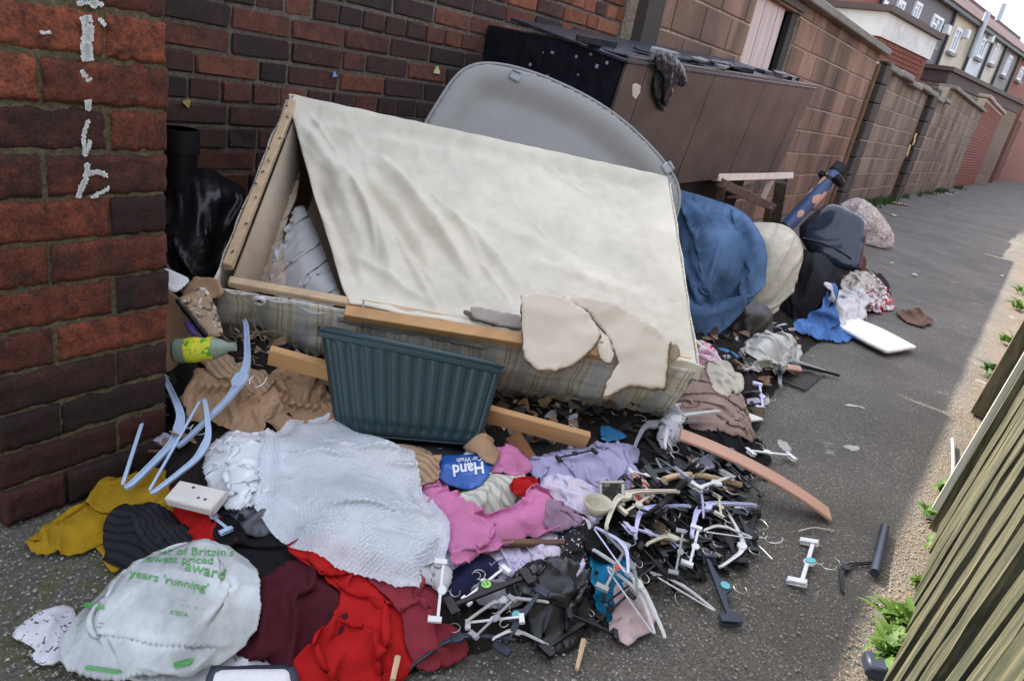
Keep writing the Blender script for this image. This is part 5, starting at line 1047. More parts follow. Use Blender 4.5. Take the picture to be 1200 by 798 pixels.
cloth('grey_bag', 'crumpled dark grey polythene bag against the white polythene bag', 'bag', [(270, 585), (300, 570), (325, 580), (328, 612), (300, 622), (278, 605)], mat('grey_poly', (.06, .065, .08), rough=.35, bump=.5), 0.01, .015, .04, (30, .012, .03), (.02, .03))
cloth('paper_sheet', 'white paper sheet under the front of the carrier bag', 'paper', [(150, 782), (250, 752), (262, 764), (240, 796), (160, 800)], mat('white_paper', (.70, .69, .70), var=.04), 0, 0, .02, (20, .004, .1), (.003, .08), solid=.001)
cloth('patterned_cloth', 'grey and lilac patterned scarf end by the white envelope', 'cloth', [(225, 740), (270, 748), (310, 765), (315, 780), (262, 790), (235, 770)], leo, 0, .01, .03, (20, .012, .03), (.014, .03))
en_ = thing('envelope', 'white envelope with dark blue borders at the bottom edge', 'envelope', gz(290, 790, .03)); flatq('back', None, None, [(240, 800), (246, 780), (345, 778), (352, 802)], .03, navy_pl, .002, (0, 0, 1), .002, en_); flatq('front', None, None, [(248, 802), (253, 785), (338, 783), (342, 804)], .034, mat('white_paper', (.7, .7, .7)), .001, (0, 0, 1), .001, en_, .0)
cloth('maroon_skirt', 'dark maroon knitted garment spread out right of the carrier bag', 'skirt', [(350, 652), (398, 680), (404, 730), (360, 770), (330, 775), (280, 745), (300, 705), (325, 672)], maroon, 0, .025, .07, (35, .010, .09), (.006, .08))
cloth('red_dress', 'bright red heavy jersey dress crumpled below the bubble wrap', 'dress', [(352, 652), (372, 628), (410, 640), (440, 660), (462, 700), (482, 735), (478, 775), (440, 790), (380, 796), (338, 796), (345, 772), (372, 748), (402, 722), (398, 684)], red, 0, .035, .06, (70, .034, .065), (.014, .06), .006)
cloth('dusty_red_shirt', 'dusty red garment between the red dress and the white clip hanger', 'top', [(430, 655), (470, 662), (505, 662), (512, 700), (520, 735), (545, 742), (540, 760), (495, 768), (482, 735), (462, 700)], rose, .005, .03, .06, (110, .030, .05), (.014, .05), .006)
cloth('crimson_scrap', 'small bright red shirt collar under the bubble wrap edge', 'cloth', [(345, 640), (362, 628), (395, 640), (400, 660), (375, 662)], red, .01, .012, .03)
cloth('lilac_sheet', 'lilac cotton sheet bunched beneath the right half of the bed base', 'sheet', [(622, 540), (650, 526), (700, 518), (738, 520), (748, 540), (742, 575), (705, 582), (672, 574), (640, 562)], lilc, 0, .045, .07, (60, .026, .05), (.012, .05), .006)
cloth('patterned_blouse', 'pale lilac blue patterned blouse left of the small framed picture', 'blouse', [(638, 566), (660, 556), (690, 566), (706, 585), (702, 610), (690, 640), (672, 622), (652, 598)], flo2, .01, .03, .05, (80, .02, .04), (.018, .04), .006)
cloth('floral_shirt', 'lilac floral shirt crumpled under the brown panel edge', 'shirt', [(500, 650), (540, 642), (600, 640), (665, 640), (690, 655), (670, 675), (620, 690), (585, 684), (560, 660), (520, 668)], flo, 0, .02, .05, (40, .02, .035), (.02, .035), .006)
cloth('lilac_tshirt', 'pale lilac top twisted beside the black lace', 'top', [(612, 610), (632, 602), (655, 612), (662, 640), (656, 665), (635, 670), (628, 640)], print_mat('pale_lilac_stripe', (.58, .50, .62), [(.45, .42, .50)], 50, thr=.4), .01, .02, .04, (80, .02, .03), (.018, .03), .005)
cloth('lace_blouse', 'black and white lace top right of the pale lilac one', 'top', [(655, 606), (670, 600), (692, 622), (700, 645), (682, 660), (664, 655)], lace, .01, .02, .04, (120, .02, .03), (.02, .03), .005)
cloth('navy_cloth', 'small folded navy cloth above the white clip hanger', 'cloth', [(518, 678), (562, 648), (584, 666), (552, 690), (532, 700)], navy, .015, .015, .03, (40, .01, .05), (.008, .05), .006)
cloth('grey_satin', 'small grey satin piece between white and black hangers', 'cloth', [(560, 690), (590, 676), (612, 690), (600, 705), (570, 708)], cloth_mat('grey_satin', (.30, .29, .34), rough=.4), .01, .02, .03, (40, .012, .04), (.014, .03), .006)
cloth('striped_towel', 'cream and grey striped cloth with thin black lines above the pink top', 'towel', [(530, 585), (548, 562), (572, 548), (600, 546), (625, 552), (618, 575), (590, 590), (560, 602)], tick, .02, .03, .06, (30, .016, .06), (.008, .05), .006)
cloth('pink_vest', 'bright pink fabric lump below the short wooden block', 'cloth', [(570, 545), (576, 524), (600, 515), (616, 526), (620, 545), (595, 552)], pink, .01, .03, .05, (20, .012, .05), (.008, .05), .006)
cloth('red_strap', 'red and white edged cloth at the top right of the pink top', 'cloth', [(602, 562), (618, 550), (632, 556), (642, 580), (632, 590), (618, 575)], red, .04, .012, .03, (60, .014, .03), (.01, .03), .005)
cloth('pink_tshirt', 'large mid-pink stretchy top draped over the dark panel', 'top', [(508, 534), (520, 538), (528, 560), (548, 590), (575, 592), (605, 582), (632, 568), (652, 580), (658, 598), (640, 612), (612, 612), (588, 626), (562, 642), (538, 654), (532, 630), (510, 602), (496, 578), (497, 556)], pink, .025, .025, .05, (-25, .026, .042), (.010, .05), .0055)
cloth('yellow_strip', 'thin pale yellow fabric strip by the bubble wrap edge', 'cloth', [(494, 596), (502, 596), (520, 618), (512, 622)], cloth_mat('pale_yellow', (.50, .47, .20)), .02, .006, .02)
bag2 = thing('blue_printed_bag', 'small blue and white printed plastic bag lying upside down near the pink lump', 'bag', gz(545, 542, .14))
KB_ = []; cloth('bag', None, None, [(510, 528), (532, 532), (560, 512), (580, 520), (572, 546), (558, 562), (530, 558), (512, 548)], mat('blue_print', (.015, .09, .36), rough=.35, bump=.3), .02, .022, .03, (30, .006, .05), (.006, .04), .005, parent=bag2, st=(1.06, 1.04), rag=0, keep=KB_)
wt = mat('white_print', (.72, .74, .78), rough=.4)
def place_px(p1, p2, lift=.004, vs=1., flip=False, A=None):
    A = Hm if A is None else A; a, b = hit(*p1, A), hit(*p2, A); d = b - a; d[2] = 0; L_ = np.linalg.norm(d); n_ = np.array([-d[1], d[0], 0]) * vs
    def f(u, v):
        q = a + np.outer(u, d) + np.outer(v, n_); q[:, 2] = samp(A, q[:, 0], q[:, 1]) + lift; return q
    return f
cloth('brown_wrapper', 'crumpled brown cardboard corner beside the blue printed bag', 'card', [(546, 520), (560, 510), (580, 520), (578, 535), (562, 528)], kraft, .02, .015, .03)
cloth('corrugated_card', 'bent corrugated cardboard piece under the left of the green trough', 'card', [(440, 522), (462, 512), (498, 516), (512, 530), (506, 552), (480, 556), (455, 548)], MATS['corrugated'], .03, .02, .04, (100, .014, .05), (.008, .05), .006)
cloth('kraft_strip', 'flat strip of brown card left of the corrugated piece', 'card', [(392, 508), (440, 515), (462, 540), (440, 545), (400, 528)], kraft, .02, .01, .03)
BW = mat('bubble_film', (.78, .83, .90), rough=.06, var=.06, trans=.34, sub=.08, dirt=.05, coat=.8)
POLY2 = mat('cloudy_polythene', (.78, .80, .84), rough=.2, coat=.4, var=.1, bump=.5, bscale=90, sub=.1, dirt=.15)
cloth('polythene_bag', 'cloudy white polythene bag full of air left of the bubble wrap', 'bag', [(240, 540), (252, 512), (285, 498), (318, 502), (338, 520), (330, 560), (305, 588), (276, 590), (252, 582)], POLY2, 0, .065, .09, (30, .012, .06), (.024, .04), .005, rag=.006, st=(1.4, 1.35), bend=.05)
# bubble wrap: real blisters
def bubble():
    K = []; cloth('tmp_sheet', 'x', 'x', [(316, 508), (345, 484), (392, 486), (430, 500), (472, 520), (486, 548), (503, 586), (518, 618), (513, 640), (500, 654), (487, 676), (452, 658), (398, 644), (358, 630), (333, 606), (312, 580), (314, 545)], white_pl, .02, .045, .12, (-50, .016, .10), (.006, .08), .0075, rag=.004, grow=1.02, sm_k=0, st=(1.22, 1.12), bend=.2, bend4=.05, keep=K, gk=.00025)
    o = bpy.data.objects[-1] if False else [k for k in bpy.data.objects if k.name.startswith('tmp_sheet')][0]; uvs = None
    v, q = K[0]; me = o.data; bpy.data.objects.remove(o); q = np.asarray(q); n = 6; pit = .0074
    # refine each cell, keeping the sheet's own coordinates, and raise air blisters on a hexagonal grid
    a, b, c, d = [v[q[:, k]] for k in range(4)]; uv0 = np.zeros((len(v), 2)); 
    uvl = np.zeros(len(me.loops) * 2); me.uv_layers[0].data.foreach_get('uv', uvl); li = np.zeros(len(me.loops), np.int32); me.loops.foreach_get('vertex_index', li); uv0[li] = uvl.reshape(-1, 2)
    ua, ub, uc, ud = [uv0[q[:, k]] for k in range(4)]; t = np.linspace(0, 1, n); V_, U_ = [], []
    nf = np.cross(c - a, d - b); nf /= np.linalg.norm(nf, axis=1)[:, None] + 1e-12; vn = np.zeros_like(v)
    for k in range(4): np.add.at(vn, q[:, k], nf)
    vn /= np.linalg.norm(vn, axis=1)[:, None] + 1e-12; vn *= np.sign(vn[:, 2:3] + 1e-9); na, nb_, nc_, nd = [vn[q[:, k]] for k in range(4)]
    N_ = []
    for s_ in t:
        for w_ in t:
            f_ = lambda A, B, C, D: (A * (1 - s_) + B * s_) * (1 - w_) + (D * (1 - s_) + C * s_) * w_
            V_.append(f_(a, b, c, d)); U_.append(f_(ua, ub, uc, ud)); N_.append(f_(na, nb_, nc_, nd))
    V_ = np.stack(V_, 1).reshape(-1, 3); U_ = np.stack(U_, 1).reshape(-1, 2); N_ = np.stack(N_, 1).reshape(-1, 3); x, y = U_.T; x = x + .0022 * pn(x * 140, y * 140, 61); y = y + .0022 * pn(x * 140, y * 140, 62)
    yy = y / (pit * .866); r_ = np.floor(yy); bx_ = (x / pit + .5 * (r_ % 2)) % 1 - .5; by_ = (yy - r_ - .5) * .866; rr_ = np.sqrt(bx_ ** 2 + by_ ** 2); V_ = V_ + N_ * (  .0015 * np.sqrt(np.clip(1 - (rr_ / .44) ** 2, 0, 1)) * (.25 + .75 * (pn(x * 22, y * 22, 3) > -.35)))[:, None]
    base = np.arange(len(q))[:, None] * n * n; loc = np.array([(i * n + j, (i + 1) * n + j, (i + 1) * n + j + 1, i * n + j + 1) for i in range(n - 1) for j in range(n - 1)]); Q = (base[:, :, None] + loc[None]).reshape(-1, 4)
    solo('bubble_wrap', V_, Q, BW, 'large crumpled sheet of clear bubble wrap across the middle of the heap', 'bubble wrap', uv=U_)
bubble()
cloth('striped_scrap', 'small orange-red and white striped cloth right of the lilac sheet', 'cloth', [(742, 560), (752, 556), (764, 572), (760, 586), (746, 580)], stripe_mat('red_stripe', (.62, .56, .52), [(0, .016, 0, .008, (.50, .06, .03), .95)]), 0, .015, .03, (40, .01, .03), (.01, .03), .005)
cloth('blue_wrapper', 'small blue shiny wrapper just under the right end of the pine batten', 'wrapper', [(702, 506), (722, 502), (730, 512), (712, 518)], mat('wrapper_blue', (.02, .16, .36), rough=.25), 0, .01, .02, (40, .01, .03), (.02, .03), .005)
cloth('white_sock', 'crumpled white cotton sock left of the navy cloth', 'sock', [(498, 668), (512, 660), (530, 672), (524, 690), (506, 686)], cloth_mat('sock_white', (.55, .54, .56)), 0, .02, .03, (60, .014, .03), (.016, .03), .005)
cloth('dark_tights', 'dark grey tights tangled above the black bin bag', 'tights', [(596, 690), (615, 668), (640, 664), (650, 676), (628, 690), (606, 704)], cloth_mat('tights', (.04, .038, .045)), 0, .015, .03, (20, .018, .03), (.016, .03), .005)
cloth('mauve_vest', 'dusty mauve vest scrap between the striped towel and the floral shirt', 'vest', [(640, 600), (664, 590), (680, 604), (668, 622), (646, 618)], cloth_mat('mauve', (.30, .19, .28)), 0, .015, .03, (70, .014, .03), (.014, .03), .005)
cloth('black_bin_bag', 'crumpled torn black bin bag among the hangers at the bottom', 'bag', [(612, 668), (640, 656), (672, 660), (706, 676), (708, 700), (690, 730), (668, 752), (635, 754), (628, 720), (610, 690)], binbag, .0, .04, .05, (60, .020, .035), (.040, .030), .0055, rag=.008, st=(1.42, 1.38), bend=.05)
cloth('turquoise_swimsuit', 'turquoise and blue shiny fabric under the grey hanger with a red tag', 'swimsuit', [(694, 655), (712, 640), (742, 655), (748, 680), (742, 712), (716, 722), (704, 700)], turq, 0, .03, .05, (100, .02, .035), (.014, .04), .006)
cloth('pink_scarf', 'pale pink floral cloth beneath the large white hanger arm', 'scarf', [(722, 700), (745, 686), (762, 700), (764, 725), (745, 748), (726, 740)], print_mat('pale_pink_floral', (.56, .42, .42), [(.44, .36, .38)], 40, thr=.4), 0, .02, .04, (110, .016, .04), (.012, .04), .006)
cloth('black_trousers', 'black garment under the pinkish curved slat', 'trousers', [(800, 498), (830, 492), (870, 500), (898, 515), (900, 545), (870, 550), (830, 530)], blk, 0, .03, .05, (30, .02, .04), (.014, .04), .007)
cloth('black_tshirt', 'crumpled black top between lace and lilac hangers', 'top', [(690, 625), (720, 610), (742, 622), (745, 645), (720, 655), (696, 648)], blk, .01, .02, .04, (30, .016, .04), (.014, .04), .006)
cloth('spotted_blouse', 'white blouse with small dark spots and yellow edge at the bed base corner', 'blouse', [(770, 505), (776, 482), (800, 462), (806, 485), (795, 512), (782, 520)], leo, .02, .03, .04, (70, .014, .03), (.018, .03), .006)
cloth('red_floral_dress', 'pink and red floral dress by the bottom right corner of the bed base', 'dress', [(808, 398), (828, 402), (848, 424), (846, 438), (825, 440), (806, 432)], pred, .02, .04, .06, (70, .014, .05), (.014, .04), .008)
cloth('taupe_jersey', 'taupe brown draped jersey right of the bed base corner', 'jersey', [(800, 436), (825, 430), (848, 440), (868, 465), (878, 485), (884, 508), (866, 506), (838, 496), (812, 486), (798, 462)], tan, .01, .045, .07, (120, .03, .05), (.010, .05), .006)
cloth('white_panties', 'cream folded fabric between the taupe jersey and pinkish pipe', 'cloth', [(835, 425), (865, 432), (870, 450), (852, 465), (838, 445)], cloth_mat('cream_cloth', (.55, .50, .42)), .01, .02, .04, (40, .012, .04), (.012, .04), .007)
flatq('white_board', 'triangular white board end sticking out right of the taupe jersey', 'board', [(850, 476), (868, 480), (897, 491), (870, 494), (852, 490)], .03, mat('white_card', (.66, .65, .60), var=.05), .006, (0, 0, 1), .0, jag=.0)
flatq('blue_plastic', 'flat bright blue plastic folder under the brown leather jacket', 'folder', [(812, 405), (835, 408), (878, 406), (880, 418), (858, 424), (832, 422)], .05, mat('bright_blue', (.04, .22, .50), rough=.4), .006, (-.1, -.1, 1), .004)
plank('white_strip', 'narrow white plastic strip running from the bed base to the white crumpled bag', 'strip', gz(806, 392, .16), gz(858, 436, .05), .022, .008, cream_pl, .2)
cloth('white_poly_bag', 'ball of white crumpled polythene to the right of the bed base', 'bag', [(868, 402), (882, 390), (905, 386), (930, 396), (942, 410), (936, 424), (905, 432), (880, 424)], mat('milky_poly', (.64, .62, .58), rough=.35, bump=.6, sub=.25), 0, .10, .10, (60, .02, .05), (.05, .045), .007, rag=.01)
cloth('denim_shirt', 'blue cotton shirt on the ground in front of the black coat', 'shirt', [(935, 378), (952, 368), (978, 372), (1004, 392), (990, 400), (966, 394), (940, 390)], cloth_mat('shirt_blue', (.10, .22, .50)), 0, .03, .07, (40, .02, .07), (.014, .06), .009)
cloth('white_shirt', 'white garment spilled out beside the black coat', 'shirt', [(962, 368), (975, 345), (1000, 338), (1020, 350), (1012, 372), (990, 378)], cloth_mat('white_cotton', (.62, .60, .60)), 0, .05, .1, (20, .025, .08), (.02, .07), .011)
cloth('printed_tshirt', 'red and white patterned top at the far right of the heap', 'top', [(1002, 336), (1020, 328), (1042, 345), (1048, 360), (1030, 362), (1010, 352)], print_mat('red_white', (.60, .56, .56), [(.50, .03, .03), (.2, .16, .15)], 14, thr=.46), 0, .04, .08, (30, .02, .07), (.02, .06), .011)
cloth('cream_cloth', 'cream and tan clothing under the rust cushion', 'cloth', [(985, 330), (1000, 318), (1025, 322), (1030, 336), (1005, 342)], print_mat('cream_tan', (.5, .45, .40), [(.25, .18, .14)], 16, thr=.42), 0, .05, .08, (30, .02, .07), (.02, .06), .012)
cloth('brown_rag', 'small crumpled brown rag alone on the tarmac', 'rag', [(1052, 366), (1068, 362), (1090, 370), (1092, 377), (1072, 379)], cloth_mat('brown_rag', (.17, .105, .075)), 0, .04, .08, (20, .015, .06), (.02, .06), .011)
# white shelf and slats
flatq('white_shelf', 'white melamine shelf board lying on the tarmac beyond the heap', 'shelf', [(964, 372), (990, 366), (1030, 383), (1075, 406), (1040, 412), (1012, 398)], .035, mat('melamine', (.74, .71, .66), var=.05, rough=.4, dirt=.15), .014, (0, 0, 1), .002, jag=.0, res=.02)
plank('bed_slat', 'long curved pinkish plywood bed slat with a clipped end on the tarmac', 'slat', hit(797, 509, Hm, .045), gz(972, 603, .012), .062, .009, peach, .05, .02)
plank('satin_pipe', 'peach satin covered padded hanger arm in front of the white polythene ball', 'hanger', gz(868, 434, .045), gz(936, 433, .03), .035, .030, mat('peach_satin', (.60, .34, .26), rough=.45), 0, .012, bev=.012)

# ------------------------------------------------------------------ green trough
gq = [(377, 386), (587, 430), (560, 523), (395, 509)]; vd = nrm(np.mean([ray(*p) for p in gq], 0)); tc_ = gz(470, 505, .13); TM = mat('green_plastic', (.020, .048, .056), rough=.42, var=.10, vscale=4, dirt=.15)
h1 = nrm(ray(587, 430) - ray(377, 386)); tn = nrm(-vd + .0 * h1); tn = nrm(nc(tc_, .30)); Tq = [onpl(*p, tc_, tn) for p in gq]; e1 = nrm(Tq[1] - Tq[0]); e2 = nrm(np.cross(e1, tn)); e2 = e2 if e2[2] < 0 else -e2
depth_dir = nrm(vd - e1 * (vd @ e1)); dd_ = nrm(depth_dir * 1.0 + np.array([0, 0, .10]))
trough = thing('garden_trough', 'dark green ribbed plastic trough propped against the bed base', 'trough', (*tc_[:2], .08))
Wt, Wb, Ht = np.linalg.norm(Tq[1] - Tq[0]), np.linalg.norm(Tq[2] - Tq[3]), np.linalg.norm((Tq[3] - Tq[0]) @ e2)
def wall_(c0, c1, c2, c3, nu, nv, rib, out):
    U, V = np.meshgrid(np.linspace(0, 1, nu), np.linspace(0, 1, nv), indexing='ij'); U, V = U.ravel(), V.ravel()
    p = ((1 - U) * (1 - V))[:, None] * c0 + (U * (1 - V))[:, None] * c1 + (U * V)[:, None] * c2 + ((1 - U) * V)[:, None] * c3
    r_ = .0020 * np.tanh(3.5 * np.sin(U * math.pi * 2 * rib)) * sm((V - .05) / .06) * sm((.93 - V) / .05) - .010 * np.clip((V - .94) / .06, 0, 1) ** 2 - .003 * sm((V - .82) / .02) 
    r_ = r_ - .012 * np.clip((np.abs(U - .5) - .47) / .03, 0, 1) ** 2
    p = p + np.outer(r_, out); q = [(i * nv + j, (i + 1) * nv + j, (i + 1) * nv + j + 1, i * nv + j + 1) for i in range(nu - 1) for j in range(nv - 1)]; return p, q
DD = .15; B4 = [Tq[0] + dd_ * DD, Tq[1] + dd_ * DD, Tq[2] + dd_ * (DD - .02), Tq[3] + dd_ * (DD - .02)]; T_ = Tq
for nm, cs, nu_, rb, out in (('front_wall', T_, 180, 13, tn), ('back_wall', [B4[1], B4[0], B4[3], B4[2]], 30, 3, -tn), ('end_wall', [B4[0], T_[0], T_[3], B4[3]], 40, 4, -e1), ('end_wall', [T_[1], B4[1], B4[2], T_[2]], 40, 4, e1)):
    p, q = wall_(*cs, nu_, 34, rb, out); part(nm, p, q, TM, trough, solid=.003)
p, q = wall_(T_[3] - e2 * .004, T_[2] - e2 * .004, B4[2] - e2 * .004, B4[3] - e2 * .004, 6, 6, 0, e2 * 0); part('base', p, q, TM, trough, solid=.003)
up_ = -e2
for a, b in ((T_[0], T_[1]), (T_[1], B4[1]), (B4[1], B4[0]), (B4[0], T_[0])):
    G().box((a + b) / 2 + up_ * .002, (np.linalg.norm(b - a) + .018, .013, .012), frame(b - a, up_), bev=.003).part('rim', TM, trough)
sd = nrm(T_[1] - T_[0]); G().box((T_[0] + T_[1]) / 2 + tn * .006 - up_ * .010, (Wt + .012, .006, .014), frame(sd, up_), bev=.002).part('rim_skirt', TM, trough)
# ------------------------------------------------------------------ carrier bag in front
cloth('spotted_scarf', 'pale lilac spotted fabric poking out at the left tip of the carrier bag', 'scarf', [(26, 745), (40, 728), (62, 712), (85, 720), (90, 750), (66, 772), (44, 760)], leo, 0, .02, .04, (40, .012, .03), (.012, .03), .006)
CB = mat('carrier_plastic', (.66, .69, .70), coat=.5, trans=.06, rough=.2, var=.28, vscale=9, bump=.35, bscale=45, sub=.15, dirt=.10); GP = mat('green_print', (.10, .36, .10), rough=.5)
KC = []; cbag = thing('carrier_bag', 'full white carrier bag with green printed slogan in the bottom left corner', 'bag', gz(190, 715, 0))
cloth('bag', None, None, [(56, 770), (58, 738), (84, 702), (126, 660), (178, 630), (234, 612), (274, 616), (304, 640), (317, 684), (310, 720), (290, 747), (255, 773), (225, 790), (180, 796), (125, 790), (88, 778)], CB, 0, .135, .13, (28, .012, .085), (.020, .06), .0055, parent=cbag, rag=0, grow=1.0, sm_k=2, flat=6, st=(1.14, 1.10), bend=.08, bend4=.0, gk=.0003, keep=KC, wob=.4, rimsm=8)
Hb_ = raster(KC[0])
for p1, p2, st_, vs in (((158, 648), (274, 651), "winner of Britain's", .82), ((169, 658), (250, 660), 'lowest priced', .82), ((216, 667), (263, 679), "award", .9), ((134, 671), (243, 693), "11 years 'running'", .85), ((198, 719), (220, 723), 'ASDA', .9)):
    text(st_, GP, cbag, print_px(Hb_, p1, p2, vs), weight=.008)
for px in ([(100, 705), (123, 708), (121, 714), (98, 711)], [(202, 776), (227, 770), (224, 778), (205, 783)], [(92, 726), (124, 730), (124, 731), (92, 727)], [(88, 731), (122, 735), (122, 736), (88, 732)], [(210, 708), (245, 714), (245, 715), (210, 709)], [(100, 779), (142, 786), (140, 790), (98, 784)]):
    o = np.array(px, float); L_ = np.vstack([a + (b - a) * np.linspace(0, 1, 6, endpoint=False)[:, None] for a, b in zip(o, np.roll(o, -1, 0))]); P, q, d = polyfill(L_, 1.5); part('printed_panel', onsheet(Hb_, P[:, 0], P[:, 1]), q, GP, cbag)
# blue bag lettering, upside down as it lies
Hk_ = raster(KB_[0]); text('Hand', wt, bag2, print_px(Hk_, (566, 541), (530, 545), 1.1), weight=.03); text('Car Wash', wt, bag2, print_px(Hk_, (564, 534), (535, 537), 1.1), weight=.02)
P, q, d = polyfill(np.vstack([a + (b - a) * np.linspace(0, 1, 6, endpoint=False)[:, None] for a, b in zip(np.array([(544, 525), (563, 522), (564, 531), (543, 533)], float), np.roll(np.array([(544, 525), (563, 522), (564, 531), (543, 533)], float), -1, 0))]), 1.5); part('white_label', onsheet(Hk_, P[:, 0], P[:, 1]), q, wt, bag2)
# small white carton
A_, B_ = hit(203, 577, Hm, .03), hit(258, 590, Hm, .03); cart = thing('white_carton', 'small off-white carton with black symbols by the pale blue hanger', 'carton', (A_ + B_) / 2)
Rc = frame(B_ - A_, (-.2, -.35, 1)); Lc = np.linalg.norm(B_ - A_); G().box((A_ + B_) / 2, (Lc, .050, .022), Rc, bev=.003).part('box', mat('carton_white', (.62, .58, .54), dirt=.25), cart)
for i, (dx, w_) in enumerate(((-.012, .010), (.012, .008), (.026, .008))): G().box((A_ + B_) / 2 + Rc @ np.array([dx * 1.1, -.006 if i else .014, .0118]), (w_ * .6, .0035, .0012), Rc).part('printed_mark', black_pl, cart)
# little framed picture and cream cup shape near the lilac hangers
fp = hit(717, 578, Hm, .03); fr = thing('picture_frame', 'tiny pewter picture frame with a dark picture among the clothes', 'frame', fp); Rf = frame(ray(745, 575) - ray(700, 575), nc(fp, 1.2))
g = G(); 
for dx, dy, a_, b_ in ((0, .027, .060, .008), (0, -.027, .060, .008), (.026, 0, .008, .046), (-.026, 0, .008, .046)): g.box(fp + Rf @ np.array([dx, dy, 0]), (a_, b_, .009), Rf, bev=.002)
g.part('border', mat('pewter', (.42, .40, .35), rough=.4, metal=.3), fr); G().box(fp, (.046, .048, .004), Rf).part('picture', print_mat('dark_picture', (.04, .035, .03), [(.2, .17, .14)], 60), fr)
cp = hit(697, 602, Hm, .012); G().tube([cp + np.array([0, 0, t]) for t in (0, .006, .02, .034)], [.012, .022, .030, .034], 20, False).solo('cream_cup', cream_pl, 'cream plastic bra cup lying left of the tiny picture frame', 'cup', solid=.002)

CVb = blur(COV, 2, 1)
def scraps(seed, n, m, szr, xr, yr, label, name, lift=.002, tw=False, bare=True):
    r = np.random.RandomState(seed); V_ = []; Q_ = []; k = 0; g = G()
    for _ in range(n):
        x = xr[0] + (xr[1] - xr[0]) * r.rand(); y = yr[0] + (yr[1] - yr[0]) * r.rand(); h = samp(Hm, x, y)
        if samp(M0, x, y) < .012 or (bare and samp(CVb, x, y) > .02): continue
        s = szr[0] + (szr[1] - szr[0]) * r.rand() ** 2; a_ = r.rand() * 6.28
        if tw:
            d_ = np.array([math.cos(a_), math.sin(a_), .5 * r.randn()]) * s; p = np.array([x, y, h + lift]); g.tube([p, p + d_ * .5 + r.randn(3) * s * .1, p + d_], .0012 + .0012 * r.rand(), 4); continue
        kx = 6; an = np.sort(r.rand(kx)) * 6.28; o = np.c_[np.cos(an), np.sin(an) * (.4 + .6 * r.rand())] * s
        R = frame((math.cos(a_), math.sin(a_), .5 * r.randn()), (.5 * r.randn(), .5 * r.randn(), 1)); g.prism(o, .0015, (x, y, h + lift + s * .3 * r.rand()), R)
    put(name, mesh(name, g.V(), g.f, m, smooth=False), kind='stuff', label=label)
UNDER = [('brown paper scraps', 0, 260), ('black plastic scraps', 1, 260), ('white torn scraps', 2, 120), ('dark brown bark and wood chips', 3, 260), ('lilac cloth and plastic bits', 4, 110), ('slate plastic bits', 5, 120)]
for lab, k, n in UNDER: scraps(40 + k, n * 5, scr[k], (.006, .045), (.6, 3.4), (.1, 2.0), lab + ' scattered through the heap', 'scraps')
scraps(60, 420, mat('dry_twigs', (.30, .21, .13), var=.4, vscale=50), (.02, .09), (.72, 1.25), (1.05, 1.75), 'dry twigs and dead stalks between the pier and the heap', 'twigs', tw=True)

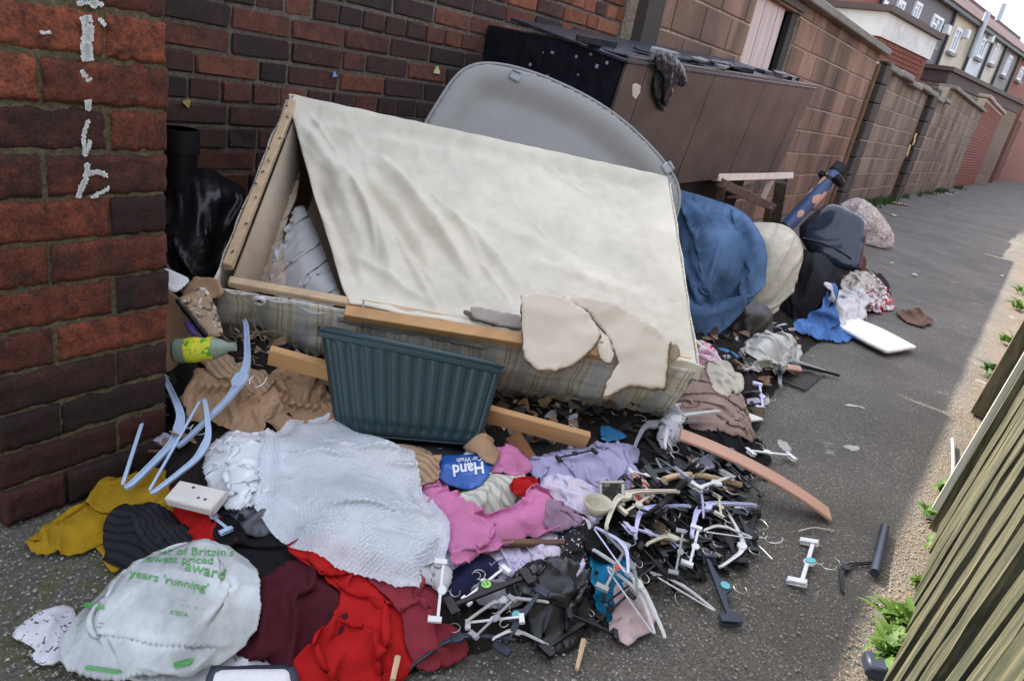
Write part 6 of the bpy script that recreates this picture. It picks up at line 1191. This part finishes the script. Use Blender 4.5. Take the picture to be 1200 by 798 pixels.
# ------------------------------------------------------------------ hangers
HC = {}
def hook(L=.040, r=.021):
    p = [(0, .0, 0), (0, L * .5, 0), (0, L, 0)]
    for a in np.linspace(-.6, math.pi * 1.12, 14): p.append((r * math.cos(math.pi - a - .5) + 0, L + r * .9 + r * math.sin(a) * 1.0, .0)) if 0 else p.append((-r + r + r * math.sin(a) * 1.0, L + r * (1 - math.cos(a)), 0))
    return G().tube(p, .0015, 6)
def make(kind, m, tag):
    """master pieces of one kind of hanger, in its own frame: x along, y towards the hook"""
    key = (kind, m.name, tag)
    if key in HC: return HC[key]
    P = []
    def bx(g, c, d, a=0., bev=.0015):
        R = np.array([[math.cos(a), -math.sin(a), 0], [math.sin(a), math.cos(a), 0], [0, 0, 1]]); g.box(c, d, R, bev); return g
    def ribbon(pts, w, th):
        pts = spline(pts, 5); d = np.gradient(pts, axis=0); n_ = np.c_[-d[:, 1], d[:, 0]] / np.linalg.norm(d, axis=1)[:, None]; w = np.interp(np.linspace(0, 1, len(pts)), np.linspace(0, 1, len(w)), w)[:, None]
        k = len(pts); prof = [(-.5, -.5), (-.5, .5), (-.30, .5), (-.30, .15), (.30, .15), (.30, .5), (.5, .5), (.5, -.5)]
        v = np.vstack([np.c_[pts + n_ * w * a, np.full(k, th * b)] for a, b in prof]); f = [(j * k + i, j * k + i + 1, ((j + 1) % 8) * k + i + 1, ((j + 1) % 8) * k + i) for j in range(8) for i in range(k - 1)]
        f += [tuple(j * k for j in range(8)), tuple(j * k + k - 1 for j in range(8))[::-1]]; return G().add(v, f)
    if kind == 'shirt':
        b = ribbon([(-.19, -.062), (-.175, -.050), (-.11, -.018), (-.05, .008), (0, .014), (.05, .008), (.11, -.018), (.175, -.050), (.19, -.062)], [.008, .010, .012, .016, .026, .016, .012, .010, .008], .008)
        a = np.linspace(0, 6.28, 17)[:-1]; b.prism(np.c_[np.cos(a) * .024, np.sin(a) * .020 + .012], .012, bev=.002); P.append(('body', b, m))
        P.append(('hook', hook(), wire_m))
    elif kind == 'bar':
        b = ribbon([(-.19, -.062), (-.175, -.050), (-.11, -.018), (-.05, .008), (0, .014), (.05, .008), (.11, -.018), (.175, -.050), (.19, -.062)], [.010, .013, .015, .018, .024, .018, .015, .013, .010], .009)
        P.append(('body', b, m)); P.append(('trouser_bar', bx(G(), (0, -.070, 0), (.36, .008, .007)), m)); P.append(('hook', hook(), wire_m))
    elif kind == 'clip':
        b = bx(bx(G(), (-.065, 0, 0), (.13, .013, .007)), (.065, 0, 0), (.13, .013, .007)); a = np.linspace(0, 6.28, 17)[:-1]; b.prism(np.c_[np.cos(a) * .021, np.sin(a) * .019 + .006], .009, bev=.002); P.append(('body', b, m))
        for s_ in (-1, 1):
            g = bx(bx(G(), (s_ * .125, -.012, .006), (.024, .056, .004)), (s_ * .125, -.012, -.006), (.024, .056, .004)); bx(g, (s_ * .125, -.006, 0), (.020, .010, .012)); bx(g, (s_ * .125, -.038, .004), (.028, .006, .006)); P.append(('clip', g, m))
        P.append(('hook', hook(), wire_m))
    elif kind == 'clamp':
        o = [(-.035, .0), (-.012, .030), (.012, .030), (.035, .0), (.075, -.008), (.13, -.012), (.13, -.024), (-.13, -.024), (-.13, -.012), (-.075, -.008)]
        P.append(('body', G().prism(o, .010, bev=.002), m))
        for s_ in (-1, 1): P.append(('clip', bx(bx(G(), (s_ * .132, -.018, .007), (.030, .070, .006)), (s_ * .132, -.018, -.007), (.030, .070, .006)), m))
        P.append(('hook', hook(), wire_m))
    elif kind == 'wood':
        b = G().tube(spline([(-.19, -.03, 0), (-.12, -.008, 0), (-.04, .008, 0), (0, .010, 0), (.04, .008, 0), (.12, -.008, 0), (.19, -.03, 0)], 5), .010, 10); P.append(('body', b, m)); P.append(('hook', hook(), wire_m))
    if tag:
        a = np.linspace(0, 6.28, 19)[:-1]; P.append(('size_disc', G().prism(np.c_[np.cos(a) * .0155, np.sin(a) * .0155 + .008], .003, (0, 0, .0068)), tag))
    out = [(n_, mesh(n_, g.V(), g.f, mm, smooth='auto')) for n_, g, mm in P]; HC[key] = out; return out
WID = {'shirt': .38, 'bar': .38, 'clip': .27, 'clamp': .28, 'wood': .38}
def hanger(kind, m, a, b, label, tag=None, lift=.012, tilt=0., dz=(0, 0), name='clothes_hanger', short=1.):
    A, B = hit(*a, Hm, lift), hit(*b, Hm, lift); A = A + [0, 0, dz[0]]; B = B + [0, 0, dz[1]]; L = np.linalg.norm(B - A); s = float(np.clip(L / WID[kind], .40, 1.25)) * short; R = frame(B - A, (0, 0, 1))
    ct, st = math.cos(tilt), math.sin(tilt); R = R @ np.array([[1, 0, 0], [0, ct, -st], [0, st, ct]])
    loc = (A + B) / 2 + R @ np.array([0, .03 * s, 0]); o = bpy.data.objects.new(name, None); o.empty_display_size = .05; COL.objects.link(o); o.location = loc; o.scale = (s, s, s); o.rotation_euler = Matrix(R.tolist()).to_euler()
    setp(o, label, 'hanger', 'clothes hangers strewn over the heap')
    for n_, me in make(kind, m, tag):
        c = bpy.data.objects.new(n_, me); COL.objects.link(c); c.parent = o
    stamp(np.array([A * (1 - t) + B * t + [0, 0, .004] for t in np.linspace(0, 1, 30)]), False); return o
aqua = mat('aqua_disc', (.10, .48, .52), rough=.4); lime = mat('lime_disc', (.25, .62, .12), rough=.4); redt = mat('red_disc', (.65, .04, .03), rough=.4)
H = [
 ('shirt', blue_pl, (297, 418), (222, 524), 'tall pale blue hanger standing up against the bed base corner', None, {'dz': (.10, 0), 'lift': .02, 'tilt': .3}),
 ('bar', blue_pl, (204, 440), (166, 572), 'pale blue hanger whose tip reaches onto the mustard jumper', None, {'lift': .025}),
 ('bar', blue_pl, (250, 470), (190, 580), 'pale blue hanger with a lower bar between pier and polythene bag', None, {'lift': .02}),
 ('clip', blue_pl, (222, 592), (262, 625), 'grey-blue clip hanger lying on the red cloth below the carton', None, {}),
 ('shirt', grey_pl, (735, 520), (812, 490), 'grey hanger half under the bed base corner', None, {}),
 ('shirt', white_pl, (770, 520), (835, 478), 'white hanger leaning on the spotted blouse at the bed base corner', None, {'lift': .03}),
 ('clip', lilac_pl, (884, 448), (888, 478), 'lilac clip hanger alone right of the taupe jersey', None, {}),
 ('shirt', grey_pl, (905, 448), (960, 432), 'grey hanger near the peach satin pipe', None, {}),
 ('shirt', white_pl, (885, 415), (962, 432), 'thin white hanger below the white polythene ball', None, {}),
 ('shirt', black_pl, (905, 430), (975, 436), 'black hanger on the drain cover by the white polythene ball', None, {}),
 ('clip', white_pl, (880, 532), (932, 538), 'white clip hanger right of the black garment near the slat', None, {}),
 ('shirt', black_pl, (745, 520), (812, 560), 'black hanger curving under the spotted blouse', None, {}),
 ('clamp', black_pl, (755, 545), (820, 552), 'black clamp hanger in the dark tangle left of the slat', None, {}),
 ('clamp', black_pl, (782, 528), (850, 560), 'black clamp hanger pressed under the upper end of the slat', None, {}),
 ('shirt', black_pl, (765, 575), (840, 600), 'black hanger beneath the wooden hanger', None, {}),
 ('clip', black_pl, (850, 545), (892, 582), 'small black clip hanger peeping out right of the slat', None, {}),
 ('wood', pine_pale, (778, 562), (868, 568), 'pale wooden hanger arm lying above the lilac ones', None, {'lift': .03}),
 ('shirt', cream_pl, (700, 612), (786, 570), 'thick cream hanger beside the tiny picture frame', None, {'lift': .03}),
 ('clamp', black_pl, (815, 590), (868, 582), 'black clamp hanger right of the wooden hanger', None, {}),
 ('shirt', lilac_pl, (735, 625), (800, 588), 'lilac hanger crossing in front of the cream one', None, {'lift': .02}),
 ('clip', lilac_pl, (738, 622), (795, 640), 'lilac clip hanger below the thick cream hanger', None, {'lift': .025}),
 ('shirt', lilac_pl, (800, 622), (876, 586), 'pale lilac hanger reaching towards the slat', None, {'lift': .03}),
 ('clip', lilac_pl, (822, 600), (878, 600), 'white-lilac clip hanger under the pale lilac arm', None, {}),
 ('shirt', cream_pl, (752, 632), (838, 645), 'cream hanger with worn edges lying below the lilac clip hanger', None, {'lift': .022}),
 ('clamp', black_pl, (748, 640), (792, 690), 'black clamp hanger with its big clip near the white arm', None, {}),
 ('clamp', black_pl, (775, 650), (835, 640), 'black clamp hanger in the centre of the right-hand tangle', None, {}),
 ('clip', black_pl, (800, 668), (845, 652), 'black clip hanger above the one with an aqua disc', None, {}),
 ('clamp', black_pl, (862, 600), (880, 645), 'black clamp hanger standing out at the right edge of the tangle', None, {}),
 ('shirt', white_pl, (862, 606), (852, 668), 'white hanger lying upright beside the aqua disc hanger', None, {'lift': .02}),
 ('clamp', navy_pl, (822, 648), (852, 728), 'slate blue clamp hanger with an aqua disc on the tarmac', aqua, {'lift': .008}),
 ('clip', white_pl, (942, 632), (926, 682), 'white clip hanger with an aqua disc alone on the tarmac', aqua, {'lift': .006, 'tilt': .3}),
 ('shirt', black_pl, (980, 690), (1022, 655), 'slate black hanger on the tarmac touching the foam tube', None, {'lift': .004}),
 ('shirt', white_pl, (700, 640), (784, 742), 'large white hanger with a long arm at the lower right of the heap', None, {'lift': .02}),
 ('bar', white_pl, (716, 662), (770, 738), 'white hanger with a lower bar over the turquoise fabric', None, {'lift': .018}),
 ('clip', grey_pl, (728, 634), (700, 688), 'grey clip hanger with a red disc over the turquoise fabric', redt, {'lift': .035}),
 ('shirt', grey_pl, (722, 640), (745, 690), 'grey hanger knob end above the turquoise fabric', None, {'lift': .03}),
 ('clip', white_pl, (512, 655), (504, 728), 'white clip hanger hanging below the bubble wrap tip', None, {'lift': .03}),
 ('shirt', white_pl, (545, 722), (640, 700), 'long white hanger arm under the black clamp hanger', None, {'lift': .012}),
 ('clip', white_pl, (548, 708), (598, 668), 'white clip hanger with wire hook left of the green disc', None, {'lift': .028}),
 ('clamp', black_pl, (528, 715), (622, 678), 'black clamp hanger with a green size disc marked 12', lime, {'lift': .035}),
 ('clamp', navy_pl, (590, 764), (638, 692), 'slate clamp hanger with an aqua disc below the black bin bag', aqua, {'lift': .03}),
 ('shirt', navy_pl, (478, 775), (600, 742), 'long flat slate hanger at the very bottom of the heap', None, {'lift': .008}),
 ('clamp', black_pl, (640, 765), (704, 722), 'black clamp hanger with a wire hook on the tarmac below the bin bag', None, {'lift': .01}),
 ('clip', black_pl, (700, 738), (742, 700), 'small black clip hanger with a white clip beside the pink scarf', None, {'lift': .01}),
 ('clip', white_pl, (548, 735), (612, 728), 'white clip hanger between the slate and the green disc ones', None, {'lift': .02}),
 ('clip', black_pl, (655, 540), (700, 530), 'black clip hanger on top of the lilac sheet edge', None, {}),
 ('clip', black_pl, (730, 560), (775, 590), 'black clip hanger right of the lilac sheet', None, {}),
 ('shirt', black_pl, (790, 600), (830, 660), 'black hanger crossing beneath the cream worn one', None, {}),
 ('bar', black_pl, (700, 700), (760, 655), 'black hanger with lower bar under the large white one', None, {'lift': .006}),
 ('clip', white_pl, (812, 615), (800, 660), 'white clip hanger tangled in black ones mid-right', None, {'lift': .02}),

 ('clamp', black_pl, (722, 600), (760, 615), 'black clamp hanger tucked below the thick cream hanger', None, {}),
 ('shirt', black_pl, (760, 600), (800, 625), 'black hanger under the crossing lilac hanger', None, {}),
 ('clip', black_pl, (810, 530), (840, 545), 'small black clip hanger beside the top of the slat', None, {}),
 ('clip', navy_pl, (780, 585), (835, 578), 'slate clip hanger just under the wooden hanger', None, {}),
 ('clamp', navy_pl, (735, 650), (765, 675), 'slate clamp hanger between turquoise fabric and cream hanger', None, {}),
 ('shirt', black_pl, (838, 612), (800, 640), 'black hanger half hidden by the pale lilac arm', None, {}),
 ('clip', black_pl, (880, 420), (930, 440), 'black clip hanger behind the thin white hanger', None, {}),
 ('clamp', black_pl, (668, 722), (720, 745), 'black clamp hanger at the lower edge of the bin bag', None, {}),
 ('bar', grey_pl, (800, 560), (770, 540), 'grey hanger with a lower bar above the wooden hanger', None, {}),
]
rh = np.random.RandomState(17)
for i in range(38):
    cx, cy = 715 + 150 * rh.rand(), 530 + 150 * rh.rand()
    if cy > 700 - .15 * (cx - 700) or (cx > 820 and cy > 640): continue
    an = rh.rand() * 6.28; L_ = 26 + 22 * rh.rand(); dx, dy = L_ * math.cos(an), L_ * .7 * math.sin(an)
    w_ = rh.rand(); kk_ = [0, 2, 0, 2, 1, 3][rh.randint(6)]; k_n = ['clip', 'curved', 'clamp', 'barred'][kk_]; H.insert(i, (['clip', 'shirt', 'clamp', 'bar'][kk_], black_pl, (cx - dx, cy - dy), (cx + dx, cy + dy), 'black %s hanger buried in the dark tangle %s' % (k_n, 'under the pale wooden hanger' if cy < 580 else 'around the lilac hangers' if cx > 780 and cy < 630 else 'under the thick cream hanger' if cy < 630 else 'beside the large white hanger'), None, {'lift': .004, 'tilt': .5 * rh.randn()}))
for i, (x, y, an) in enumerate([(760, 560, .4), (812, 575, 1.2), (742, 585, 2.4), (850, 622, .2), (790, 645, 1.7), (768, 612, .9), (828, 560, 2.7), (722, 642, 1.1), (838, 590, 1.5), (610, 748, .2), (575, 720, 2.2), (800, 690, .7)]):
    m_ = [white_pl, lilac_pl, cream_pl, white_pl, grey_pl, white_pl][i % 6]; kd = ['clip', 'shirt', 'clip', 'bar'][i % 4]; L_ = 17 + 3 * (i % 4); dx, dy = L_ * math.cos(an), L_ * .7 * math.sin(an)
    H.append((kd, m_, (x - dx, y - dy), (x + dx, y + dy), ['small white', 'lilac', 'cream', 'white', 'light grey', 'clean white'][i % 6] + [' clip hanger', ' curved hanger', ' clip hanger', ' barred hanger'][i % 4] + [' above the pale wooden hanger', ' touching the wooden hanger from below', ' by the red striped scrap and the picture frame', ' at the outer right edge of the tangle', ' under the cream worn hanger', ' between the two lilac hangers', ' next to the upper part of the slat', ' above the grey one with a red disc', ' beneath the pale lilac arm', ' below the bin bag left of the slate one', ' by the green disc', ' alone at the lower rim of the tangle'][i], None, {'lift': .016, 'tilt': .3 * math.sin(i * 2.1)}))
for kd, m_, a, b, lab, tg, kw in H:
    o = hanger(kd, m_, a, b, lab, tg, **kw)
    if 'marked 12' in lab:
        Rm = np.array(o.rotation_euler.to_matrix()); base = np.array(o.location); sc = o.scale[0]
        def pl12(u, v): q = np.c_[-.009 + .018 * u, .004 + .018 * v * .9, np.full(len(u), .0088)] * sc; return base + q @ Rm.T
        tx_ = text('12', black_pl, cab, pl12); tx_.parent = None; v = np.array([k.co[:] for k in tx_.data.vertices]); v = v + wloc(cab); v = (v - base) @ Rm / sc; tx_.data.vertices.foreach_set('co', v.ravel()); tx_.parent = o; tx_.location = (0, 0, 0)
A_, B_ = gz(1037, 617, .016), gz(1025, 671, .016); G().tube([A_, A_ * .55 + B_ * .45, A_ * .52 + B_ * .48, B_], [.0115, .0115, .011, .0115], 16).solo('foam_tube', navy_pl, 'short dark grey foam hanger tube lying on the tarmac near the fence', 'tube')
# wires and strings
wires = [([(905, 655), (890, 640), (880, 632)], 'thin bent wire beside the white aqua-disc hanger'), ([(872, 612), (890, 608), (900, 618), (888, 622)], 'loose wire hook right of the white upright hanger'), ([(936, 622), (955, 618), (978, 622)], 'pale string on the tarmac above the aqua-disc hanger')]
for pts, lab in wires: G().tube(spline([gz(x, y, .006) for x, y in pts], 6), .0018, 6).solo('wire', wire_m if 'wire' in lab else cream_pl, lab, 'wire')
G().tube(spline([gz(1116, 514, .02), gz(1117, 545, .02), gz(1114, 576, .015)], 6), .006, 8).solo('grey_cable', grey_pl, 'short grey plastic pipe by the fence foot near the pale post', 'pipe')
G().tube([gz(676, 784, .008), gz(684, 750, .01)], [.004, .006], 6).solo('wood_splinter', pine_pale, 'small wooden splinter on the tarmac below the heap', 'splinter')
G().tube([gz(460, 797, .03), gz(466, 770, .03)], [.005, .006], 6).solo('stick', pine_pale, 'thin grey stick beside the red dress', 'stick')
for (x, y), w_, h_ in (((1022, 786), .05, .03), ((1052, 722), .028, .02)):
    p = gz(x, y, 0); G().box(p + [0, 0, h_ / 2], (w_, w_ * .8, h_), frame((1, .4, 0)), bev=.005).solo('plastic_block', navy_pl, 'black plastic cap in the weeds at the bottom of the fence' if w_ > .03 else 'small black plastic cube by the upper weed clump', 'cap')
# drain cover
dp = gz(925, 440, .004); dc = thing('drain_cover', 'slotted iron drain cover set in the tarmac behind the hangers', 'drain', dp)
for i in range(9): G().box(dp + np.array([-.10 + .028 * i, 0, .002]), (.014, .20, .008)).part('bar', mat('iron', (.05, .045, .04), rough=.6), dc)
# litter down the alley
lit = [((1072, 323), .07, (.66, .66, .66), 'white flattened tissue on the alley floor'), ((1045, 309), .03, (.70, .72, .80), 'small bluish white scrap on the alley floor'), ((1035, 314), .035, (.40, .28, .20), 'small brown scrap beside the bluish white one'), ((1174, 324), .05, (.6, .6, .68), 'pale scrap far right on the alley floor'), ((1112, 228), .25, (.66, .68, .70), 'white plastic litter at the foot of the far wall'), ((1120, 227), .12, (.66, .68, .70), 'tiny white litter next to the white plastic'), ((1050, 238), .5, (.30, .17, .11), 'flattened brown cardboard by the far block wall'), ((1048, 253), .12, (.62, .62, .60), 'cream scrap below the flattened cardboard'), ((1090, 232), .12, (.03, .10, .22), 'blue scrap in the grass at the far wall'), ((1000, 522), .06, (.40, .39, .37), 'dried white splash on the tarmac right of the slat'), ((920, 520), .07, (.40, .39, .37), 'dried white smear beside the slat'), ((1010, 475), .03, (.45, .44, .42), 'small chalky mark on the tarmac'), ((998, 473), .05, (.45, .44, .42), 'chalky mark left of the small one'), ((770, 480), .02, (.6, .6, .6), 'white scrap'), ]
for i, ((x, y), s_, c_, lab) in enumerate(lit[:-1]):
    p = gz(x, y, .004); a = np.linspace(0, 6.28, 14)[:-1]; rr2 = np.random.RandomState(i); o = np.c_[np.cos(a) * (.5 + .2 * rr2.rand(13)), np.sin(a) * (.22 + .14 * rr2.rand(13))] * s_; o = o @ np.array([[math.cos(i), math.sin(i)], [-math.sin(i), math.cos(i)]]); flt = ('splash' in lab or 'smear' in lab or 'mark' in lab); th = .0006 if ('splash' in lab or 'smear' in lab or 'mark' in lab) else .01
    o = chaikin(o, 1); o = o * (1 + .45 * fbm(o[:, 0] / s_ * 4, o[:, 1] / s_ * 4, i + 5, 3))[:, None]; P, q, d = polyfill(o, s_ / 14); z = .003 + th * (1 + .8 * fbm(P[:, 0] / s_ * 3, P[:, 1] / s_ * 3, i)); z = z + .006 * fbm((P[:, 0] + p[0]) * 1.7, (P[:, 1] + p[1]) * 1.7, 3) * (p[0] < 6) - .006 * (p[0] < 6) - .001 * flt; solo('litter', np.c_[P + p[:2], z], q, mat('litter%d' % i, c_, var=.15, vscale=60), lab, 'litter', 'litter on the alley floor', solid=.001)
# ------------------------------------------------------------------ weeds along the fence
LEAF = mat('leaf_green', (.085, .17, .018), rough=.6, var=.35, vscale=30, sub=.35); LEAFd = mat('leaf_dark', (.040, .095, .018), rough=.6, var=.3, vscale=30, sub=.3)
def leaf(seed, L=1.0, lob=6):
    r = np.random.RandomState(seed); n = 13; ts = np.linspace(0, 1, n); w = .17 * np.sin(math.pi * (ts ** .7)) * (.65 + .45 * (np.arange(n) % 2)) * (.8 + .4 * r.rand(n)) + .006; w[-1] = .002
    z = .55 * ts - .75 * ts ** 2; V_ = []; 
    for t, a, b in zip(ts, w, z): V_ += [(t, -a, b + a * .25), (t, 0, b), (t, a, b + a * .25)]
    f = []
    for i in range(n - 1): f += [(3 * i, 3 * i + 1, 3 * i + 4, 3 * i + 3), (3 * i + 1, 3 * i + 2, 3 * i + 5, 3 * i + 4)]
    return V_, f
lv = [mesh('leaf', *leaf(k), LEAF) for k in range(5)]; lvd = [mesh('leaf', *leaf(k + 9), LEAFd) for k in range(4)]
weeds = [((1163, 442), .085, 22, 1, 'dark green leafy weed clump at the farthest fence post'), ((1176, 402), .075, 10, 0, 'light green weed above the dark clump'), ((1192, 362), .10, 9, 0, 'weed at the right edge of the picture further up the fence'), ((1196, 345), .10, 8, 0, 'small weed at the very edge behind the others'), ((1104, 578), .055, 14, 0, 'small bright weed left of the pale fence post'), ((1088, 606), .05, 14, 0, 'little pale weed below the pale fence post'), ((1092, 650), .045, 10, 0, 'broad leaved weed in the sunlit dirt'), ((1075, 690), .04, 9, 0, 'sparse weed in the sunlit dirt near the first boards'), ((1056, 735), .07, 24, 0, 'bushy bright green weed at the foot of the fence'), ((1040, 772), .065, 26, 0, 'bushy weed beside the black plastic cap'), ((1138, 522), .035, 5, 0, 'single small weed by the grey pipe')]
for i, ((x, y), L, n, dk_, lab) in enumerate(weeds):
    L *= 1.1; n = int(n * 1.5)
    p = gz(x, y, 0); t = thing('weed', lab, 'plant', p, 'weeds along the fence foot'); r = np.random.RandomState(i)
    for k in range(n):
        o = bpy.data.objects.new('leaf', (lvd if dk_ else lv)[r.randint(4)]); COL.objects.link(o); o.parent = t; s_ = L * (.55 + .6 * r.rand()); o.scale = (s_, s_ * (.8 + .5 * r.rand()), s_); o.location = (r.randn() * L * .28, r.randn() * L * .18, .002 + .02 * r.rand()); o.rotation_euler = (r.randn() * .3, -.2 - .7 * r.rand(), r.rand() * 6.28)
# moss and grass at the far wall foot
r = np.random.RandomState(4); g = G()
for i in range(1400):
    x = 11 + 15 * r.rand() ** 1.2
    if fbm(np.array([x * 1.3]), np.array([.5]), 8)[0] < .05: continue
    y = 2.14 - .10 * abs(r.randn()); h_ = .03 + .09 * r.rand(); a = r.rand() * 6.28; d_ = np.array([math.cos(a), math.sin(a), 0]) * .02; g.add([(x - d_[0], y - d_[1], 0), (x + d_[0], y + d_[1], 0), (x + r.randn() * .02, y + r.randn() * .02, h_)], [(0, 1, 2)])
g2 = put('grass', mesh('grass', g.V(), g.f, LEAFd, smooth=False), kind='stuff', label='low grass and moss along the foot of the far walls')
